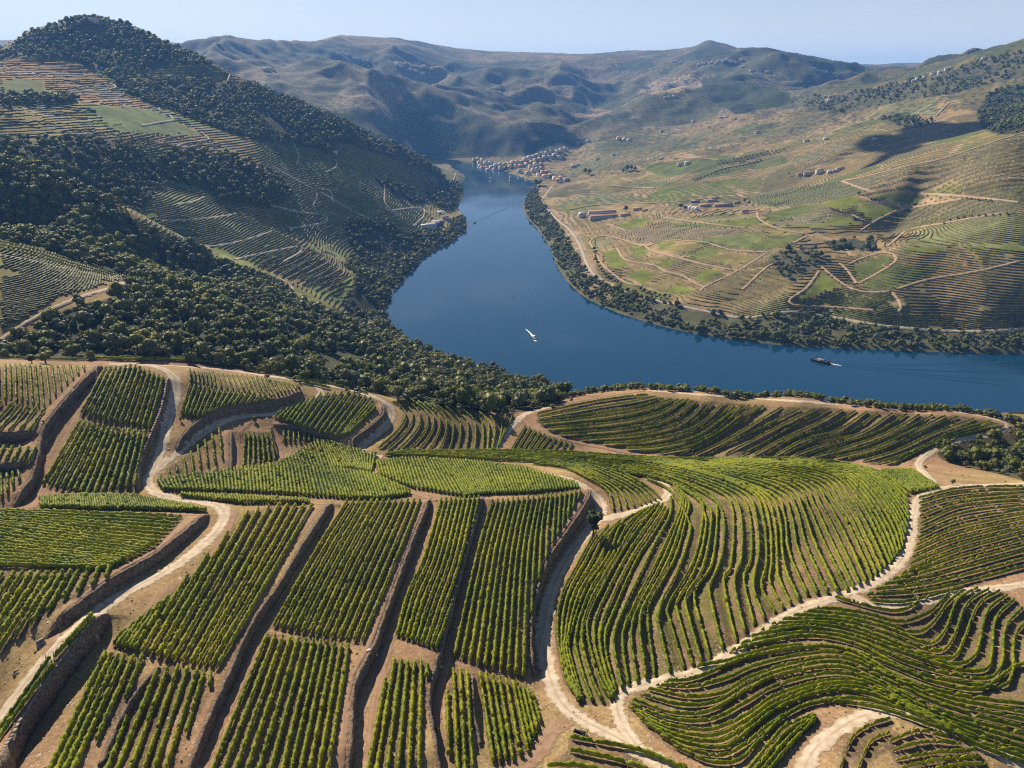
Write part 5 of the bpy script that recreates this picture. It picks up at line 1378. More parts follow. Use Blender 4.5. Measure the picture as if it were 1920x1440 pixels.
def trunk_mesh(name, seed, h=0.9, r0=0.085, limbs=3):
    r = np.random.default_rng(seed)
    V, F = [], []
    def tube(p0, p1, ra, rb):
        o = len(V)
        d = np.array(p1) - np.array(p0); d = d / np.linalg.norm(d)
        e = np.cross(d, [0.3, 0.9, 0.2]); e /= np.linalg.norm(e); g = np.cross(d, e)
        for p, q in ((p0, ra), (p1, rb)):
            for k in range(6):
                a = k * math.pi / 3
                V.append(np.array(p) + (e * math.cos(a) + g * math.sin(a)) * q)
        for k in range(6):
            F.append([o + k, o + (k + 1) % 6, o + 6 + (k + 1) % 6, o + 6 + k])
    fork = (r.uniform(-0.06, 0.06), r.uniform(-0.06, 0.06), -0.95 + h * 0.6)
    tube((0, 0, -1.25), fork, r0 * 1.3, r0)
    for k in range(limbs):
        a = r.uniform(0, 6.28)
        tube(fork, (math.cos(a) * 0.35, math.sin(a) * 0.35, 0.15 + r.uniform(-0.1, 0.2)), r0 * 0.75, r0 * 0.3)
    return mesh_object(name, np.array(V), np.array(F), BARK)

def make_tree(name, mat, seed, **kw):
    root = empty(name, (0, 0, 0))
    tr_ = kw.pop('trunk', {})
    c = crown_mesh('crown', mat, seed, **kw); c.parent = root
    t = trunk_mesh('trunk', seed + 1, **tr_); t.parent = root
    return root

KINDS = [
    ('evergreen_oak', make_tree('evergreen_oak', OAK, 11), 'oak'),
    ('evergreen_oak', make_tree('evergreen_oak', OAK, 23, nblob=9, squash=0.75, spread=0.75, blob=(0.28, 0.5)), 'oak'),
    ('olive_tree', make_tree('olive_tree', OLIVE, 37, nblob=8, squash=0.8, spread=0.7, blob=(0.28, 0.5), leaves=200), 'olive tree'),
    ('broadleaf_tree', make_tree('broadleaf_tree', BRIGHT, 53, nblob=8, squash=1.0, spread=0.6, blob=(0.3, 0.5), leaves=200, tall=1.2), 'tree'),
]
PROTO_CROWNS = [[c for c in k[1].children if c.name.startswith('crown')][0] for k in KINDS]
proto_used = [False] * len(KINDS)
def put_tree(kind, x, y, R_, hz=1.0, label=None, group=None, sink=0.0, z=None):
    """A tree of crown radius R_ whose trunk stands on the ground at (x, y)."""
    name, proto, cat = KINDS[kind]
    if not proto_used[kind]:
        o = proto; proto_used[kind] = True
    else:
        o = copy_tree(proto)
    zz = float(H(x, y)) if z is None else z
    o.location = (x, y, zz + R_ * hz * (1.0 - sink))
    o.scale = (R_, R_, R_ * hz)
    o.rotation_euler = (0, 0, rng.uniform(0, 6.28))
    return tag(o, label, cat, group)

# wooded slopes
cellA = (RG * DA) * np.gradient(RR)[:, None]
lam = np.where(WOOD > 0, cellA / np.maximum(WOOD, 1), 0)
cnt = rng.poisson(lam)
ti, tj = np.nonzero(cnt)
rep = cnt[ti, tj]
ti, tj = np.repeat(ti, rep), np.repeat(tj, rep)
u1, u2 = rng.random(len(ti)), rng.random(len(ti))
ti, tj = np.clip(ti, 0, NR - 2), np.clip(tj, 0, NA - 2)
tr_r = RR[ti] * (1 - u1) + RR[ti + 1] * u1
tr_a = AZ[tj] * (1 - u2) + AZ[tj + 1] * u2
TX, TY = tr_r * np.sin(tr_a), tr_r * np.cos(tr_a)
TW = WOOD[ti, tj]
# thin by clearings
clear = fbm(TX / 34, TY / 34, 2, 67) > 0.30
TX, TY, TW, tr_r = TX[clear], TY[clear], TW[clear], tr_r[clear]
TZ = H(TX, TY)
okz = TZ > 0.6
TX, TY, TZ, TW, tr_r = TX[okz], TY[okz], TZ[okz], TW[okz], tr_r[okz]
TR = np.where(rng.random(len(TX)) < 0.42, 0.40, 0.76) * np.sqrt(np.minimum(TW, 52)) * np.exp(np.clip(rng.normal(0, 0.34, len(TX)), -0.6, 0.55))
tpx, tpy = project(TX, TY, TZ)
bank = (tpx > 960) & (tr_r > 700)
kk = rng.random(len(TX))
hue = fbm(TX / 70, TY / 70, 2, 83)
TK = np.where(kk < 0.5, 0, 1)
TK = np.where((kk > 0.93) | (hue > 0.70), 3, TK)
TK = np.where((kk > 0.80) & (kk <= 0.93), 2, TK)
TK = np.where(bank, np.where(kk < 0.40, 3, np.where(kk < 0.75, 2, 0)), TK)
TR = np.where(bank, TR * 0.85, TR)
TR = np.where(tr_r > 900, TR * 0.85, TR)
big_ = TR / tr_r
inpic = (tpx > 5) & (tpx < 1915) & (tpy < 1400)
e_tree = np.arctan2(TZ + TR - EYE, tr_r)
gi_, gf_, ga_ = grid_ij(TX, TY)
vis_t = e_tree > RUN[gi_, (ga_ + 0.5).astype(int)] - 0.001
order = np.argsort(-(big_ * inpic * vis_t))
solo = np.zeros(len(TX), bool)
def PLACE(px, py, r):
    if px > 1600 and r < 460: return 'in the dark copse at the right edge' if px > 1840 else 'at the pale track side of the right copse'
    if px > 960 and r > 700: return 'on the far river bank'
    if r > 700: return 'on the wooded hillside left of the river'
    row = 'behind the crest road' if py > 690 else ('halfway up the wood' if py > 610 else 'along the top of the wood')
    col = 'at the far left' if px < 220 else ('left of the hairpin' if px < 420 else ('above the hairpin' if px < 600 else ('above the curved terraces' if px < 800 else 'on the spur nearest the river')))
    return '%s %s' % (row, col)
n_solo = {0: 0, 1: 0, 2: 0, 3: 0}
LOOK = {0: 'round dark evergreen oak', 1: 'broad lumpy dark evergreen oak', 2: 'grey-green olive tree', 3: 'light green leafy tree'}
for t in order:
    k = int(TK[t])
    kind_total = n_solo[0] + n_solo[1] if k < 2 else n_solo[k]
    if sum(n_solo.values()) >= 298: break
    n_solo[k] += 1
    solo[t] = True
    pl_ = PLACE(tpx[t], tpy[t], tr_r[t])
    put_tree(k, TX[t], TY[t], TR[t], rng.uniform(0.85, 1.15), '%s %s' % (LOOK[k], pl_), LOOK[k] + 's ' + pl_, sink=0.22)
rest = ~solo
def scatter(name, X, Y, Zz, R_, K_, label, cat):
    me = bpy.data.meshes.new(name)
    me.vertices.add(len(X))
    me.vertices.foreach_set('co', np.stack([X, Y, Zz + R_ * 0.72], 1).astype(np.float32).ravel())
    for an, typ, arr in (('size', 'FLOAT', R_), ('turn', 'FLOAT', rng.uniform(0, 6.28, len(X))), ('sort', 'INT', K_)):
        a = me.attributes.new(an, typ, 'POINT'); a.data.foreach_set('value', np.asarray(arr, np.float32 if typ == 'FLOAT' else np.int32))
    o = bpy.data.objects.new(name, me); COL.objects.link(o)
    ng = bpy.data.node_groups.new(name + '_nodes', 'GeometryNodeTree')
    ng.interface.new_socket('Geometry', in_out='INPUT', socket_type='NodeSocketGeometry')
    ng.interface.new_socket('Geometry', in_out='OUTPUT', socket_type='NodeSocketGeometry')
    N, L = ng.nodes, ng.links
    gi, go = N.new('NodeGroupInput'), N.new('NodeGroupOutput')
    join = N.new('GeometryNodeJoinGeometry')
    def named(nm, dt):
        q = N.new('GeometryNodeInputNamedAttribute'); q.data_type = dt; q.inputs['Name'].default_value = nm; return q.outputs['Attribute']
    sz, tn, so = named('size', 'FLOAT'), named('turn', 'FLOAT'), named('sort', 'INT')
    cx = N.new('ShaderNodeCombineXYZ'); L.new(tn, cx.inputs['Z'])
    for k in sorted(set(int(v) for v in K_)):
        cmp_ = N.new('FunctionNodeCompare'); cmp_.data_type = 'INT'; cmp_.operation = 'EQUAL'
        L.new(so, cmp_.inputs[2]); cmp_.inputs[3].default_value = k
        oi = N.new('GeometryNodeObjectInfo'); oi.transform_space = 'ORIGINAL'; oi.inputs['Object'].default_value = PROTO_CROWNS[k]; oi.inputs['As Instance'].default_value = True
        ip = N.new('GeometryNodeInstanceOnPoints')
        L.new(gi.outputs[0], ip.inputs['Points']); L.new(cmp_.outputs[0], ip.inputs['Selection'])
        L.new(oi.outputs['Geometry'], ip.inputs['Instance']); L.new(cx.outputs[0], ip.inputs['Rotation']); L.new(sz, ip.inputs['Scale'])
        L.new(ip.outputs[0], join.inputs[0])
    L.new(join.outputs[0], go.inputs[0])
    md = o.modifiers.new('scatter', 'NODES'); md.node_group = ng
    return tag(o, label, cat, None, 'stuff')
scatter('forest', TX[rest], TY[rest], TZ[rest], TR[rest], TK[rest], 'continuous evergreen woods on the far and shaded slopes', 'forest')
print('trees', len(TX), 'solo', solo.sum())

# ------------------------------------------------------------------ single trees and bushes
def at(px, py):
    return cast([(px, py)])[0]
def px_size(p, px):
    """Metres that px picture pixels span at point p."""
    return px * (p[1] * CP_ - (p[2] - EYE) * SP) / FPX

p = at(1110, 1012)
root = empty('pine_tree', p, 0.4, 'lone green pine beside the pale road under the curved wall', 'pine tree')
cr_ = crown_mesh('crown', PINE, 71, nblob=16, squash=0.7, spread=0.75, blob=(0.2, 0.38), leaves=420, tall=2.4)
cr_.parent = root; cr_.location = (0, 0, 5.2); cr_.scale = (2.9, 2.9, 2.3)
tk_ = trunk_mesh('trunk', 72, h=0.9, r0=0.05, limbs=4); tk_.parent = root; tk_.location = (0, 0, 4.1); tk_.scale = (3.6, 3.6, 3.6)
root.scale = (1.75, 1.75, 1.6)

def small_tree(px, py, hpx, kind, label, group=None, hz=1.0):
    q = at(px, py)
    if np.isnan(q[0]): return None
    R_ = px_size(q, hpx) / 2.1 / hz
    return put_tree(kind, q[0], q[1], R_, hz, label, group, sink=-0.05)
small_tree(1785, 908.5, 11, 2, 'small olive tree with long shadow on bare ground by the far junction')
small_tree(1735, 880, 8, 2, 'thin sapling on bare ground above the far junction')
small_tree(761, 752, 24, 2, 'big round bush at the edge of the wood above the curved terraces', hz=0.8)
small_tree(648, 722, 34, 0, 'tall pale tree standing at the edge of the wood', hz=1.5)
small_tree(339, 790, 9, 3, 'tiny bare tree on the bank below the bright vine fan')
small_tree(118, 780, 14, 3, 'yellowish shrub growing on the long terrace wall')
small_tree(247, 735, 8, 3, 'small shrub at the right edge of the big steep plot')
small_tree(86, 682, 26, 3, 'round bush behind the crest at the upper left', hz=0.8)
small_tree(60, 682, 18, 0, 'dark bush behind the crest at the upper left', hz=0.8)
small_tree(375, 672, 20, 3, 'bright green tree in front of the dark wood')
small_tree(265, 678, 10, 3, 'small bright bush at the foot of the wood')
small_tree(96, 645, 26, 3, 'big light green tree below the far left vineyard')
small_tree(45, 640, 26, 3, 'yellow green tree at the left edge of the wood')
small_tree(818, 1375, 16, 3, 'leafy tree growing out of the wall at the bottom')
small_tree(1086, 1318, 12, 0, 'dark bush at the tip of the dome by the road fork')
small_tree(478, 790, 10, 0, 'dark bush beside the earth path under the hairpin')
# brush along the river edge of the knoll
line = dense([(1000, 773), (1060, 752), (1150, 738), (1225, 728), (1330, 724), (1420, 732), (1500, 741), (1600, 753), (1700, 762), (1800, 770), (1880, 784), (1930, 796)], 9.0)
BL = {2: 'grey-green bush', 3: 'yellow-green bush', 0: 'dark green bush'}
NEARBY = [(1110, 'by the saddle above the water'), (1340, 'along the tan clearing on the knoll'), (1560, 'on the river edge of the knoll'), (1760, 'on the river edge right of the knoll'), (3000, 'by the track at the right edge')]
for k, (x, y) in enumerate(line):
    for rep_ in range(3):
        x_ = x + rng.uniform(-6, 6)
        col_ = cast([(x_, y_) for y_ in np.arange(y - 22, y + 34, 1.0)])
        near_ = np.nonzero((~np.isnan(col_[:, 0])) & (col_[:, 1] < 500))[0]
        if not len(near_): continue
        q = col_[min(near_[0] + int(rng.integers(0, 3)), len(col_) - 1)]
        kind = int(rng.choice([2, 3, 0], p=[0.40, 0.44, 0.16]))
        w_ = [t for lim, t in NEARBY if x_ < lim][0]
        R_ = px_size(q, rng.uniform(8, 19)) / 2
        bx_ = rng.uniform(0.0, 7.0)
        u_ = q[:2] / np.linalg.norm(q[:2]) * bx_
        put_tree(kind, q[0] + u_[0], q[1] + u_[1], R_, rng.uniform(0.75, 1.0), '%s %s' % (BL[kind], w_), BL[kind] + 'es ' + w_, sink=0.3)
for k in range(46):   # olive scrub on the saddle
    x_, y_ = rng.uniform(930, 1075), 0
    y_ = 772 - (x_ - 930) * 0.13 + rng.uniform(-10, 6)
    q = at(x_, y_)
    if np.isnan(q[0]) or q[1] > 560: continue
    put_tree(2, q[0], q[1], px_size(q, rng.uniform(8, 15)) / 2, 0.85, 'grey-green bush on the saddle below the wood', 'grey-green bushes on the saddle', sink=0.3)
for k in range(34):   # edge of the wood above the terraces
    x_ = rng.uniform(500, 940); y_ = 708 + (x_ - 500) * 0.155 + rng.uniform(-7, 5)
    q = at(x_, y_)
    if np.isnan(q[0]): continue
    put_tree(2 if rng.random() < 0.7 else 0, q[0], q[1], px_size(q, rng.uniform(8, 16)) / 2, 0.85, 'low bush at the lower edge of the dark wood', 'low bushes at the lower edge of the dark wood', sink=0.3)
# rows of olives along the farm tracks across the river
def tree_row(pl, n, hpx, kind, label, hz=0.9):
    for q in resample(dense(pl, 2.0), n=n):
        small_tree(q[0] + rng.uniform(-0.6, 0.6), q[1] + rng.uniform(-0.4, 0.4), hpx * rng.uniform(0.8, 1.2), kind, label, label.replace('small dark olive in', 'olives of'), hz)
tree_row([(1632, 375), (1707, 389)], 15, 5.0, 2, 'small dark olive in the long row above the pale track')
tree_row([(1556, 394), (1592, 401)], 9, 4.5, 2, 'small dark olive in the short row between green fields')
tree_row([(1598, 409), (1632, 420)], 8, 4.5, 2, 'small dark olive in the row beside the tan strip')
tree_row([(1812, 374), (1856, 379)], 7, 5.0, 2, 'small dark olive in the row on the right hand slope')
tree_row([(1770, 420), (1800, 410), (1900, 402)], 11, 5.0, 0, 'small dark olive in the row above the striped terraces')
tree_row([(1300, 338), (1345, 326), (1385, 316), (1425, 302)], 20, 4.5, 2, 'small dark olive in the hedge line near the hamlet')
tree_row([(1345, 305), (1385, 300), (1425, 290), (1470, 283)], 18, 4.5, 2, 'small dark olive in the upper hedge line')
tree_row([(1115, 470), (1118, 490), (1128, 510), (1145, 525), (1165, 535)], 14, 7.0, 0, 'small dark olive in the row between road and terraces')
tree_row([(1200, 545), (1230, 555), (1255, 560)], 7, 8.0, 0, 'small dark olive in the clump above the grey road')
tree_row([(1485, 590), (1560, 582), (1640, 590), (1690, 595)], 14, 7.0, 2, 'small dark olive in the row under the triangular field')
tree_row([(1575, 510), (1590, 525), (1600, 537)], 5, 7.0, 0, 'small dark olive in the row beside the round field')
for x, y in ((1608, 367), (1611, 367), (1684, 361), (1689, 361), (1479, 331), (1641, 262), (250, 268), (279, 272)):
    q = at(x, y)
    if np.isnan(q[0]): continue
    o = small_tree(x, y, 9 if x > 400 else 15, 0, 'narrow dark cypress standing on the slope', 'narrow dark cypresses', 2.6)
for x, y, h_, lb in ((1175, 322, 13, 'dense clump tree by the field near the village'), (1105, 328, 12, 'round dark tree above the village road'), (1098, 326, 11, 'second round dark tree above the village road'), (1183, 320, 11, 'broad tree at the corner of the village field'), (1168, 324, 9, 'low tree at the left of the village field'), (1190, 321, 9, 'low tree at the right of the village field'), (1006, 350, 15, 'big light green tree on the bank below the village'), (1012, 348, 13, 'light green tree beside the village road'), (1174, 397, 12, 'dark round tree behind the red roofed winery'), (1275, 392, 12, 'dark tree left of the white domes'), (1284, 394, 9, 'small dark tree beside the white domes'), (1395, 380, 9, 'dark tree right of the red roofed estate'), (1404, 384, 8, 'low dark tree right of the red roofed estate'), (1560, 464, 15, 'big dark oak among the terraces across the river'), (1582, 466, 12, 'second dark oak among the terraces across the river'), (1625, 470, 13, 'dark oak with long shadow at the end of the track'), (1788, 614, 12, 'round tree beside the riverside road'), (1835, 617, 10, 'smaller round tree beside the riverside road'), (947, 322, 11, 'pale green tree on the village quay'), (930, 320, 8, 'dark tree on the village quay')):
    small_tree(x, y, h_, 3 if 'light' in lb or 'pale' in lb else 0, lb)

# ------------------------------------------------------------------ buildings
WHITE = plain('whitewash', (0.85, 0.83, 0.80), 0.8)
CREAM = plain('cream_wall', (0.70, 0.63, 0.53), 0.85)
OCHRE = plain('ochre_wall', (0.55, 0.40, 0.26), 0.85)
GREYW = plain('schist_wall', (0.25, 0.21, 0.18), 0.9)
TILE = noise_mat('roof_tiles', (0.38, 0.19, 0.13), (0.54, 0.31, 0.22), 0.5, 0.85, coords='obj')
TILE2 = noise_mat('old_roof_tiles', (0.36, 0.22, 0.17), (0.50, 0.34, 0.27), 0.5, 0.85, coords='obj')
SHEET = plain('pale_sheet_roof', (0.62, 0.62, 0.62), 0.5)
GLASSD = plain('dark_window', (0.03, 0.035, 0.045), 0.2, 0.5)
DOORM = plain('brown_door', (0.10, 0.06, 0.04), 0.6)
CONC = noise_mat('concrete', (0.20, 0.175, 0.15), (0.33, 0.29, 0.25), 1.5, 0.9, coords='obj')

def box_vf(x0, x1, y0, y1, z0, z1):
    v = [(x0, y0, z0), (x1, y0, z0), (x1, y1, z0), (x0, y1, z0), (x0, y0, z1), (x1, y0, z1), (x1, y1, z1), (x0, y1, z1)]
    f = [[0, 3, 2, 1], [4, 5, 6, 7], [0, 1, 5, 4], [1, 2, 6, 5], [2, 3, 7, 6], [3, 0, 4, 7]]
    return v, f
def boxes(name, bl, mat, parent):
    V, F = [], []
    for b in bl:
        v, f = box_vf(*b); F += [[i + len(V) for i in q] for q in f]; V += v
    return mesh_object(name, V, np.array(F), mat, parent)
def house(px, py, w, d, h, yaw, wall, roof, label, cat='house', group=None, windows=True, roof_h=None, name='house', hip=False, chimney=False, z=None):
    q = at(px, py)
    if np.isnan(q[0]): return None
    root = empty(name, (q[0], q[1], q[2] - 0.3), yaw, label, cat, group)
    rh = roof_h if roof_h is not None else 0.22 * d
    # gabled body
    V = [(-w/2, -d/2, -3), (w/2, -d/2, -3), (w/2, d/2, -3), (-w/2, d/2, -3), (-w/2, -d/2, h), (w/2, -d/2, h), (w/2, d/2, h), (-w/2, d/2, h)]
    F4 = [[0, 1, 5, 4], [1, 2, 6, 5], [2, 3, 7, 6], [3, 0, 4, 7], [0, 3, 2, 1]]
    F3 = []
    if not hip:
        V += [(-w/2, 0, h + rh - 0.12), (w/2, 0, h + rh - 0.12)]
        F3 = [[4, 8, 7], [5, 6, 9]]
        F3 = [[4, 7, 8][::-1], [5, 6, 9]]
    mesh_object('wall', V, [np.array(F4)] + ([np.array(F3)] if F3 else []), wall, root)
    ov = 0.3
    rx, ry = w/2 + ov, d/2 + ov
    ze = h - rh * ov / (d/2)
    hx = rx - (ry if hip else 0)
    hx = max(hx, 0.2)
    RV = []
    for t in (0.0, 0.22):
        RV += [(-rx, -ry, ze + t), (rx, -ry, ze + t), (rx, ry, ze + t), (-rx, ry, ze + t), (-hx, 0, h + rh + t), (hx, 0, h + rh + t)]
    RF4 = [[6, 7, 11, 10], [8, 9, 10, 11], [0, 4, 5, 1], [2, 5, 4, 3], [0, 1, 7, 6], [1, 2, 8, 7], [2, 3, 9, 8], [3, 0, 6, 9]]
    RF3 = [[7, 8, 11], [9, 6, 10], [1, 5, 2], [3, 4, 0]]
    rf = mesh_object('roof', RV, [np.array(RF4), np.array(RF3)], roof, root)
    if chimney:
        boxes('chimney', [(w*0.25, w*0.25 + 0.7, 0.3, 1.0, h, h + rh + 1.0)], wall, rf)
    if windows:
        n_ = max(2, int(w / 3.2))
        for fl in range(max(1, int(h / 2.9))):
            for k in range(n_):
                x = -w/2 + w * (k + 0.5) / n_
                if fl == 0 and k == n_ // 2:
                    boxes('door', [(x - 0.55, x + 0.55, -d/2 - 0.06, -d/2 + 0.05, 0.0, 2.1)], DOORM, root)
                else:
                    boxes('window', [(x - 0.5, x + 0.5, -d/2 - 0.05, -d/2 + 0.05, 0.9 + fl * 2.9, 2.2 + fl * 2.9)], GLASSD, root)
        for sx in (-1, 1):
            boxes('window', [(sx * w/2 - 0.05, sx * w/2 + 0.05, -0.5, 0.5, 0.9, 2.2)], GLASSD, root)
    return root

# red roofed winery by the water
house(1091, 407, 15, 11, 9, 0.5, WHITE, SHEET, 'tall white gabled house at the left end of the winery', 'house', chimney=True)
house(1129, 401, 62, 13, 5.5, 0.04, WHITE, TILE2, 'long rear hall of the winery with greyish tiled roof', 'winery hall', name='winery_hall')
house(1132, 410, 60, 14, 6, 0.04, WHITE, TILE, 'long front hall of the winery with red tiled roof', 'winery hall', name='winery_hall')
house(1107, 402, 10, 10, 7, 0.04, WHITE, TILE, 'white annex between the tall house and the long halls', 'house')
house(1172, 405, 22, 9, 4, 0.1, CREAM, TILE, 'low red roofed wing right of the winery halls', 'house')
house(1196, 394, 22, 10, 4, -0.08, CREAM, TILE, 'detached red roofed barn behind the winery tree', 'barn', name='barn')
house(1209, 396, 12, 8, 3.5, -0.2, CREAM, TILE, 'small red roofed shed at the right end of the winery', 'shed', name='shed')
# estate with white domes
def dome_tank(px, py, r_, label):
    q = at(px, py)
    root = empty('storage_tank', q, 0, label, 'tank', 'white domed tanks of the estate')
    V, F = [], []
    ns = 16
    prof = [(r_, -2.0), (r_, 3.6), (r_ * 0.92, 5.2), (r_ * 0.7, 6.6), (r_ * 0.38, 7.5), (0.05, 7.8)]
    for rr_, z_ in prof:
        for k in range(ns):
            a = 2 * math.pi * k / ns; V.append((rr_ * math.cos(a), rr_ * math.sin(a), z_))
    for i in range(len(prof) - 1):
        for k in range(ns):
            F.append([i * ns + k, i * ns + (k + 1) % ns, (i + 1) * ns + (k + 1) % ns, (i + 1) * ns + k])
    split = ns
    mesh_object('drum', V[:2 * ns], np.array(F[:split]), WHITE, root, smooth_shade=True)
    mesh_object('dome', V[ns:], np.array(F[split:]) - ns, WHITE, root, smooth_shade=True)
for k, (x, y) in enumerate(((1287, 391), (1294.5, 392), (1301, 393), (1306, 394))):
    dome_tank(x, y, 5.2, '%s white domed tank of the estate counted from the dark tree' % ordinal(k))
house(1322, 388, 24, 14, 5, 0.05, OCHRE, TILE, 'hipped orange red roof next to the white tanks', 'house', hip=True)
house(1356, 388, 38, 13, 5.5, 0.03, OCHRE, TILE, 'long red roofed main house of the estate', 'house')
house(1335, 378, 22, 9, 4, 0.0, CREAM, TILE2, 'pink roofed outbuilding behind the estate', 'outbuilding')
house(1303, 380, 20, 9, 4, 0.0, GREYW, TILE2, 'grey old shed behind the white tanks', 'shed', name='shed')
house(1340, 373, 16, 7, 3.5, 0.0, CREAM, TILE, 'small red roofed barn at the top of the estate', 'barn', name='barn')
house(1382, 381, 14, 8, 3.5, 0.0, CREAM, TILE2, 'ruined pinkish house right of the estate', 'house')
house(1396, 398, 14, 8, 4, 0.3, CREAM, TILE2, 'small house at the road bend right of the estate', 'house')
# white hamlet in the right hand valley
for x, y, w, d, h, wl_, rf, lb in ((1500, 328, 12, 9, 4, CREAM, TILE2, 'leftmost pale house of the white hamlet'), (1518, 326, 26, 9, 4, CREAM, TILE, 'long orange roofed house of the white hamlet'), (1536, 325, 14, 12, 8, WHITE, TILE, 'tall white house in the middle of the hamlet'), (1556, 325, 11, 8, 6, WHITE, SHEET, 'white house with pale roof in the hamlet'), (1568, 322, 18, 9, 4, CREAM, TILE, 'red roofed house at the right of the hamlet'), (1575, 318, 16, 9, 4, CREAM, TILE2, 'pinkish house above the hamlet')):
    house(x, y, w, d, h, rng.uniform(-0.2, 0.2), wl_, rf, lb)
# riverside cellars on the left bank
house(803, 427, 34, 14, 6, 0.75, WHITE, SHEET, 'long white roofed shed of the riverside cellars', 'shed', name='shed')
house(812, 424, 30, 12, 6, 0.75, GREYW, TILE2, 'dark tiled cellar behind the white roofed shed', 'cellar', name='cellar')
house(820, 420, 24, 12, 6, 0.75, GREYW, SHEET, 'grey roofed hall of the riverside cellars', 'hall', name='cellar_hall')
house(835, 412, 14, 10, 7, 0.2, WHITE, TILE, 'white house with red roof beside the cellars', 'house')
house(848, 414, 14, 9, 5, -0.3, CREAM, TILE, 'small red roofed house nearest the water at the cellars', 'house')
house(841, 414, 12, 9, 5, 0.1, WHITE, TILE2, 'middle white house of the riverside cellars', 'house')
q = at(826, 400)
root = empty('event_tent', q, 0.3, 'bright white tent roof on the clearing above the cellars', 'tent')
V, F = [], []
for i, (k_, z_) in enumerate(((1.0, 3.0), (0.75, 4.6), (0.4, 5.6), (0.02, 6.2))):
    for k in range(14):
        a = 2 * math.pi * k / 14; V.append((11 * k_ * math.cos(a), 7 * k_ * math.sin(a), z_ + (0.25 * math.cos(7 * a) if i == 0 else 0)))
for i in range(3):
    for k in range(14): F.append([i * 14 + k, i * 14 + (k + 1) % 14, (i + 1) * 14 + (k + 1) % 14, (i + 1) * 14 + k])
mesh_object('canopy', V, np.array(F), WHITE, root, smooth_shade=True)
for k in range(6):
    a = 2 * math.pi * k / 6
    boxes('pole', [(10.4 * math.cos(a) - 0.12, 10.4 * math.cos(a) + 0.12, 6.6 * math.sin(a) - 0.12, 6.6 * math.sin(a) + 0.12, -2.0, 3.1)], GREYW, root)
house(628, 287, 9, 7, 3.5, 0.1, WHITE, SHEET, 'lone white hut between vineyard and wood on the left hill', 'hut', name='hut')
house(255, 173, 20, 8, 3.0, 0.1, CREAM, SHEET, 'pale low building beside the track under the hilltop wood', 'building')
# hilltop house
q = at(170, 42)
house(172, 41, 34, 14, 7, 0.0, CREAM, TILE2, 'broad building on the very top of the left hill', 'building', roof_h=1.2, name='hilltop_building')
house(152, 43, 16, 10, 4, 0.0, OCHRE, TILE, 'lower wing left of the hilltop building', 'building', name='hilltop_building')
# village at the far bend: every house its own
VILLAGE = [(890, 303), (897, 301), (905, 304), (899, 309), (912, 309), (920, 309), (902, 314), (912, 317), (922, 316), (930, 315), (938, 313), (946, 313), (954, 311), (962, 309), (970, 308), (978, 306), (905, 319), (916, 322), (928, 322), (939, 319), (949, 318), (958, 316), (968, 315), (978, 314), (988, 311), (997, 309), (985, 302), (993, 298), (1001, 296), (1009, 293), (1017, 292), (1025, 290), (1033, 287), (1004, 303), (1013, 301), (1022, 299), (1031, 297), (1040, 295), (1050, 297), (995, 317), (1005, 312), (1015, 310), (1000, 323), (1008, 320), (1016, 318), (1011, 330), (1018, 327), (1026, 325), (1034, 333), (1042, 338), (1049, 343), (1024, 333), (1054, 338), (1062, 340), (1045, 288), (1052, 285), (1060, 282), (1085, 271), (1092, 268), (1103, 267), (1160, 262), (1172, 263), (1180, 266), (975, 324), (990, 328)]
for k, (x, y) in enumerate(VILLAGE):
    wl_ = [WHITE, WHITE, WHITE, CREAM][int(rng.integers(4))]
    rf = [TILE, TILE, TILE2][int(rng.integers(3))]
    big = 1.5 if x > 1020 and y > 325 else 1.0
    wn_ = {'whitewash': 'white', 'cream_wall': 'cream', 'ochre_wall': 'ochre'}[wl_.name]
    rn_ = 'bright red roof' if rf is TILE else 'faded brown roof'
    pl_ = 'on the quay' if y > 312 and x < 1000 else ('on the village hill' if x >= 980 and y < 312 else ('by the road into the village' if y >= 312 else 'across the side stream'))
    house(x, y, rng.uniform(14, 23) * big, rng.uniform(10, 14), rng.uniform(8, 14), rng.uniform(-1.25, -0.75), wl_, rf, 'small %s village house with %s %s' % (wn_, rn_, pl_), 'house', '%s village houses with %s %s' % (wn_, rn_, pl_), windows=False, roof_h=1.5)
for k in range(60):      # gardens between the houses
    x, y = VILLAGE[int(rng.integers(len(VILLAGE)))]
    x += rng.uniform(-9, 9); y += rng.uniform(-1, 4)
    q = at(x, y)
    if np.isnan(q[0]) or q[2] < 0.8: continue
    kd = int(rng.choice([0, 3]))
    put_tree(kd, q[0], q[1], rng.uniform(3.5, 7), 1.0, '%s garden tree among the village houses' % ('dark' if kd == 0 else 'light green'), '%s garden trees of the village' % ('dark' if kd == 0 else 'light green'), sink=0.1)
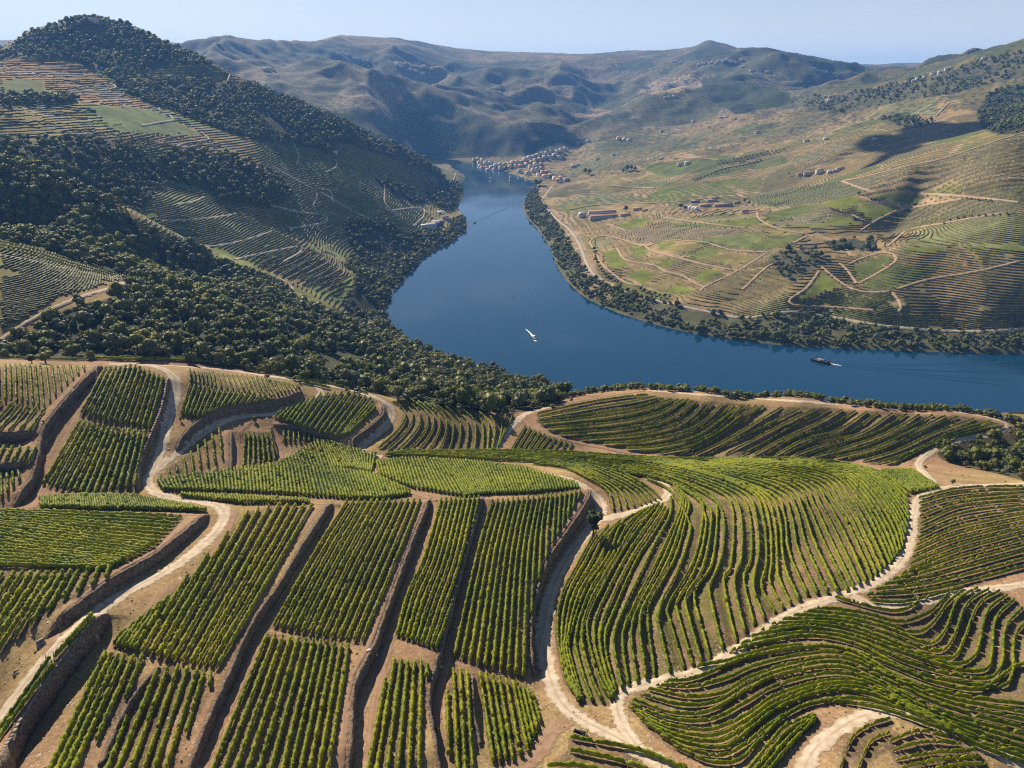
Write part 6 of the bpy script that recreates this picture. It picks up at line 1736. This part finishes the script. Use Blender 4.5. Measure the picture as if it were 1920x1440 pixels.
# scattered houses on ridges and far slopes
FARH = [(1700, 156), (1713, 153), (1722, 150), (1735, 146), (1750, 140), (1762, 137), (1775, 132), (1845, 112), (1556, 190), (1553, 188), (1275, 310), (1289, 308), (1420, 250), (1352, 222), (1360, 221), (1378, 224), (1240, 247), (1300, 228), (1247, 184), (1255, 182), (1264, 181), (1150, 292), (1120, 300), (1075, 313), (1083, 310), (1240, 299), (1548, 262), (1512, 266), (1640, 262)]
for k, (x, y) in enumerate(FARH):
    pl_ = 'on the right hand ridge' if x > 1690 else ('on the slope above the hamlet' if x > 1400 else 'on the open slope right of the village')
    house(x, y, rng.uniform(10, 18), 9, rng.uniform(4, 7), rng.uniform(-0.4, 0.4), WHITE, [TILE, TILE2, SHEET][k % 3], 'isolated white house %s' % pl_, 'house', 'isolated white houses %s' % pl_, windows=False)
MTN = [(1262, 117), (1270, 116), (1278, 118), (1312, 122), (1320, 120), (1326, 118), (1332, 119), (1338, 117), (1344, 119), (1350, 116), (1357, 115), (1363, 113), (1372, 116), (1380, 118), (1390, 114), (636, 102), (645, 101), (652, 104), (664, 110), (672, 112), (690, 115), (705, 118), (745, 122), (752, 125), (770, 131), (780, 134), (792, 138), (500, 132), (508, 130), (1396, 126), (1410, 133), (1440, 136)]
for k, (x, y) in enumerate(MTN):
    pl_ = 'in the hilltop village on the far mountain' if x > 1000 else 'strung along the far left mountain slope'
    house(x, y, rng.uniform(16, 30), 12, rng.uniform(6, 9), rng.uniform(-0.4, 0.4), [WHITE, CREAM][k % 2], [TILE, TILE2][k % 2], 'tiny pale house %s' % pl_, 'house', 'tiny pale houses %s' % pl_, windows=False)

# ------------------------------------------------------------------ bridge piers, quay
for k, (x, y) in enumerate(((920, 341), (956, 339))):
    q = ground0([(x, y)])[0]
    root = empty('bridge_pier', (q[0], q[1], 0), 0.1, ['left', 'right'][k] + ' one of two pale stone piers standing in the river before the village', 'pier')
    boxes('shaft', [(-1.6, 1.6, -3.0, 3.0, -5, 13)], CREAM, root)
    boxes('footing', [(-3.0, 3.0, -5.0, 5.0, -5, 1.6)], CREAM, root)
    boxes('cap', [(-2.2, 2.2, -3.8, 3.8, 13.0, 14.2)], CREAM, root)
road('quay', [[(878, 320), (905, 324), (935, 329), (960, 334), (985, 338)]], 12, PALE, 1.2, 'pale stone quay along the village waterfront')

# ------------------------------------------------------------------ boats
HULLW = plain('white_gelcoat', (0.8, 0.8, 0.78), 0.3)
HULLD = noise_mat('tarred_hull', (0.03, 0.022, 0.02), (0.06, 0.045, 0.04), 2.0, 0.6, coords='obj')
DECK = plain('teak_deck', (0.34, 0.24, 0.16), 0.7)
CANVAS = plain('grey_canvas', (0.30, 0.24, 0.26), 0.8)
def hull(name, L, B, Hh, mat, parent, sheer=0.35, stations=9):
    """Pointed bow at +x, transom at -x."""
    V, F = [], []
    for i in range(stations):
        t = i / (stations - 1)
        x = -L/2 + L * t
        wf = (1 - max(0, (t - 0.45) / 0.55) ** 2.1) * (0.86 + 0.14 * min(1, t / 0.2))
        wf = max(wf, 0.03)
        zt = Hh * (1 + sheer * max(0, t - 0.5) * 2 + 0.15 * max(0, 0.3 - t))
        V += [(x, -B/2 * wf, zt), (x + 0.02 * L * t, -B/2 * wf * 0.82, 0.1 * Hh), (x, 0, -0.4 * Hh), (x + 0.02 * L * t, B/2 * wf * 0.82, 0.1 * Hh), (x, B/2 * wf, zt), (x, B/2 * wf * 0.88, zt - 0.02), (x, -B/2 * wf * 0.88, zt - 0.02)]
    for i in range(stations - 1):
        a, b = i * 7, (i + 1) * 7
        for k in range(4): F.append([a + k, a + k + 1, b + k + 1, b + k][::-1])
        F.append([a + 4, a + 5, b + 5, b + 4][::-1]); F.append([a + 6, a, b, b + 6][::-1])
    F5 = [[0, 1, 2, 3, 4]]
    mesh_object(name, V, [np.array(F), np.array(F5)], mat, parent)
    DV, DF = [], []
    for i in range(stations):
        v = V[i * 7]; u = V[i * 7 + 4]
        DV += [(v[0], v[1] * 0.88, v[2] - 0.25 * Hh), (u[0], u[1] * 0.88, u[2] - 0.25 * Hh)]
    for i in range(stations - 1): DF.append([2 * i, 2 * i + 2, 2 * i + 3, 2 * i + 1])
    return DV, np.array(DF)
def heading(p0, p1):
    a, b = ground0([p0])[0], ground0([p1])[0]
    return math.atan2(b[1] - a[1], b[0] - a[0])
q = ground0([(1002, 634)])[0]
yaw = heading((994, 622), (1004, 637))
root = empty('motor_boat', (q[0], q[1], 0.25), yaw, 'white cabin motor boat speeding towards the viewer with a foam trail', 'boat')
dv, df = hull('hull', 11, 3.9, 1.25, HULLW, root)
mesh_object('deck', dv, df, DECK, root)
boxes('cabin', [(-2.6, 1.6, -1.3, 1.3, 0.9, 2.5)], HULLW, root)
boxes('windscreen', [(1.6, 1.72, -1.15, 1.15, 1.5, 2.35)], GLASSD, root)
boxes('cabin_roof', [(-3.4, 2.0, -1.45, 1.45, 2.5, 2.66)], HULLW, root)
boxes('bench', [(-4.6, -3.8, -1.3, 1.3, 0.95, 1.5)], CANVAS, root)
q = ground0([(1539, 679)])[0]
yaw_r = heading((1560, 683), (1526, 676))
root = empty('river_boat', (q[0], q[1], 0.2), yaw_r, 'dark traditional wooden river boat with canopy and passengers seats near the right bank', 'boat')
dv, df = hull('hull', 22, 4.6, 1.4, HULLD, root, sheer=0.8, stations=11)
mesh_object('deck', dv, df, DECK, root)
boxes('canopy', [(-5.5, 4.2, -1.9, 1.9, 3.1, 3.25)], CANVAS, root)
for sx in (-5.2, -2.1, 1.0, 3.9):
    for sy in (-1.75, 1.75):
        boxes('canopy_post', [(sx - 0.06, sx + 0.06, sy - 0.06, sy + 0.06, 0.9, 3.1)], HULLD, root)
for k in range(6):
    boxes('bench', [(-4.8 + k * 1.6, -4.3 + k * 1.6, -1.5, 1.5, 0.9, 1.45)], DECK, root)
boxes('steering_platform', [(-9.0, -7.4, -1.2, 1.2, 1.2, 3.4)], HULLD, root)
boxes('steering_oar', [(-15.0, -8.2, -0.1, 0.1, 2.2, 2.4)], HULLD, root)
boxes('mast', [(5.6, 5.8, -0.1, 0.1, 0.9, 7.5)], HULLD, root)
q = ground0([(890, 418)])[0]
root = empty('motor_boat', (q[0], q[1], 0.2), math.radians(-110), 'small distant boat heading downriver trailing a long wake', 'boat')
dv, df = hull('hull', 13, 4.4, 1.3, HULLW, root); mesh_object('deck', dv, df, DECK, root)
boxes('cabin', [(-2.0, 1.8, -1.5, 1.5, 0.9, 2.9)], CANVAS, root)
q = ground0([(998, 354)])[0]
root = empty('moored_boat', (q[0], q[1], 0.2), 0.2, 'dark little boat moored under the village trees', 'boat')
dv, df = hull('hull', 16, 4.4, 1.3, HULLD, root); mesh_object('deck', dv, df, DECK, root)
boxes('canopy', [(-4, 3, -1.7, 1.7, 2.4, 2.55)], HULLW, root)
q = ground0([(962, 556)])[0]
root = empty('channel_buoy', (q[0], q[1], 0), 0, 'small green channel buoy in mid river', 'buoy')
BUOY = plain('buoy_green', (0.05, 0.25, 0.12), 0.4)
boxes('float', [(-0.9, 0.9, -0.9, 0.9, -0.5, 0.7)], BUOY, root)
boxes('marker', [(-0.25, 0.25, -0.25, 0.25, 0.7, 2.6)], BUOY, root)

# foam and bow waves, standing a hand above the water
FOAM = plain('foam', (0.85, 0.85, 0.82), 0.7)
def ribbon_on_water(name, pts2, w0, w1, h, mat, label):
    """A low ridge of water along a line."""
    pts2 = resample(np.asarray(pts2, float), 2.5)
    nn = len(pts2)
    t = np.gradient(pts2, axis=0); t /= np.maximum(np.linalg.norm(t, axis=1, keepdims=True), 1e-6)
    s = np.stack([-t[:, 1], t[:, 0]], 1)
    w = np.linspace(w0, w1, nn) * rng.uniform(0.8, 1.2, nn)
    hh = h * np.sin(np.linspace(0.35, math.pi - 0.05, nn)) * rng.uniform(0.8, 1.2, nn)
    V = np.vstack([np.c_[pts2 - s * w[:, None] / 2, np.full(nn, 0.004)], np.c_[pts2 - s * w[:, None] * 0.16, hh], np.c_[pts2 + s * w[:, None] * 0.16, hh], np.c_[pts2 + s * w[:, None] / 2, np.full(nn, 0.004)]])
    ids = np.arange(4 * nn).reshape(4, nn)
    F = np.vstack([np.stack([ids[k, :-1], ids[k, 1:], ids[k + 1, 1:], ids[k + 1, :-1]], 1)[:, ::-1] for k in range(3)])
    return V, F
def waves(name, items, mat, label):
    V, F, o_ = [], [], 0
    for it in items:
        v, f = ribbon_on_water(name, *it, mat, label); V.append(v); F.append(f + o_); o_ += len(v)
    return tag(mesh_object(name, np.vstack(V), np.vstack(F), mat, smooth_shade=True), label, None, None, 'stuff')
G = lambda *p_: ground0(list(p_))
waves('foam', [(G((1000, 631), (994, 624), (986, 617)), 3.2, 1.0, 0.25), (G((1554, 681), (1562, 683), (1580, 686)), 4.5, 1.5, 0.25), (G((1006, 640), (1003, 638)), 2.0, 1.5, 0.4)], FOAM, 'white churned foam behind the moving boats')
wv = []
for k in range(13):        # bow waves of the white boat: two fans of crests
    a = k / 12
    wv.append((G((1008 - 3 * a, 622 - 62 * a), (1014 + 2 * a - 14 * a * a, 614 - 62 * a)), 1.4, 1.4, 0.14 * (1 - 0.6 * a)))
    wv.append((G((985 - 85 * a, 624 - 20 * a), (962 - 110 * a, 621 - 21 * a)), 1.4, 1.4, 0.10 * (1 - 0.6 * a)))
for pl, w_ in (([(1560, 682), (1650, 684), (1780, 683), (1925, 674)], 2.4), ([(1560, 684), (1660, 697), (1780, 712), (1925, 728)], 2.6), ([(1575, 685), (1690, 692), (1925, 702)], 2.0), ([(1600, 686), (1760, 696), (1925, 694)], 2.0), ([(1640, 692), (1800, 708), (1925, 716)], 1.8),
               ([(893, 416), (930, 398), (985, 378)], 3.4), ([(893, 417), (940, 396), (990, 372)], 3.0), ([(887, 416), (868, 408), (862, 402)], 3.0)):
    wv.append((ground0(dense(pl, 8.0)), w_, w_ * 1.6, 0.22))
waves('boat_wake', wv, water_mat, 'ripples of the boat wakes spreading over the river')

# ------------------------------------------------------------------ small things by the near roads
q = at(1087, 1378)
root = empty('concrete_trough', q, -0.42, 'open concrete water trough beside the road fork at the bottom', 'trough')
boxes('side_wall', [(-1.8, 1.8, -0.9, -0.7, -0.4, 0.9)], CONC, root); boxes('side_wall', [(-1.8, 1.8, 0.7, 0.9, -0.4, 0.9)], CONC, root)
boxes('end_wall', [(-1.8, -1.6, -0.7, 0.7, -0.4, 0.9)], CONC, root); boxes('end_wall', [(1.6, 1.8, -0.7, 0.7, -0.4, 0.9)], CONC, root)
boxes('floor', [(-1.6, 1.6, -0.7, 0.7, -0.4, 0.05)], HULLD, root)
q = at(32, 1261)
root = empty('drain_pit', q, 0.75, 'square concrete drain pit beside the left road', 'pit')
for b in ((-0.9, 0.9, -0.7, -0.55, -0.3, 0.3), (-0.9, 0.9, 0.55, 0.7, -0.3, 0.3), (-0.9, -0.75, -0.55, 0.55, -0.3, 0.3), (0.75, 0.9, -0.55, 0.55, -0.3, 0.3)): boxes('rim', [b], CONC, root)
boxes('grate', [(-0.75, 0.75, -0.55, 0.55, -0.2, 0.12)], HULLD, root)
q = at(78, 1208)
root = empty('stone_steps', q, 0.9, 'three stone steps at the end of the road wall', 'steps')
for k in range(3): boxes('step', [(-1.0, 0.9, -1.4 + k * 0.75, -0.8 + k * 0.75, -0.8, 0.35 + 0.45 * k)], CONC, root)
q = at(1008, 890)
root = empty('culvert', q, -0.2, 'dark concrete culvert mouth under the pale crest path', 'culvert')
boxes('slab', [(-1.6, 1.6, -0.8, 0.8, 0.55, 0.8)], CONC, root); boxes('side', [(-1.6, -1.2, -0.8, 0.8, -0.6, 0.55)], CONC, root); boxes('side', [(1.2, 1.6, -0.8, 0.8, -0.6, 0.55)], CONC, root)
for k, (x, y, s_, lb) in enumerate(((691, 1221, 0.7, 'white boulder on top of the sunken path wall'), (703, 1229, 0.9, 'white rock lying inside the sunken path'), (698, 1220, 0.6, 'small white stone at the edge of the sunken path'), (826, 1251, 0.6, 'pale broken stone in the right hand sunken path'))):
    q = at(x, y)
    v, f = ICO1
    rr_ = np.random.default_rng(k + 5)
    o = mesh_object('white_rock', v * rr_.uniform(0.7, 1.2, (len(v), 1)) * s_ * np.array([1.3, 0.9, 0.7]), f, plain('white_stone_%s' % ORD[k], (0.7, 0.68, 0.64), 0.8))
    o.location = (q[0], q[1], q[2] + 0.3 * s_)
    tag(o, lb, 'rock')
POST = plain('weathered_post', (0.24, 0.19, 0.15), 0.9)
POSTS = [(1711, 1369), (1748, 1376), (1800, 1403), (1668, 1391), (86, 1240), (101, 1235), (1176, 1448), (1240, 1448)]
for k, (x, y) in enumerate(POSTS):
    q = at(x, y)
    if np.isnan(q[0]): continue
    o = boxes('trellis_post', [(-0.07, 0.07, -0.07, 0.07, -0.3, 2.1)], POST, None)
    o.location = q; o.rotation_euler = (0.08, 0.12, 0.3 * k)
    tag(o, ['leaning grey trellis post beside the looping track', 'taller grey trellis post beside the looping track', 'trellis post at the end of a sparse row', 'trellis post at the tip of the sparse patch', 'dark stake by the tall wall vines', 'second stake by the tall wall vines', 'stake at the end of a bottom row', 'rightmost stake of the bottom rows'][k], 'post', 'trellis posts')

# ------------------------------------------------------------------ stones and dry tufts on the bare ground of the near hill
def litter(name, n_, mat, size, flat, lo, hi, label, only_rows=None):
    i = rng.integers(0, np.searchsorted(RR, 440), n_ * 3)
    p_ = RR[i] ** 1.0
    j = rng.integers(2, NA - 2, n_ * 3)
    ok = SEEN[i, j] & (ALB[i, j, 0] > 0.09) & (PXG[i, j] > -20) & (PXG[i, j] < 1940) & (PYG[i, j] < 1460) & (PYG[i, j] > 660)
    i, j = i[ok][:n_], j[ok][:n_]
    a = AZ[j] + rng.uniform(-0.5, 0.5, len(j)) * DA
    r = RR[i] + rng.uniform(0, 0.7, len(i))
    x, y = r * np.sin(a), r * np.cos(a)
    k = fbm(x / 14, y / 14, 2, lo) > hi
    x, y = x[k], y[k]
    z = H(x, y)
    m_ = len(x)
    base = np.array([[1, 0, 0], [0, 1, 0], [-1, 0, 0], [0, -1, 0], [0, 0, 1.0]])
    rot = rng.uniform(0, 6.28, m_)
    c, s = np.cos(rot), np.sin(rot)
    b = base[None] * rng.uniform(0.6, 1.3, (m_, 5, 1))
    b = np.stack([b[..., 0] * c[:, None] - b[..., 1] * s[:, None], b[..., 0] * s[:, None] + b[..., 1] * c[:, None], b[..., 2] * flat], -1)
    sz = size * np.exp(rng.normal(0, 0.45, m_))
    V = (b * sz[:, None, None] + np.stack([x, y, z - 0.03], 1)[:, None]).reshape(-1, 3)
    F = (np.arange(m_)[:, None, None] * 5 + np.array([[0, 1, 4], [1, 2, 4], [2, 3, 4], [3, 0, 4]])[None]).reshape(-1, 3)
    tag(mesh_object(name, V, F, mat, attrs={'tint': ('FLOAT', np.repeat(rng.random(m_), 5))}), label, None, None, 'stuff')
STONEL = leaf_mat('schist_stones', [(0.16, 0.115, 0.085), (0.27, 0.205, 0.155), (0.42, 0.35, 0.28)], 2.0, 0.1, 0.0)
TUFT = leaf_mat('dry_tufts', [(0.12, 0.105, 0.03), (0.24, 0.19, 0.06), (0.34, 0.27, 0.10)], 1.0, 0.05, 0.2)
litter('schist_stones', 42000, STONEL, 0.20, 0.55, 5, 0.40, 'broken schist stones lying on the bare soil')
litter('dry_grass', 17000, TUFT, 0.24, 0.9, 15, 0.46, 'dry grass tufts on the verges and between the rows')

# ------------------------------------------------------------------ air
m = bpy.data.materials.new('valley_haze')
m.use_nodes = True
n, l = m.node_tree.nodes, m.node_tree.links
n.clear()
pv = n.new('ShaderNodeVolumePrincipled')
pv.inputs['Color'].default_value = (0.17, 0.42, 1.0, 1)
pv.inputs['Density'].default_value = 0.000068
pv.inputs['Anisotropy'].default_value = 0.2
out = n.new('ShaderNodeOutputMaterial')
l.new(pv.outputs['Volume'], out.inputs['Volume'])
top_ = max(float(Z.max()), EYE) + 12
x0, x1, y0, y1, z0 = -11500, 11500, -300, 13300, -8.0
hv = [(x0, y0, z0), (x1, y0, z0), (x1, y1, z0), (x0, y1, z0), (x0, y0, top_), (x1, y0, top_), (x1, y1, top_), (x0, y1, top_)]
hz_ = mesh_object('haze', hv, np.array([[0, 3, 2, 1], [4, 5, 6, 7], [0, 1, 5, 4], [1, 2, 6, 5], [2, 3, 7, 6], [3, 0, 4, 7]]), m)
tag(hz_, 'thin blue summer haze filling the valley', None, None, 'stuff')

# ------------------------------------------------------------------ unseen clouds: some shade the right bank, others added to darken wooded far slopes
CLOUDM = bpy.data.materials.new('cloud_white')
CLOUDM.use_nodes = True
n, l = CLOUDM.node_tree.nodes, CLOUDM.node_tree.links
b = n['Principled BSDF']; b.inputs['Base Color'].default_value = (0.9, 0.9, 0.9, 1); b.inputs['Roughness'].default_value = 1.0
tr = n.new('ShaderNodeBsdfTranslucent'); tr.inputs['Color'].default_value = (0.85, 0.87, 0.9, 1)
ms = n.new('ShaderNodeMixShader'); ms.inputs['Fac'].default_value = 0.4
l.new(b.outputs['BSDF'], ms.inputs[1]); l.new(tr.outputs['BSDF'], ms.inputs[2]); l.new(ms.outputs['Shader'], n['Material Output'].inputs['Surface'])
CV, CF, co_ = [], [], 0
hs = np.array([math.sin(SUN_AZ), math.cos(SUN_AZ)]) / math.tan(SUN_EL)
for (x, y), (w_, d_), n_ in (((1735, 258), (110, 170), 8), ((1640, 296), (100, 60), 5), ((800, 255), (80, 120), 5), ((1010, 262), (140, 140), 6)):  # last pair added only to darken the wooded hill behind the village
    q = at(x, y)
    if np.isnan(q[0]): continue
    zc = 1500.0
    c0 = q[:2] + hs * (zc - q[2])
    for k in range(n_):
        o2 = np.array([rng.uniform(-1, 1) * w_, rng.uniform(-1, 1) * d_])
        v, f = ICO2
        R3 = np.array([w_ * 0.62, d_ * 0.62, min(w_, d_) * 0.35]) * rng.uniform(0.6, 1.1)
        CV.append(v * rng.uniform(0.9, 1.1, (len(v), 1)) * R3 + np.array([c0[0] + o2[0], c0[1] + o2[1], zc + rng.uniform(0, 30)])); CF.append(f + co_); co_ += len(v)
tag(mesh_object('clouds', np.vstack(CV), np.vstack(CF), CLOUDM, smooth_shade=True), 'unseen clouds above the valley, some added to darken far slopes', None, None, 'stuff')
